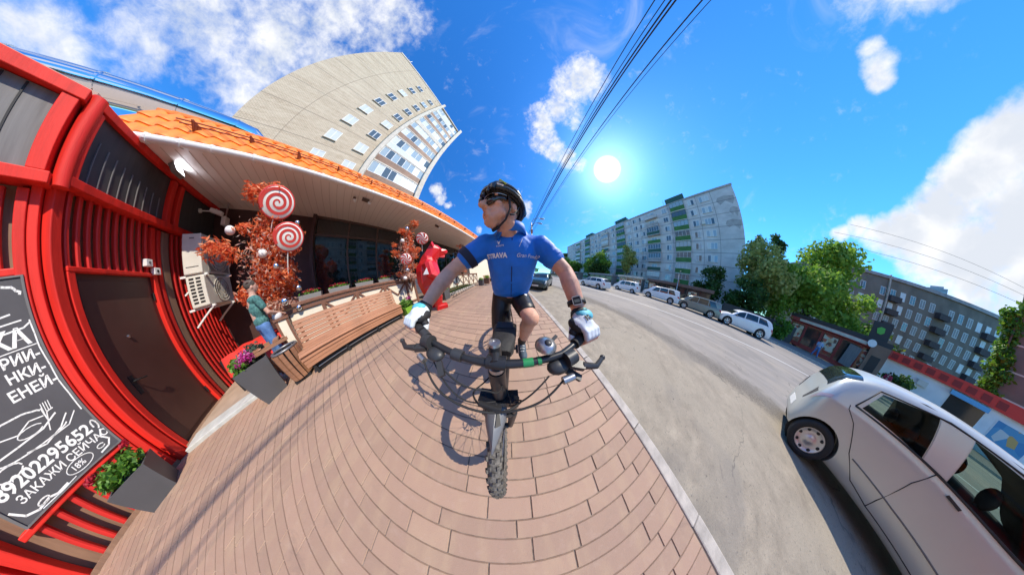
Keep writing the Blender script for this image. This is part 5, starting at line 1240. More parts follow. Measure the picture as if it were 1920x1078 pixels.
# ---- slatted bin at the bench end
lb = thing('litter_bin', 'slatted wooden bin with a steel ring at the near end of the bench', 'bin', (-3.78,-1.83,0))
sb = MB(); sb.cbox((.20,0,.33),(.022,.075,.52)); sbe = sb.mesh('slat', M_slatd)
for i in range(14): share('slat', sbe, lb, Matrix.Rotation(2*math.pi*i/14,4,'Z') @ Matrix.Rotation(R(3),4,'Y'))
b = MB(); b.tube([(.215*math.cos(2*math.pi*i/32), .215*math.sin(2*math.pi*i/32), .60) for i in range(33)], .022, 8, caps=False); b.build('ring', mat('grey_steel_ring', (.20,.20,.21), .4, .6), lb, smooth=True)
b = MB(); b.lathe([(.17,.06),(.185,.58)], 20); b.build('liner', M_black, lb)
b = MB(); b.cbox((0,0,.03),(.34,.34,.06)); b.build('base', M_black, lb)
# small crossed rack behind the planter
rk_ = thing('wooden_trestle', 'brown crossed wooden trestle between the planter and the bench', 'trestle', (-4.25,-2.2,0), R(20))
for p, q in (((-.35,-.2,.05),(.3,-.2,.75)),((.3,-.2,.05),(-.35,-.2,.75)),((-.35,.2,.05),(.3,.2,.75)),((.3,.2,.05),(-.35,.2,.75))):
    b = MB(); b.bar(p, (q[0],q[1]+.03*(1 if p[0] < 0 else -1),q[2]), .05, .03); b.build('leg', M_slatd, rk_)
for x in (-.3,.28): b = MB(); b.bar((x,-.3,.70),(x,.3,.70),.04,.06); b.build('rail', M_slatd, rk_)
b = MB(); b.box((-.34,-.28,.735),(.30,-.18,.76)); b.box((-.34,.05,.735),(.30,.15,.76)); b.build('board', M_slatd, rk_)

# ---- plants
M_planter = mat('anthracite_planter', (.085,.085,.09), .5, var=.08, vscale=3)
M_soil = mat('potting_soil', (.03,.022,.016), .95)
LEAFS['plant'] = leafmat('leaf_bedding_plant', (.05,.15,.02), (.12,.30,.03), (.28,.48,.08)); LEAFS['grey'] = leafmat('leaf_grey_green', (.04,.075,.055), (.08,.13,.09), (.17,.22,.16))
LEAFS['pink'] = leafmat('petal_magenta', (.45,.02,.20), (.62,.05,.34), (.75,.20,.50)); LEAFS['red'] = leafmat('petal_red', (.40,.01,.03), (.55,.02,.05), (.62,.05,.09)); LEAFS['white'] = leafmat('petal_white', (.6,.5,.55), (.75,.65,.7), (.8,.78,.78))
LEAFS['maple'] = leafmat('leaf_maple_red', (.60,.07,.025), (.86,.20,.06), (.92,.46,.22)); LEAFS['blush'] = leafmat('petal_blush', (.50,.22,.15), (.68,.42,.32), (.78,.66,.56))
LEAFS['tan'] = leafmat('leaf_tan', (.35,.16,.08), (.50,.27,.14), (.60,.40,.24))
def tuft(parent, name, blobs, n, size, kind, aspect=.55):
    P, D = crown_points(n, blobs); me = leaf_mesh(name, P, D, size, LEAFS[kind], aspect); o = bpy.data.objects.new(name, me); C.objects.link(o); o.parent = parent; o['kind'] = 'stuff'; return o
def planter(label, loc, rz, b0, b1, ht, plants, group='planters with flowers', m=None):
    p = thing('flower_planter', label, 'planter', loc, rz, group)
    b = MB(); t = .03; a, c = b0/2, b1/2
    b.add([(-a,-a,0),(a,-a,0),(a,a,0),(-a,a,0),(-c,-c,ht),(c,-c,ht),(c,c,ht),(-c,c,ht),(-c+t,-c+t,ht),(c-t,-c+t,ht),(c-t,c-t,ht),(-c+t,c-t,ht),(-c+t,-c+t,ht-.06),(c-t,-c+t,ht-.06),(c-t,c-t,ht-.06),(-c+t,c-t,ht-.06)],
          [(3,2,1,0),(0,1,5,4),(1,2,6,5),(2,3,7,6),(3,0,4,7),(4,5,9,8),(5,6,10,9),(6,7,11,10),(7,4,8,11),(8,9,13,12),(9,10,14,13),(10,11,15,14),(11,8,12,15)])
    b.build('pot', m or M_planter, p)
    b = MB(); b.box((-c+t,-c+t,ht-.07),(c-t,c-t,ht-.055)); b.build('soil', M_soil, p)
    for nm, kind, blobs, n, size in plants: struct(tuft(p, nm, blobs, n, size, kind), 'stuff')
    return p
planter('tapered anthracite planter with pink, lime and dark foliage by the bench', (-3.98,-2.55,0), R(28), .40, .52, .62, [
    ('foliage','plant',[(.12,-.12,.68,.16,.13,.10),(-.02,-.16,.70,.13,.10,.09)],520,.030), ('dark_foliage','grey',[(-.06,.14,.74,.17,.15,.13),(-.16,.02,.72,.12,.14,.10)],520,.034),
    ('flowers','pink',[(.20,.02,.76,.11,.10,.09),(.22,-.10,.72,.07,.07,.06)],300,.022), ('pale_flowers','white',[(.16,-.02,.77,.06,.06,.05)],60,.022)])
planter('tapered anthracite planter with red geraniums below the chalkboard', (-3.88,-4.70,0), R(28), .34, .42, .40, [
    ('foliage','plant',[(.05,-.10,.49,.16,.13,.11),(-.05,.08,.49,.16,.13,.10),(.10,.08,.46,.10,.10,.08)],620,.030), ('flowers','red',[(.06,-.20,.60,.05,.05,.045),(-.10,.14,.62,.055,.05,.045)],130,.020)])
planter('lime green planter with purple flowers at the far end of the bench', (-3.62,1.12,0), R(15), .30, .36, .30, [
    ('foliage','plant',[(0,0,.42,.22,.22,.14)],520,.034), ('flowers','pink',[(.05,.15,.56,.10,.10,.06)],140,.022)], m=mat('lime_planter', (.20,.42,.04), .5))
planter('grey planter with short green plants beside the bear', (-3.32,2.75,0), R(5), .34, .40, .50, [('foliage','plant',[(0,0,.55,.2,.2,.10)],300,.034)])
planter('far grey planter at the end of the bike rack', (-2.9,6.5,0), R(5), .38, .44, .55, [('foliage','mid',[(0,0,.62,.22,.22,.14)],300,.04)])
planter('brown wooden planter far along the pavement', (-2.75,7.8,0), R(5), .55, .60, .60, [('foliage','mid',[(0,0,.75,.3,.3,.18)],300,.05)], m=M_timber)
for i in range(4):
    y = -1.35+i*.78
    w_ = thing('window_box', ('first','second','third','fourth')[i]+' grey window box from the maple, on the balustrade ledge', 'window box', (-5.05,y,1.16), R(90+1), 'window boxes on the ledge')
    b = MB(); b.add([(-.26,-.08,0),(.26,-.08,0),(.26,.08,0),(-.26,.08,0),(-.30,-.10,.19),(.30,-.10,.19),(.30,.10,.19),(-.30,.10,.19)], [(3,2,1,0),(4,5,6,7),(0,1,5,4),(1,2,6,5),(2,3,7,6),(3,0,4,7)]); b.build('trough', mat('window_box_grey', (.25,.24,.23), .6), w_)
    tuft(w_, 'foliage', [(0,0,.22,.26,.09,.06)], 160, .03, 'plant'); tuft(w_, 'flowers', [(0,0,.27,.24,.09,.04)], 110, .022, 'red')

# ---- red maple decorations with lollipops and baubles
M_bauble = mat('silver_bauble', (.75,.76,.78), .12, 1.0); M_baubw = mat('white_bauble', (.75,.72,.70), .3)
M_candyr = mat('lollipop_red', (.62,.055,.045), .35); M_candyw = mat('lollipop_white', (.82,.80,.74), .35)
def lollipop(label, loc, rad, face, kind, stick=.5):
    """disc facing direction face; spiral or pinwheel stripes standing on the white disc"""
    l = thing('lollipop', label, 'lollipop', loc, 0, 'giant lollipops'); f = Vector(face).normalized(); x = Vector((0,0,1)).cross(f).normalized(); y = f.cross(x); T = Matrix((x, y, f)).transposed().to_4x4()
    b = MB(); b.lathe([(0,-.03),(rad*.92,-.03),(rad,-.015),(rad,.012),(rad*.93,.028),(0,.032)], 36, 0, T); b.build('disc', M_candyw, l, smooth=True, sharp=50)
    b = MB(); b.tube([T@Vector((rad*1.0*math.cos(2*math.pi*i/40), rad*math.sin(2*math.pi*i/40), 0)) for i in range(41)], rad*.075, 6, caps=False); b.build('rim', M_candyr, l, smooth=True)
    b = MB()
    if kind == 'spiral':
        n = 70; turns = 2.6
        for i in range(n):
            pts = []
            for t in (i/n, (i+1)/n):
                a = 2*math.pi*turns*t; ra = rad*(.06+.88*t); wd = rad*.092*(.5+.5*t) if t < .3 else rad*.092
                pts.append((ra-wd, a)); pts.append((ra+wd, a))
            q = [pts[0], pts[1], pts[3], pts[2]]; b.face([T@Vector((max(0,r_)*math.cos(a), max(0,r_)*math.sin(a), .036)) for r_, a in q])
    else:
        for k in range(7):
            for j in range(8):
                q = []
                for t, s_ in ((j/8,0),(j/8,1),((j+1)/8,1),((j+1)/8,0)):
                    a = 2*math.pi*(k+.5*s_)/7 + 1.1*t; q.append((rad*.97*t*math.cos(a), rad*.97*t*math.sin(a), .034))
                b.face([T@Vector(p) for p in q])
    b.build('stripes', M_candyr, l)
    if stick: b = MB(); b.tube([T@Vector((0,-rad,-.01)), T@Vector((0,-rad-stick,-.05))], .012, 8); b.build('stick', M_candyw, l)
    return l
def maple(label, x, y, z0, H, rad, n, lean=(0,0), kind='maple', nb=9):
    t = thing('decorative_maple', label, 'artificial tree', (x, y, z0), 0, 'decorative red maples')
    b = MB(); rr = random.Random(int(x*100)); tips = []
    b.tube([(0,0,-.05),(.02,0,H*.4),(lean[0]*.6,lean[1]*.6,H*.8)], [.045,.035,.02], 8)
    blobs = []
    for i in range(16):
        a = rr.uniform(0,6.28); zf = rr.uniform(.05,1.0); z = H*zf; r_ = rad*rr.uniform(.45,1.0)*(.62+.5*math.sin(math.pi*zf)); px, py = r_*math.cos(a)+lean[0]*zf, r_*math.sin(a)+lean[1]*zf
        b.tube([(lean[0]*zf*.5,lean[1]*zf*.5,z-H*.12),(px*.5,py*.5,z-.02),(px,py,z+.06)], [.016,.010,.004], 5); sz = rad*rr.uniform(.24,.42); blobs.append((px,py,z+.03,sz,sz,sz*.7)); tips.append((px,py,z))
    blobs.append((lean[0]*.5,lean[1]*.5,H*.5,rad*.45,rad*.45,H*.42))
    b.build('branches', M_bark, t, smooth=True)
    # maple leaves: three pointed lobes each
    P, D = crown_points(n, blobs); P = np.repeat(P, 3, 0)+rng.normal(0,.012,(3*n,3)); D = np.repeat(D, 3, 0)
    o = bpy.data.objects.new('leaves', leaf_mesh('leaves', P, D, .048, LEAFS[kind], .26)); C.objects.link(o); o.parent = t
    tuft(t, 'pale_blossom', [(lean[0]*.2,0,H*.10,rad*.62,rad*.62,.16)], 620, .04, 'blush', .6); tuft(t, 'pale_leaves', [(lean[0]*.4,0,H*.42,rad*.8,rad*.8,H*.4)], 900, .042, 'blush', .35)
    tuft(t, 'tan_leaves', [(lean[0],lean[1],H*.97,rad*.45,rad*.4,.14)], 160, .045, 'tan', .4)
    return t, tips
t1, tips = maple('large red maple decoration with spiral lollipops on the cream post', -4.95,-2.12,1.0,2.65,.74,3600,(.05,.05))
for i, (dx, dy, dz, r_) in enumerate(((.36,.06,1.30,.085),(.46,.34,1.02,.06),(-.02,.56,.55,.08),(.30,-.55,1.75,.08),(.42,.35,.32,.085),(.46,-.18,.22,.09),(.40,.10,.10,.10),(.30,.55,.12,.07),(.15,.62,2.0,.06))):
    o = MB().ball((0,0,0), r_, 16, 10).build('bauble', M_bauble if i % 3 else M_baubw, smooth=True); o.location = (-4.95+dx,-2.12+dy,1.0+dz)
    tag(o, ('silver bauble below the lower spiral lollipop','small silver bauble right of centre in the large maple','white bauble low on the right of the large maple','silver bauble high on the left of the large maple','silver bauble near the foot of the large maple','white bauble at the lower left of the large maple','large silver bauble at the base of the large maple','silver bauble beside the balustrade rail','white bauble near the top of the large maple')[i], 'bauble', 'baubles in the maples')
lollipop('upper red and white spiral lollipop under the soffit', (-4.60,-1.91,3.31), .315, (.86,.50,-.30), 'spiral')
lollipop('lower red and white spiral lollipop on the large maple', (-4.43,-1.51,2.56), .275, (.86,.42,-.28), 'spiral')
t2, _ = maple('red maple decoration with pinwheel lollipops behind the bear', -4.35,1.72,1.05,2.55,.52,1700,(.02,.10))
lollipop('upper pinwheel lollipop beside the bear head', (-3.62,2.02,2.80), .23, (.75,-.55,-.3), 'pin', .3)
lollipop('lower pinwheel lollipop at the left of the bear', (-3.92,1.52,1.96), .20, (.75,-.55,-.2), 'pin', .3)
t3, _ = maple('farthest red maple decoration under the eave', -4.1,5.4,1.2,2.4,.5,700,(.0,0))
lollipop('far pinwheel lollipop on the farthest maple', (-3.6,5.2,2.9), .22, (.5,-.8,-.2), 'pin', .3)
for i, (dx,dy,dz) in enumerate(((.35,-.25,2.1),(.3,-.35,1.6),(.35,-.2,.5),(.3,-.3,.2))):
    o = MB().ball((0,0,0), .075, 14, 9).build('bauble', M_baubw if i % 2 else M_bauble, smooth=True); o.location = (-4.30+dx,1.75+dy,1.05+dz); tag(o, ('highest','second highest','second lowest','lowest')[i]+' bauble on the maple behind the bear', 'bauble', 'baubles in the maples')

# ---- faceted red bear
M_bear = mat('bear_red_lacquer', (.58,.010,.012), .32, spec=.55)
bear = thing('bear_statue', 'red faceted standing bear statue on the pavement', 'statue', (-2.88,1.86,0), R(-33))
b = MB()
limb(b, [(0,-.05,.78),(0,-.05,1.10),(0,-.05,1.45),(0,.0,1.78)], [.34,.42,.42,.31], 10)       # trunk
limb(b, [(0,.04,1.92),(0,.16,2.12)], [.27,.25], 10); b.ball((0,.20,2.22), (.245,.27,.235), 10, 8)   # neck, skull
limb(b, [(0,.36,2.22),(0,.62,2.21)], [.135,.095], 8); limb(b, [(0,.36,2.04),(0,.56,2.00)], [.085,.055], 8)      # muzzle and lower jaw
bear.scale = (.96,.96,.96)
for s_ in (-1,1):
    b.ball((s_*.18,.10,2.43), (.08,.06,.095), 8, 6)
    limb(b, [(s_*.34,.0,1.66),(s_*.47,.06,1.34),(s_*.42,.34,1.14),(s_*.30,.52,1.22)], [.19,.155,.13,.125], 8)
    limb(b, [(s_*.19,-.04+s_*.06,.85),(s_*.23,.03+s_*.10,.48),(s_*.23,-.03+s_*.12,.14)], [.25,.19,.145], 8)
    b.box((s_*.23-.14,-.14+s_*.12,.0),(s_*.23+.14,.30+s_*.12,.15))
bo = remeshed(b, 'body', M_bear, bear, .05, 1, .042, True)
def tri_on(name, pts, m): b = MB(); b.face(pts); return b.build(name, m, bear)
o = tri_on('white_triangle', [(.46,-.17,1.34),(.52,.0,1.34),(.48,-.05,1.55)], mat('bear_white_facet', (.8,.78,.76), .4))
o.location = (.10,-.02,0)
# ---- bike rack, far bench
br = thing('bike_rack', 'low steel bicycle rack of slanted hoops beyond the bear', 'bike rack', (-3.1,3.0,0), R(8))
for i in range(11):
    b = MB(); b.tube([(.10,i*.27,0),(-.02,i*.27+.10,.42),(-.16,i*.27+.13,.44),(-.26,i*.27+.02,.02)], .011, 6); b.build('hoop', M_black, br)
for z, x in ((.40,-.02),(.03,.09),(.03,-.25)): b = MB(); b.tube([(x,-.1,z),(x,2.95,z)], .013, 6); b.build('rail', M_black if z < .1 else M_timber, br)
fb = thing('far_bench', 'brown wooden bench far along the pavement by the cafe', 'bench', (-3.0,9.2,0), R(-5))
for i in range(5): b = MB(); b.box((-.25+i*.1,-.9,.42),(-.17+i*.1,.9,.45)); b.build('slat', M_slat, fb)
for i in range(4): b = MB(); b.box((-.30-i*.02,-.9,.50+i*.1),(-.27-i*.02,.9,.58+i*.1)); b.build('slat', M_slat, fb)
for y in (-.7,.7): b = MB(); b.box((-.28,y-.03,0),(.22,y+.03,.42)); b.build('leg', M_black, fb)

# ---- red covered stall table
st = thing('stall_table', 'stall table covered with bright red cloth in the doorway corner', 'table', (-5.15,-2.75,.05), R(-14))
b = MB(); b.box((-.55,-.75,.04),(.45,.85,.70)); b.build('trestle', M_black, st)
def cloth():
    nx, ny = 16, 26; V = []; F = []
    for j in range(ny+1):
        for i in range(nx+1):
            x = -.62+1.14*i/nx; y = -.82+1.74*j/ny; ex = max(0, abs(x+.05)-.50); ey = max(0, abs(y-.05)-.80); z = .73-5.0*(ex+ey) + .012*math.sin(9*x+5*y)+.01*math.sin(17*y-7*x)
            V.append((x*(1-.2*(ey > 0)), y, max(z, .28+.04*math.sin(8*y)+.03*math.sin(11*x))))
    for j in range(ny):
        for i in range(nx): F.append((j*(nx+1)+i, j*(nx+1)+i+1, (j+1)*(nx+1)+i+1, (j+1)*(nx+1)+i))
    b = MB(); b.add(V, F); return b.build('cloth', mat('red_cloth', (.66,.03,.018), .7, var=.1, bump=.2), st, smooth=True)
cloth()
bx_ = thing('cardboard_tray', 'small wooden tray in the hands of the man in the teal shirt', 'tray', (-4.95,-2.02,1.0), R(20))
b = MB(); b.box((-.16,-.12,0),(.16,.12,.05)); b.build('board', M_pilast, bx_)
# ================================================================== people
M_skin = mat('skin', (.66,.37,.265), .55, var=.16, vscale=22, spec=.35, bump=.12, bscale=160); M_skin2 = mat('skin_light', (.56,.33,.25), .55, var=.08, vscale=20)
for _m in (M_skin, M_skin2): _b = _m.node_tree.nodes['Principled BSDF']; _b.inputs['Subsurface Weight'].default_value = .12; _b.inputs['Subsurface Scale'].default_value = .01
M_hairg = mat('short_grey_hair', (.07,.055,.045), .8, var=.3, vscale=60)
def flower_print(name, c1, c2):
    return mat(name, c1, .8, var=.35, vscale=26, col2=c2)
def standing(label, loc, rz, H, shirt, pants, hair, arms, skirt=False, voxel=.014, legs=.10, bag=None, skin=None, sleeve=.45):
    """a standing figure facing local -y; arms = two lists of (x,y,z) as fractions of the height: shoulder, elbow, hand"""
    p = thing('person', label, 'person', loc, rz); k = H/1.75; S = lambda pts: [tuple(v*k for v in q) for q in pts]; sk = skin or M_skin2
    b = MB()
    b.ball((0,-.01*k,1.63*k), (.075*k,.092*k,.112*k), 14, 10); b.ball((0,-.045*k,1.585*k), (.052*k,.055*k,.06*k), 12, 8)
    limb(b, S([(0,-.095,1.63),(0,-.108,1.605)]), [.014*k,.018*k], 8); limb(b, S([(-.022,-.088,1.565),(.022,-.088,1.565)]), [.010*k,.010*k], 6)
    for s_ in (-1,1): b.ball((s_*.077*k,.005*k,1.625*k), (.012*k,.022*k,.032*k), 8, 6)
    limb(b, S([(0,.01,1.40),(0,0,1.56)]), [.062*k,.054*k])
    limb(b, S([(0,0,1.05),(0,0,1.25),(0,0,1.38)]), [.13*k,.13*k,.12*k])
    for s_, leg in ((-1,-legs),(1,legs)):
        limb(b, S([(s_*.09,0,.95),(s_*.10+leg*.1,-.01,.50),(s_*.10+leg*.3,.02,.10)]), [.085*k,.058*k,.042*k])
        b.ball(((s_*.10+leg*.3)*k,-.06*k,.045*k), (.045*k,.12*k,.045*k), 10, 8)
    for a in arms:
        limb(b, S(a), [.052*k,.042*k,.032*k]); h = Vector(a[2])*k; d = (Vector(a[2])-Vector(a[1])).normalized(); u = d.cross(Vector((0,0,1))).normalized()
        b.ball(h+d*.05*k, (.035*k,.045*k,.03*k), 10, 8)
        for f in range(4): limb(b, [h+d*.08*k+u*(f-1.5)*.02*k, h+d*.13*k+u*(f-1.5)*.02*k-Vector((0,0,.012*k)), h+d*.155*k+u*(f-1.5)*.018*k-Vector((0,0,.035*k))], [.010*k,.009*k,.008*k], 6)
        limb(b, [h+d*.03*k+u*.03*k, h+d*.07*k+u*.06*k], [.012*k,.010*k], 6)
    body = remeshed(b, 'body', sk, p, voxel*k, 3)
    b = MB()                                                     # shirt
    b.ball((0,0,1.40*k), (.20*k,.115*k,.09*k), 16, 10); b.ball((0,.0,1.24*k), (.178*k,.13*k,.22*k), 16, 12); b.ball((0,.0,1.03*k), (.172*k,.135*k,.16*k), 16, 10)
    for a in arms:
        q = Vector(a[0])*k; e = Vector(a[1])*k; limb(b, [q, q.lerp(e, sleeve*2)], [.068*k,.064*k])
    remeshed(b, 'shirt', shirt, p, voxel*k, 3)
    b = MB()
    if skirt:
        b.lathe([(.15*k,.98*k),(.19*k,.85*k),(.24*k,.45*k),(.25*k,.42*k),(.22*k,.43*k),(.14*k,.95*k)], 18, 0); b.build('skirt', pants, p, smooth=True)
    else:
        b.ball((0,.01*k,.95*k), (.168*k,.125*k,.12*k), 14, 10)
        for s_, leg in ((-1,-legs),(1,legs)): limb(b, S([(s_*.09,0,.93),(s_*.10+leg*.1,-.01,.50),(s_*.10+leg*.3,.02,.10)]), [.102*k,.078*k,.066*k])
        remeshed(b, 'trousers', pants, p, voxel*k, 3)
    for s_, leg in ((-1,-legs),(1,legs)):
        b = MB(); b.ball(((s_*.10+leg*.3)*k,-.05*k,.045*k), (.052*k,.135*k,.05*k), 12, 8); b.build('shoe', M_black if not skirt else M_white, p, smooth=True)
    b = MB(); b.ball((0,.012*k,1.665*k), (.083*k,.098*k,.092*k), 16, 10); h_ = b.build('hair', hair, p, smooth=True)
    return p
M_teal = flower_print('teal_floral_shirt', (.02,.10,.11), (.10,.27,.25)); M_jeans = mat('blue_jeans', (.055,.14,.36), .85, var=.3, vscale=9, col2=(.13,.26,.52))
# the man at the stall faces along the counter
standing('man in teal patterned shirt and jeans at the red stall table', (-4.50,-2.30,.055), math.atan2(-.62,-.78), 1.80, M_teal, M_jeans, M_hairg,
    [[(-.20,0,1.40),(-.26,-.10,1.14),(-.12,-.36,1.03)],[(.20,0,1.40),(.25,-.12,1.13),(.12,-.38,1.03)]], voxel=.012, sleeve=.27)
A0 = [[(-.20,0,1.40),(-.25,.02,1.12),(-.24,-.06,.86)],[(.20,0,1.40),(.25,.02,1.12),(.24,-.06,.86)]]
M_pale = mat('pale_dress', (.50,.53,.47), .8, var=.15); M_lblue = mat('light_blue_cloth', (.30,.40,.55), .8, var=.2, vscale=8)
standing('woman in a pale long dress walking under the trees', (30.2,-20.5,0), R(60), 1.68, M_pale, M_pale, mat('light_hair', (.35,.24,.14), .8), A0, True, .02)
standing('person in pale blue top and jeans passing the dark red kiosk', (28.4,-23.4,0), R(50), 1.75, M_lblue, M_jeans, mat('dark_hair', (.03,.02,.018), .8), A0, False, .02, .5)
standing('person in dark clothes behind the grey sport utility car', (24.5,-8.6,0), R(80), 1.72, mat('dark_jacket', (.06,.06,.07), .8), M_black, _M['dark_hair'], A0, False, .02)
standing('person in crimson jacket beside the arched kiosk porch', (27.8,-30.0,0), R(30), 1.7, mat('crimson_jacket', (.35,.02,.05), .8), M_black, _M['dark_hair'], A0, False, .02)
# ================================================================== the bicycle
M_bframe = mat('charcoal_bike_frame', (.022,.023,.026), .38, .2, var=.15, vscale=20); M_alloy = mat('bike_alloy', (.42,.42,.43), .35, .9); M_dkplast = mat('dark_grey_plastic', (.030,.032,.036), .45, var=.1, vscale=30)
M_rubber = mat('black_rubber', (.014,.014,.015), .75); M_mud = mat('grey_mudguard', (.13,.14,.16), .45, var=.06); M_dirtytyre = mat('dusty_tyre', (.085,.078,.068), .9, var=.5, vscale=60, col2=(.20,.18,.155)); M_knob = mat('tyre_knob', (.045,.042,.038), .9, var=.5, vscale=70, col2=(.16,.145,.125))
M_gold = mat('fork_black', (.012,.012,.013), .25, .3)
bike = thing('bicycle', 'black mountain bike with grey front mudguard under the rider', 'bicycle', (0,0,0))
FA = Vector((-.062,-.13,.352)); RA = Vector((-.01,1.03,.352)); WR = .352; BB = Vector((-.02,.60,.335))
def bike_wheel(ax, name, turn):
    b = MB(); Tq = Matrix.Translation(ax) @ Matrix.Rotation(turn,4,'Z') @ Matrix.Rotation(R(90),4,'Y'); rt = .0275; n = 64
    prof = [(WR-rt+rt*math.cos(a), rt*math.sin(a)) for a in np.linspace(-2.5, 2.5, 13)]
    b.lathe(prof + [(WR-.060,.013),(WR-.060,-.013)], n, 0, Tq, closed=True); wh = b.build(name, M_dirtytyre, bike, smooth=True, sharp=60)
    kb = MB(); k = 0
    for i in range(78):
        a = 2*math.pi*i/78
        for j, ang in enumerate((-1.05,-.52,0,.52,1.05)):
            if (i+j) % 2: continue
            aa = a + (0.012 if j in (1,3) else 0); rr = WR-rt+(rt+.001)*math.cos(ang); xx = (rt+.001)*math.sin(ang)
            T = Tq @ Matrix.Rotation(aa,4,'Z') @ Matrix.Translation((rr,0,xx)) @ Matrix.Rotation(-ang,4,'Y')
            kb.box((-.002,-.0095,-.0055),(.0052,.0095,.0055),0,T)
    o = kb.build('tread', M_knob, wh); o['kind'] = 'stuff'
    b = MB(); b.lathe([(WR-.062,.012),(WR-.040,.013),(WR-.040,-.013),(WR-.062,-.012)], n, 0, Tq, closed=True); b.build('rim', M_bframe, wh, smooth=True, sharp=40)
    b = MB(); b.lathe([(.0,.05),(.018,.05),(.018,.03),(.028,.028),(.028,-.028),(.018,-.03),(.018,-.05),(0,-.05)], 16, 0, Tq); b.build('hub', M_bframe, wh, smooth=True, sharp=40)
    for i in range(28):
        a = 2*math.pi*i/28; s_ = 1 if i % 2 else -1; b = MB(); b.tube([Tq@Vector((.026*math.cos(a+.5*s_), .026*math.sin(a+.5*s_), .024*s_)), Tq@Vector(((WR-.06)*math.cos(a), (WR-.06)*math.sin(a), 0))], .0012, 4); b.build('spoke', M_alloy, wh)
    b = MB(); m = 40
    for i in range(m):
        a0, a1 = 2*math.pi*i/m, 2*math.pi*(i+1)/m
        if i % 4 == 3: continue
        for r0, r1 in ((.066,.080),):
            b.face([Tq@Vector((r0*math.cos(a0),r0*math.sin(a0),-.040)), Tq@Vector((r1*math.cos(a0),r1*math.sin(a0),-.040)), Tq@Vector((r1*math.cos(a1),r1*math.sin(a1),-.040)), Tq@Vector((r0*math.cos(a1),r0*math.sin(a1),-.040))])
    for i in range(5): b.bar(Tq@Vector((.02*math.cos(i*1.257),.02*math.sin(i*1.257),-.040)), Tq@Vector((.07*math.cos(i*1.257+.4),.07*math.sin(i*1.257+.4),-.040)), .008, .002)
    b.build('brake_disc', M_alloy, wh); return wh
bike_wheel(FA, 'front_wheel', R(1.5)); bike_wheel(RA, 'rear_wheel', 0)
HB = Vector((-.042,.045,.80)); HTp = Vector((-.043,.098,.955)); ST = Vector((-.012,.765,.84)); SD = Vector((-.008,.81,.955))
def part(name, m, fn, smooth=True, sharp=45, parent=None): b = MB(); fn(b); return b.build(name, m, parent or bike, smooth=smooth, sharp=sharp)
part('head_tube', M_bframe, lambda b: b.tube([HB, HTp], .029, 16))
part('top_tube', M_bframe, lambda b: b.tube([HTp-Vector((0,0,.03)), Vector((-.02,.45,.885)), ST-Vector((0,0,.03))], [.026,.024,.018], 12))
part('down_tube', M_bframe, lambda b: b.tube([HB+Vector((0,.01,.02)), BB], [.034,.036], 12))
part('seat_tube', M_bframe, lambda b: b.tube([BB, ST], .018, 12)); part('seat_post', M_dkplast, lambda b: b.tube([ST, SD-Vector((0,0,.02))], .0155, 12))
for s_ in (-1,1):
    part('chain_stay', M_bframe, lambda b: b.tube([BB+Vector((s_*.03,0,0)), RA+Vector((s_*.068,0,0))], .011, 8)); part('seat_stay', M_bframe, lambda b: b.tube([ST+Vector((s_*.02,.02,-.06)), RA+Vector((s_*.068,0,0))], .009, 8))
def saddle(b):
    V = []; F = []; st_ = [(.13,.075,.0),(.10,.078,.008),(.03,.062,.012),(-.05,.032,.010),(-.12,.020,.004),(-.14,.012,-.008)]
    for y, w_, z in st_:
        for i in range(9): a = math.pi*i/8; V.append((w_*math.cos(a), y, z-.03+.035*math.sin(a)))
    for j in range(len(st_)-1):
        for i in range(8): F.append((j*9+i, j*9+i+1, (j+1)*9+i+1, (j+1)*9+i))
    b.add(V, F, 0, Matrix.Translation(SD))
part('saddle', M_rubber, saddle)
# fork
CR = Vector((-.045,.028,.775)); ax_ = (FA-CR); 
part('fork_crown', M_gold, lambda b: b.bar(CR+Vector((-.078,0,0)), CR+Vector((.078,0,0)), .055, .05, up=(0,.3,1)), False)
for s_ in (-1,1):
    t0 = CR+Vector((s_*.066,0,.012)); t1 = Vector((FA.x+s_*.062, FA.y+.005, FA.z)); mid = t0.lerp(t1, .38)
    part('stanchion', M_gold, lambda b: b.tube([t0, mid], .0165, 12)); part('fork_leg', M_bframe, lambda b: b.tube([mid-(t1-t0)*.02, mid, t1], [.022,.0235,.018], 12))
part('fork_arch', M_bframe, lambda b: b.tube([t0.lerp(t1,.42)+Vector((0,-.005,0)), Vector((FA.x+.05,-.04,.655)), Vector((FA.x,-.055,.735)) + Vector((0,.0,-.02)), Vector((FA.x-.05,-.04,.655)), Vector((2*FA.x-t0.lerp(t1,.42).x, t0.lerp(t1,.42).y-.005, t0.lerp(t1,.42).z))], .013, 8))
part('steerer_cap', M_alloy, lambda b: b.lathe([(0,.0),(.019,.0),(.0175,.008),(.005,.010),(0,.006)], 18, 0, Matrix.Translation((-.0455,.135,1.045)) @ Matrix.Rotation(R(-18),4,'X')))
part('stem', M_bframe, lambda b: (b.tube([HTp, Vector((-.0455,.135,1.043))], .0195, 16), b.tube([Vector((-.0455,.128,1.02)), Vector((-.037,.085,1.028))], [.018,.017], 12)))
part('stem_clamp', M_bframe, lambda b: b.tube([Vector((-.062,.095,1.022)), Vector((-.010,.092,1.022))], .0195, 14))
part('headset_spacer', M_alloy, lambda b: b.tube([HTp+Vector((0,.001,.004)), HTp+Vector((0,.006,.018))], .026, 16))
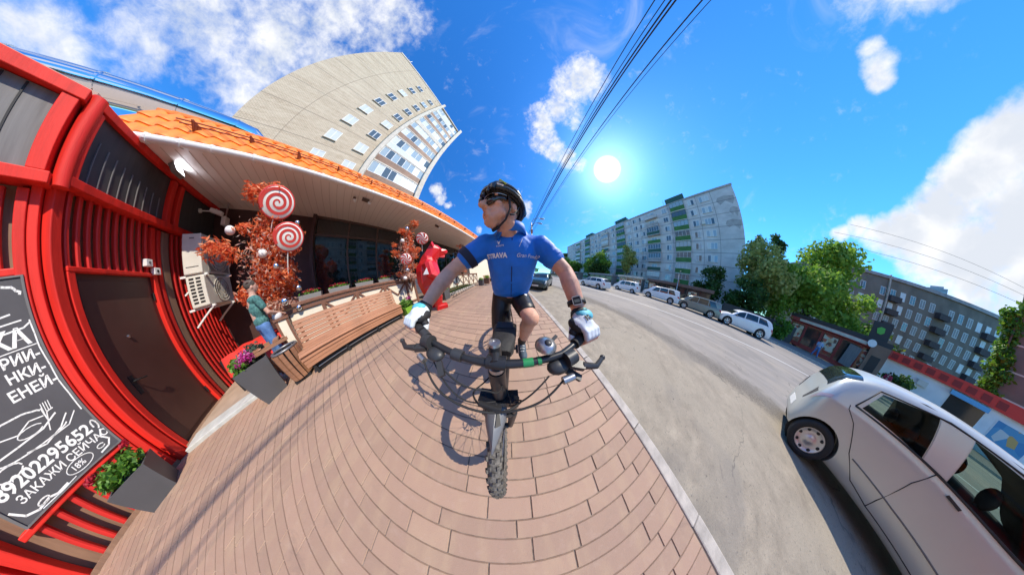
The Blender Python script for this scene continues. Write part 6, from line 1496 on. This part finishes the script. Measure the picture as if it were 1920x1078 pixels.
# mudguard
def mudguard(b):
    V = []; F = []; st_ = []
    for i in range(13):
        t = i/12; a = R(44+t*53); r_ = WR+.028-.004*t; hw = (.034+.010*math.sin(math.pi*min(1,t*1.25)))*(1 if t < .62 else max(.04, 1-((t-.62)/.38)**1.6))
        y, z = FA.y+r_*math.cos(a), FA.z+r_*math.sin(a)
        for j, (u, dz) in enumerate(((-1,-.016),(-.72,-.002),(-.35,.008),(0,.014),(.35,.008),(.72,-.002),(1,-.016))): V.append((FA.x+u*hw*1.05, y+dz*math.cos(a), z+dz*math.sin(a)))
    for i in range(12):
        for j in range(6): F.append((i*7+j, i*7+j+1, (i+1)*7+j+1, (i+1)*7+j))
    b.add(V, F)
mg = part('mudguard', M_mud, mudguard, True, 22); sd = mg.modifiers.new('thick','SOLIDIFY'); sd.thickness = .003
part('mudguard_slot', M_black, lambda b: b.add([(FA.x+.008,FA.y+.10,FA.z+WR+.034),(FA.x+.018,FA.y+.10,FA.z+WR+.030),(FA.x+.026,FA.y+.055,FA.z+WR+.034),(FA.x+.006,FA.y+.045,FA.z+WR+.043)], [(0,1,2,3)]), False)
# handlebar with grips, levers, bell
BAR = [(-.455,.152,1.062),(-.36,.122,1.056),(-.25,.098,1.046),(-.13,.092,1.026),(-.037,.090,1.022),(.06,.090,1.026),(.15,.092,1.034),(.23,.112,1.046),(.315,.142,1.052)]
part('handlebar', M_bframe, lambda b: b.tube(BAR, [.0100,.0100,.0100,.0105,.0125,.0105,.0100,.0100,.0100], 12))
part('grip', M_rubber, lambda b: b.tube(BAR[:2]+[(-.325,.115,1.0545)], .0165, 12)); part('grip', M_rubber, lambda b: b.tube([(.205,.105,1.043),BAR[7],BAR[8]], .0165, 12))
part('shifter_ring', M_dkplast, lambda b: b.tube([(-.315,.113,1.054),(-.28,.104,1.05)], .0165, 14)); part('bar_clamp', M_dkplast, lambda b: b.tube([(-.165,.093,1.034),(-.135,.092,1.028)], .0165, 14)); part('green_sleeve', mat('green_decal', (.02,.22,.07), .4), lambda b: b.tube([(.035,.090,1.024),(.062,.090,1.026)], .0120, 14)); part('green_sleeve', _M['green_decal'], lambda b: b.tube([(.074,.090,1.027),(.084,.090,1.028)], .0116, 14))
def brake(s_, base, tip, name):
    base = Vector(base); tip = Vector(tip)
    g = part(name, M_dkplast, lambda b: (b.bar(base+Vector((0,.0,-.005)), base.lerp(tip,.30)+Vector((0,-.012,-.004)), .024, .016), b.tube([base.lerp(tip,.28)+Vector((0,-.010,-.004)), base.lerp(tip,.62)+Vector((0,-.02,-.002)), tip], [.0115,.0085,.0065], 8), b.ball(tip, .009, 8, 6)))
    part('lever_clamp', M_dkplast, lambda b: b.tube([base+Vector((-.016,.012,.004)), base+Vector((.016,.016,.006))], .022, 12), parent=g); return g
lv = brake(-1, (-.262,.078,1.045), (-.388,.052,1.040), 'brake_lever'); rv = brake(1, (.168,.062,1.026), (.275,.034,1.030), 'brake_lever')
part('adjuster', M_alloy, lambda b: b.tube([(-.258,.045,1.040),(-.232,.040,1.036)], .0095, 10), parent=lv); part('adjuster', M_alloy, lambda b: b.tube([(.155,.030,1.022),(.125,.030,1.018)], .0095, 10), parent=rv)
part('shifter', M_dkplast, lambda b: (b.ball((.135,.070,1.010), (.035,.024,.020), 14, 10), b.bar((.16,.055,1.0),(.19,.02,.995), .018,.010))); part('shifter', M_dkplast, lambda b: (b.ball((-.225,.075,1.028), (.034,.024,.018), 14, 10), b.bar((-.20,.06,1.02),(-.17,.03,1.015), .016,.010)))
part('bell', M_alloy, lambda b: b.lathe([(0,.024),(.012,.0235),(.024,.018),(.031,.008),(.032,0),(0,0)], 24, 0, Matrix.Translation((.105,.120,1.046)) @ Matrix.Rotation(R(-14),4,'X')))
part('bell_base', M_dkplast, lambda b: (b.tube([(.105,.120,1.03),(.105,.120,1.047)], .018, 12), b.ball((.105,.1145,1.070), (.011,.011,.006), 10, 6), b.bar((.125,.13,1.046),(.155,.145,1.054),.010,.006)))
def cable(name, pts, r_=.0026):
    P = [Vector(p) for p in pts]; Q = []
    for i in range(len(P)-1):
        p0, p1, p2, p3 = P[max(0,i-1)], P[i], P[i+1], P[min(len(P)-1,i+2)]
        for t in np.linspace(0,1,7)[:-1]: Q.append(.5*((2*p1)+(p2-p0)*t+(2*p0-5*p1+4*p2-p3)*t*t+(3*p1-p0-3*p2+p3)*t**3))
    Q.append(P[-1]); part(name, M_rubber, lambda b: b.tube(Q, r_, 6))
cable('brake_hose', [(-.235,.040,1.036),(-.15,-.005,1.01),(-.03,-.015,.985),(.03,.01,.94),(.012,.012,.82),(.0,-.03,.62),(-.01,-.10,.40)])
cable('brake_hose', [(.125,.030,1.018),(.06,.0,1.0),(-.04,-.012,.985),(-.10,.02,.95),(-.085,.07,.90),(-.05,.14,.86)])
cable('shift_cable', [(-.20,.055,1.02),(-.12,.03,1.005),(-.06,.03,.985),(-.03,.04,.93),(-.02,.12,.86)], .0023); cable('shift_cable', [(.10,.052,1.008),(.04,.015,.98),(.0,.0,.93),(.0,.02,.85),(-.03,.10,.83)], .0023)
cable('shift_cable', [(-.26,.09,1.04),(-.22,.05,1.0),(-.12,.0,.97),(-.04,.01,.93)], .002)
part('cable_clip', M_rubber, lambda b: b.tube([(-.07,.0,.982),(-.02,-.008,.985)], .007, 8))
# top tube bag, drivetrain, pedals, down hook
def bag(b):
    V = []; F = []; st_ = [(.155,.034,.93,.975),(.18,.046,.91,.98),(.26,.060,.87,.958),(.33,.072,.85,.928),(.385,.076,.84,.905),(.40,.066,.84,.89)]
    for y, w_, z0, z1 in st_: V += [(-.03-w_,y,z0),(-.03-w_,y,z1-.012),(-.03-w_+.014,y,z1),(-.03+w_-.014,y,z1),(-.03+w_,y,z1-.012),(-.03+w_,y,z0)]
    for j in range(len(st_)-1):
        for i in range(6): F.append((j*6+i, j*6+(i+1)%6, (j+1)*6+(i+1)%6, (j+1)*6+i))
    F += [(0,1,2,3,4,5),(35,34,33,32,31,30)]; b.add(V, F)
part('frame_bag', mat('black_nylon', (.018,.018,.019), .7, var=.3, vscale=25, bump=.3, bscale=60), bag, True, 50); part('bag_flap', M_dkplast, lambda b: b.box((-.08,.31,.936),(.02,.36,.940)), False)
CW = BB+Vector((-.055,0,0))
part('chainring', M_alloy, lambda b: b.lathe([(.05,-.003),(.085,-.003),(.085,.003),(.05,.003)], 30, 0, Matrix.Translation(CW) @ Matrix.Rotation(R(90),4,'Y'), closed=True))
LP_ = BB+Vector((.075,-.125,.115)); RP_ = BB+Vector((-.085,.125,-.115))
part('crank', M_bframe, lambda b: b.bar(BB+Vector((.065,0,0)), LP_, .025, .016)); part('crank', M_bframe, lambda b: b.bar(BB+Vector((-.07,0,0)), RP_, .025, .016))
part('pedal', M_dkplast, lambda b: b.cbox(LP_+Vector((.06,0,0)), (.10,.09,.022)), False); part('pedal', M_dkplast, lambda b: b.cbox(RP_+Vector((-.06,0,0)), (.10,.09,.022)), False)
part('chain', M_rubber, lambda b: (b.tube([CW+Vector((0,0,.085)), RA+Vector((-.05,0,.05))], .004, 5), b.tube([CW+Vector((0,0,-.085)), RA+Vector((-.05,-.06,-.10))], .004, 5))); part('cassette', M_alloy, lambda b: b.lathe([(0,-.02),(.03,-.02),(.055,.015),(.02,.02)], 20, 0, Matrix.Translation(RA+Vector((-.045,0,0))) @ Matrix.Rotation(R(90),4,'Y')))

# ================================================================== the rider
rider = thing('person', 'cyclist in blue jersey, black shorts and helmet leaning on the handlebar', 'person', (0,0,0))
Hc = Vector((-.052,.374,1.592)); FY = R(-44)           # head turned towards the cafe
TH = Matrix.Translation(Hc) @ Matrix.Rotation(FY,4,'Z') @ Matrix.Rotation(R(4),4,'Y')
def hp(x, y, z): return TH @ Vector((x, y, z))          # head space: face looks along -y, his left is +x
def hball(b, c, r_, seg=18, rings=12): b.ball((0,0,0), r_, seg, rings, 0, TH @ Matrix.Translation(c))
def fingers(b, cx, yb, zb, side, rad=.0085, upto=None, thick=0.0):
    """four bent fingers and a thumb closing round the grip; side +1 his left hand"""
    for i in range(4):
        x = cx + side*(-.030+.0195*i); ln = (1.0,1.08,1.03,.88)[3-i]
        ang = [70,118,170,225,280] if upto is None else [a for a in (70,118,150,165) if a <= upto]
        pts = []
        for j, a in enumerate(ang): rr = (.040,.038,.035,.031,.028)[min(j,4)]*(.94+.06*ln); pts.append((x, yb+rr*math.cos(R(a)), zb+rr*math.sin(R(a))))
        limb(b, pts, [(rad*1.06+thick),(rad+thick),(rad*.95+thick),(rad*.9+thick),(rad*.82+thick)][:len(pts)], 8)
    if upto is None or upto > 0:
        th = [(cx-side*.040, yb+.030, zb+.012),(cx-side*.056, yb+.004, zb-.012),(cx-side*.058,yb-.022,zb-.024)]
        if upto is not None: th = th[:2]
        limb(b, th, [rad*1.25+thick, rad*1.1+thick, rad*.95+thick][:len(th)], 8)
HL = (-.398,.134,1.0585); HR = (.272,.126,1.0495)       # grip centres under the hands (image left, image right)
AL = [(-.172,.485,1.435),(-.352,.362,1.262),(-.408,.205,1.108)]; AR = [(.202,.475,1.435),(.305,.335,1.262),(.288,.190,1.100)]
b = MB()
# head
hball(b, (0,.012,.028), (.074,.094,.088)); hball(b, (0,-.030,-.030), (.060,.062,.075)); hball(b, (0,-.058,-.094), (.034,.032,.026)); hball(b, (0,.02,-.02),(.066,.070,.07))
for p, q, r0, r1 in (((0,-.094,.014),(0,-.120,-.024),.012,.0165),((-.013,-.100,-.030),(.013,-.100,-.030),.010,.010),((-.020,-.093,-.056),(.020,-.093,-.056),.0085,.0085),((-.018,-.089,-.071),(.018,-.089,-.071),.0095,.0095),((-.045,-.072,.030),(.045,-.072,.030),.016,.016),((-.050,-.035,-.055),(-.020,-.070,-.088),.022,.018),((.050,-.035,-.055),(.020,-.070,-.088),.022,.018)):
    limb(b, [hp(*p), hp(*q)], [r0, r1], 10)
for s_ in (-1,1): hball(b, (s_*.044,-.058,-.012), (.022,.022,.020), 10, 8); hball(b, (s_*.078,.016,-.004), (.010,.020,.031), 10, 8)
limb(b, [(.0,.50,1.43),(-.015,.455,1.50),tuple(hp(0,.03,-.05))], [.066,.062,.060])
# trunk, limbs, hands
limb(b, [(.015,.53,1.37),(.015,.60,1.18),(0,.72,1.02)], [.11,.12,.12]); limb(b, [AL[0],(.015,.53,1.41),AR[0]], [.055,.075,.055])
for A_, H_, s_ in ((AL,HL,-1),(AR,HR,1)):
    e0 = Vector(A_[0]).lerp(Vector(A_[1]), .5); f0 = Vector(A_[1]).lerp(Vector(A_[2]), .35)
    limb(b, [A_[0], e0, A_[1], f0, A_[2]], [.057,.049,.042,.0425,.028], 14)
    pc = Vector((H_[0]-s_*.002, H_[1]+.022, H_[2]+.034)); limb(b, [A_[2], pc], [.026,.030], 12); b.ball(pc, (.042,.034,.020), 12, 8)
    fingers(b, H_[0], H_[1], H_[2], s_)
HIPL, KNL, ANL = (.092,.72,.995), (.138,.372,.958), (.122,.475,.585); HIPR, KNR, ANR = (-.092,.72,.995), (-.118,.52,.665), (-.115,.725,.285)
for h_, k_, a_ in ((HIPL,KNL,ANL),(HIPR,KNR,ANR)):
    kv, av = Vector(k_), Vector(a_); cf = kv.lerp(av, .32)+Vector((0,.018,0))
    limb(b, [h_, Vector(h_).lerp(kv,.5), kv, cf, kv.lerp(av,.7), av], [.088,.076,.058,.057,.042,.034], 14); b.ball(kv+Vector((0,-.012,.004)), (.050,.045,.046), 12, 8)
body = remeshed(b, 'body', M_skin, rider, .0055, 4)
# jersey
M_jersey = mat('royal_blue_jersey', (.004,.165,.66), .62, var=.10, vscale=10, bump=.25, bscale=9); M_navy = mat('navy_cuff', (.008,.012,.035), .7)
b = MB()
_V = []; _st = [(.006,.668,1.035,.170,.120),(.008,.650,1.075,.180,.132),(.012,.622,1.14,.184,.136),(.014,.588,1.21,.184,.134),(.015,.558,1.29,.188,.132),(.015,.532,1.37,.194,.128),(.015,.512,1.43,.176,.108),(.010,.500,1.48,.112,.084),(.0,.492,1.515,.080,.070)]
for cx_, cy_, cz_, rx_, ry_ in _st: _V += [(cx_+rx_*math.copysign(abs(math.cos(t_))**.8, math.cos(t_)), cy_+ry_*math.sin(t_), cz_) for t_ in np.linspace(0, 2*math.pi, 29)[:-1]]
_n = 28; b.add(_V, [(i*_n+j, i*_n+(j+1)%_n, (i+1)*_n+(j+1)%_n, (i+1)*_n+j) for i in range(len(_st)-1) for j in range(_n)] + [tuple(reversed(range(_n))), tuple((len(_st)-1)*_n+j for j in range(_n))])
limb(b, [(-.05,.50,1.49),(.06,.50,1.49)], [.07,.07], 14)
limb(b, [(-.140,.50,1.44),(-.06,.50,1.452),(.015,.505,1.44),(.09,.50,1.452),(.170,.495,1.44)], [.074,.066,.06,.066,.074], 14)
for A_ in (AL,AR):
    p0, p1 = Vector(A_[0]), Vector(A_[1]); limb(b, [p0, p0.lerp(p1,.30), p0.lerp(p1,.56)], [.078,.070,.064], 14)
jersey = remeshed(b, 'jersey', M_jersey, rider, .007, 9)
tx = bpy.data.textures.new('jersey_folds', 'CLOUDS'); tx.noise_scale = .05; tx.noise_depth = 2
dm = jersey.modifiers.new('folds', 'DISPLACE'); dm.texture = tx; dm.strength = .010; dm.mid_level = .5; dm.texture_coords = 'LOCAL'; rp = jersey.parent; jersey.parent = None; applied(jersey); jersey.parent = rp
p0, p1 = Vector(AL[0]), Vector(AL[1])
part('sleeve_cuff', M_navy, lambda b: b.tube([p0.lerp(p1,.46), p0.lerp(p1,.62)], [.0735,.0675], 20), parent=rider)
q0, q1 = Vector(AR[0]), Vector(AR[1])
part('sleeve_hem', M_jersey, lambda b: b.tube([q0.lerp(q1,.50), q0.lerp(q1,.60)], [.067,.0625], 20), parent=rider)
# stand-up collar, open at the zip
def collar(b):
    V = []; F = []; n = 20
    for i in range(n+1):
        a = R(-62 + (304)*i/n) ; cx, cy = .002, .452
        for rr, z, dy in ((.096,1.485,.012),(.086,1.525,.0),(.080,1.545,-.006)): V.append((cx+rr*math.sin(a)*1.0, cy+dy+rr*.80*math.cos(a)*1.0, z-.030*(1 if abs(i-n/2) > n*.42 else 0)-.018*max(0,abs(i-n/2)/n*2-.5)))
    for i in range(n):
        for j in range(2): F.append((i*3+j, (i+1)*3+j, (i+1)*3+j+1, i*3+j+1))
    b.add(V, F)
co = part('collar', M_jersey, collar, parent=rider); co.rotation_euler = (0,0,0); sd = co.modifiers.new('thick','SOLIDIFY'); sd.thickness = .006
# shorts
M_short = mat('black_lycra', (.010,.010,.012), .45, var=.2, vscale=12, bump=.1, bscale=14)
b = MB(); b.ball((0,.705,1.02), (.170,.13,.11), 18, 12)
for h_, k_, f in ((HIPL,KNL,.74),(HIPR,KNR,.80)):
    hv, kv = Vector(h_), Vector(k_); limb(b, [hv, hv.lerp(kv,.4), hv.lerp(kv,f)], [.108,.098,.0765], 16)
shorts = remeshed(b, 'shorts', M_short, rider, .007, 4)
# lettering laid on the cloth
from mathutils.bvhtree import BVHTree
def drape(name, me, target, T, m, view, off=.003):
    """flat lettering placed by T, pushed along view onto the garment"""
    bm = bmesh.new(); bm.from_mesh(me); bmesh.ops.triangulate(bm, faces=bm.faces); bmesh.ops.subdivide_edges(bm, edges=[e for e in bm.edges if e.calc_length() > .012], cuts=1); bm.transform(T)
    tb = bmesh.new(); tb.from_mesh(target.data); bv = BVHTree.FromBMesh(tb); d = Vector(view).normalized()
    for v in bm.verts:
        loc, nor, idx, dist = bv.ray_cast(v.co - d*.5, d)
        if loc is not None: v.co = loc - d*off
    out = bpy.data.meshes.new(name); bm.to_mesh(out); bm.free(); tb.free(); out.materials.clear(); out.materials.append(m)
    o = bpy.data.objects.new(name, out); C.objects.link(o); o.parent = rider; return o
M_print = mat('white_garment_print', (.78,.80,.82), .6)
TX = lambda x, z: Matrix.Translation((x,.30,z)) @ Matrix.Rotation(R(90),4,'X')
drape('lettering', text_mesh('STRAVA', .036, 0, bold=.0016), jersey, TX(-.150,1.338), M_print, (0,1,0), .006); drape('lettering', text_mesh('Gran Fondo', .029, 0, shear=.25), jersey, TX(.034,1.342), M_print, (0,1,0), .006)
drape('lettering', text_mesh('cuore', .020, 0), jersey, TX(-.085,1.400), M_print, (0,1,0), .005)
def poly_mesh(polys):
    me = bpy.data.meshes.new('mark'); V = []; F = []
    for p in polys: n = len(V); V += [(x,y,0) for x,y in p]; F.append(tuple(range(n,n+len(p))))
    me.from_pydata(V, [], F); return me
horn = [[(-.011,.012),(-.004,.004),(.004,.004),(.011,.012),(.006,.0),(.003,-.010),(-.003,-.010),(-.006,.0)]]
drape('emblem', poly_mesh(horn), jersey, TX(-.070,1.425), M_print, (0,1,0))
drape('zip', poly_mesh([[(-.0025,-.30),(.0025,-.30),(.0025,.09),(-.0025,.09)]]), jersey, TX(.008,1.36), M_navy, (0,1,0), .006)
drape('stripe', poly_mesh([[(0,0),(.003,0),(.023,.05),(.020,.05)]]), jersey, TX(.048,1.40), M_print, (0,1,0))
TS = Matrix.Translation((.115,.52,1.3)) 
zz = [[(-.026,.010),(.0,.034),(.004,.026),(-.002,-.004),(.014,-.020),(.020,.006),(.028,-.004),(.012,-.040),(-.012,.014),(-.020,.016)]]
zz = [[(-.030,.0),(-.006,.034),(.004,.014),(-.008,.004),(-.014,.010)],[(-.006,.034),(.010,-.012),(.003,-.016),(-.002,.0),(.004,.014)],[(.010,-.012),(.034,-.006),(.020,-.040),(.003,-.016)]]
drape('emblem', poly_mesh(zz), shorts, Matrix.Translation((.118,.50,1.3)) , M_print, (0,.25,-1)); drape('emblem', poly_mesh([[(x*1.6,y*1.6) for x, y in horn[0]]]), shorts, Matrix.Translation((-.118,.30,.80)) @ Matrix.Rotation(R(70),4,'X'), M_print, (0,1,-.25))
# shoes and socks
M_shoe = mat('blue_grey_shoe', (.055,.085,.11), .7, var=.2, vscale=40); M_sole = mat('pale_sole', (.62,.62,.60), .7)
for a_, toe in ((ANL, Vector((.125,.352,.520))),(ANR, Vector((-.120,.605,.205)))):
    av = Vector(a_); heel = av + Vector((0,.055,-.055)); b = MB(); limb(b, [heel, av+Vector((0,-.02,-.035)), toe], [.036,.040,.030], 12); b.ball(toe+Vector((0,.02,-.002)), (.042,.055,.026), 14, 10)
    sh = remeshed(b, 'shoe', M_shoe, rider, .006, 3)
    b = MB(); b.ball((heel+toe)/2+Vector((0,0,-.034)), (.043,.125,.012), 16, 8); b.build('sole', M_sole, sh, smooth=True)
    for i in range(3): part('lace', M_sole, lambda b: b.tube([av+Vector((-.022,-.045-.022*i,-.012-.010*i)), av+Vector((0,-.050-.022*i,.0-.010*i)), av+Vector((.022,-.045-.022*i,-.012-.010*i))], .003, 5), parent=sh)
    kv = Vector(KNL if a_ is ANL else KNR); part('sock', M_black, lambda b: b.tube([av.lerp(kv,.28), av.lerp(kv,.1), av+Vector((0,0,-.02))], [.0415,.038,.037], 14), parent=rider)
# gloves
M_glw = mat('white_glove', (.66,.73,.78), .7, var=.1, vscale=12, bump=.2, bscale=40); M_glb = mat('black_glove', (.016,.016,.018), .7); M_cyan = mat('cyan_glove_panel', (.10,.48,.62), .6)
for A_, H_, s_ in ((AL,HL,-1),(AR,HR,1)):
    pc = Vector((H_[0]-s_*.002, H_[1]+.022, H_[2]+.034)); wv = Vector(A_[2])
    b = MB(); b.ball(pc+Vector((0,.0,.002)), (.049,.040,.0245), 14, 10); limb(b, [pc, wv.lerp(pc,.25)], [.036,.034], 12); fingers(b, H_[0], H_[1], H_[2], s_, upto=150, thick=.0032)
    gl = remeshed(b, 'glove', M_glw, rider, .005, 3)
    part('glove_cuff', M_glb, lambda b: b.tube([wv.lerp(pc,-.12), wv.lerp(pc,.28)], [.0345,.0385], 18), parent=gl)
    b = MB(); b.ball(pc+Vector((-s_*.030,.004,-.008)), (.022,.036,.024), 12, 8); limb(b, [pc+Vector((-s_*.02,.01,-.01)), (H_[0]-s_*.046,H_[1]+.016,H_[2]+.004)], [.020,.0155], 10); b.build('glove_palm', M_glb, gl, smooth=True)
    b = MB(); b.ball(wv.lerp(pc,.52)+Vector((s_*.008,0,.018)), (.038,.034,.020), 12, 8); b.build('glove_panel', M_cyan, gl, smooth=True)
    b = MB(); b.ball(wv.lerp(pc,.10)+Vector((0,-.012,.029)), (.014,.010,.006), 12, 8); b.build('cuff_tab', mat('teal_tab', (.02,.35,.36), .5), gl, smooth=True)
    if s_ > 0:
        vd = (pc-wv).normalized(); me = text_mesh('NT', .026, 0, bold=.001); T = Matrix.Translation(pc+Vector((-.015,-.020,.20))) ; o = drape('lettering', me, gl, T, M_glb, (0,.0,-1)); o.parent = gl
# watch on the wrist at the right of the picture
wv = Vector(AR[2]); fd = (Vector(AR[1])-wv).normalized(); wc = wv+fd*.045
def strap(b):
    u = fd.cross(Vector((0,0,1))).normalized(); v = u.cross(fd)
    for j in range(22):
        a0, a1 = 2*math.pi*j/22, 2*math.pi*(j+1)/22; P = lambda a, o_: wc+fd*o_+(u*math.cos(a)+v*math.sin(a))*.0365
        b.face([P(a0,-.010), P(a1,-.010), P(a1,.010), P(a0,.010)])
wt = part('watch_strap', M_black, strap, parent=rider); wt.modifiers.new('thick','SOLIDIFY').thickness = .003
nrm = (Vector((0,0,CAMH+.1))-wc); nrm = (nrm-fd*nrm.dot(fd)).normalized(); sx = fd.cross(nrm).normalized(); TW = Matrix((sx, fd, nrm)).transposed().to_4x4(); TW.translation = wc+nrm*.036
part('watch_case', M_alloy, lambda b: b.prism([(-.017,-.015),(-.012,-.019),(.012,-.019),(.017,-.015),(.017,.015),(.012,.019),(-.012,.019),(-.017,.015)], 0, .008, 0, TW), False, parent=wt); part('watch_face', M_black, lambda b: b.cbox((0,0,.0085),(.028,.030,.001),0,TW), False, parent=wt); part('watch_display', mat('lcd_grey', (.20,.24,.19), .4), lambda b: b.cbox((0,-.002,.0093),(.020,.012,.0006),0,TW), False, parent=wt)
# glasses
M_lens = mat('dark_lens', (.010,.009,.010), .06, spec=.8)
def lens(b):
    V = []; F = []; n = 18
    for i in range(n+1):
        a = R(-74+148*i/n); rx, ry = .079, .100; top = .034-.006*abs(math.sin(a)); bot = -.021+.028*abs(math.sin(a))**2 - .010*math.exp(-((abs(a)-.45)/.28)**2)+.010*math.exp(-(a/.14)**2)
        for z in (bot, (top+bot)/2, top): V.append(hp(rx*math.sin(a)*1.03, -ry*math.cos(a)-.004, z))
    for i in range(n):
        for j in range(2): F.append((i*3+j, (i+1)*3+j, (i+1)*3+j+1, i*3+j+1))
    b.add(V, F)
gls = part('sunglasses', M_lens, lens, parent=rider); gls.modifiers.new('thick','SOLIDIFY').thickness = .003
for s_ in (-1,1): part('temple_arm', M_black, lambda b: b.tube([hp(s_*.078,-.030,.022), hp(s_*.084,.0,.020), hp(s_*.082,.028,.010)], .0035, 6), parent=gls)
part('lens_rim', M_alloy, lambda b: b.tube([hp(.080*math.sin(R(a))*1.03, -.1*math.cos(R(a))-.006, .035-.006*abs(math.sin(R(a)))) for a in range(-74,75,8)], .0022, 5), parent=gls)
# helmet: shell with raised ribs and vents, peak, straps
M_helm = mat('black_helmet', (.012,.013,.015), .30, var=.1, vscale=20, coat=.3); M_foam = mat('helmet_foam', (.03,.03,.032), .8)
def shell(b, rx, ry, rz, zc, z0, n=28, m=12):
    V = []; F = []
    for i in range(m+1):
        ph = math.pi/2*(1-i/m)
        for j in range(n):
            a = 2*math.pi*j/n; dip = -.030*max(0, math.cos(a-math.pi/2))**2 + .010*max(0,-math.cos(a-math.pi/2))
            e = z0 + dip; z = e + (rz)*math.sin(ph)*(1 if True else 1); V.append(TH @ Vector((rx*math.cos(a)*math.cos(ph)**.75, .012+ry*math.sin(a)*math.cos(ph)**.75, z)))
    for i in range(m):
        for j in range(n): F.append((i*n+j, (i+1)*n+j, (i+1)*n+(j+1)%n, i*n+(j+1)%n))
    b.add(V, F)
hm = part('helmet', M_foam, lambda b: shell(b, .094, .122, .118, 0, .034), parent=rider); hm.modifiers.new('thick','SOLIDIFY').thickness = .012
def ribs(b, off):
    for xo in off:
        P = []; Q = []
        for i in range(15):
            a = R(-4+188*i/14); y = .012-(.130)*math.cos(a)*(1-.1*abs(xo)/.08); z = .040+(.128-.9*xo*xo/.09)*math.sin(a)*(.98) - (.012 if i > 11 else 0); P.append(hp(xo*(1-.15*abs(math.cos(a))), y, z))
        b.tube(P, [.010]+[.0155]*13+[.009], 8)
part('shell_rib', M_helm, lambda b: ribs(b, (0,)), parent=hm)
for xo in (-.038,.038,-.070,.070): part('shell_rib', M_helm, lambda b: ribs(b, (xo,)), parent=hm)
part('shell_band', M_helm, lambda b: b.tube([hp(.101*math.cos(R(a)), .012+.131*math.sin(R(a)), .046-.030*max(0,math.cos(R(a)-math.pi/2))**2+.010*max(0,-math.cos(R(a)-math.pi/2))) for a in range(0,361,15)], .0135, 8, caps=False), parent=hm)
part('shell_band', M_helm, lambda b: b.tube([hp(.086*math.cos(R(a)), .012+.112*math.sin(R(a)), .098) for a in range(0,361,15)], .012, 8, caps=False), parent=hm)
part('yellow_mark', mat('yellow_green_mark', (.50,.62,.05), .5), lambda b: b.tube([hp(.066,-.085,.112),hp(.080,-.055,.096)], .006, 6), parent=hm); part('white_mark', M_white, lambda b: b.tube([hp(.072,-.096,.062),hp(.088,-.074,.056)], .006, 6), parent=hm)
for s_ in (-1,1):
    part('strap', M_black, lambda b: b.tube([hp(s_*.082,-.034,.045), hp(s_*.080,-.012,-.03), hp(s_*.060,-.018,-.085), hp(s_*.020,-.030,-.118)], .0055, 6), parent=hm); part('strap', M_black, lambda b: b.tube([hp(s_*.084,.055,.035), hp(s_*.080,.015,-.045), hp(s_*.074,-.004,-.055)], .005, 6), parent=hm)
part('chin_buckle', M_black, lambda b: b.tube([hp(.024,-.030,-.116), hp(-.024,-.030,-.116)], .009, 8), parent=hm)
for zz_, yy_, ww_ in ((-.064,-.0965,.018),):
    part('lips', mat('lip_skin', (.50,.20,.16), .5), lambda b: (limb(b, [hp(-ww_,yy_+.004,zz_+.006), hp(0,yy_-.004,zz_+.008), hp(ww_,yy_+.004,zz_+.006)], [.003,.0048,.003], 6), limb(b, [hp(-ww_,yy_+.005,zz_-.004), hp(0,yy_,zz_-.007), hp(ww_,yy_+.005,zz_-.004)], [.003,.0052,.003], 6)), parent=rider)
hair = part('hair', mat('brown_hair', (.07,.045,.03), .8, var=.3, vscale=50), lambda b: (b.ball((0,0,0),(.0785,.080,.060),16,10,0,TH@Matrix.Translation((0,.030,.030)))), parent=rider)
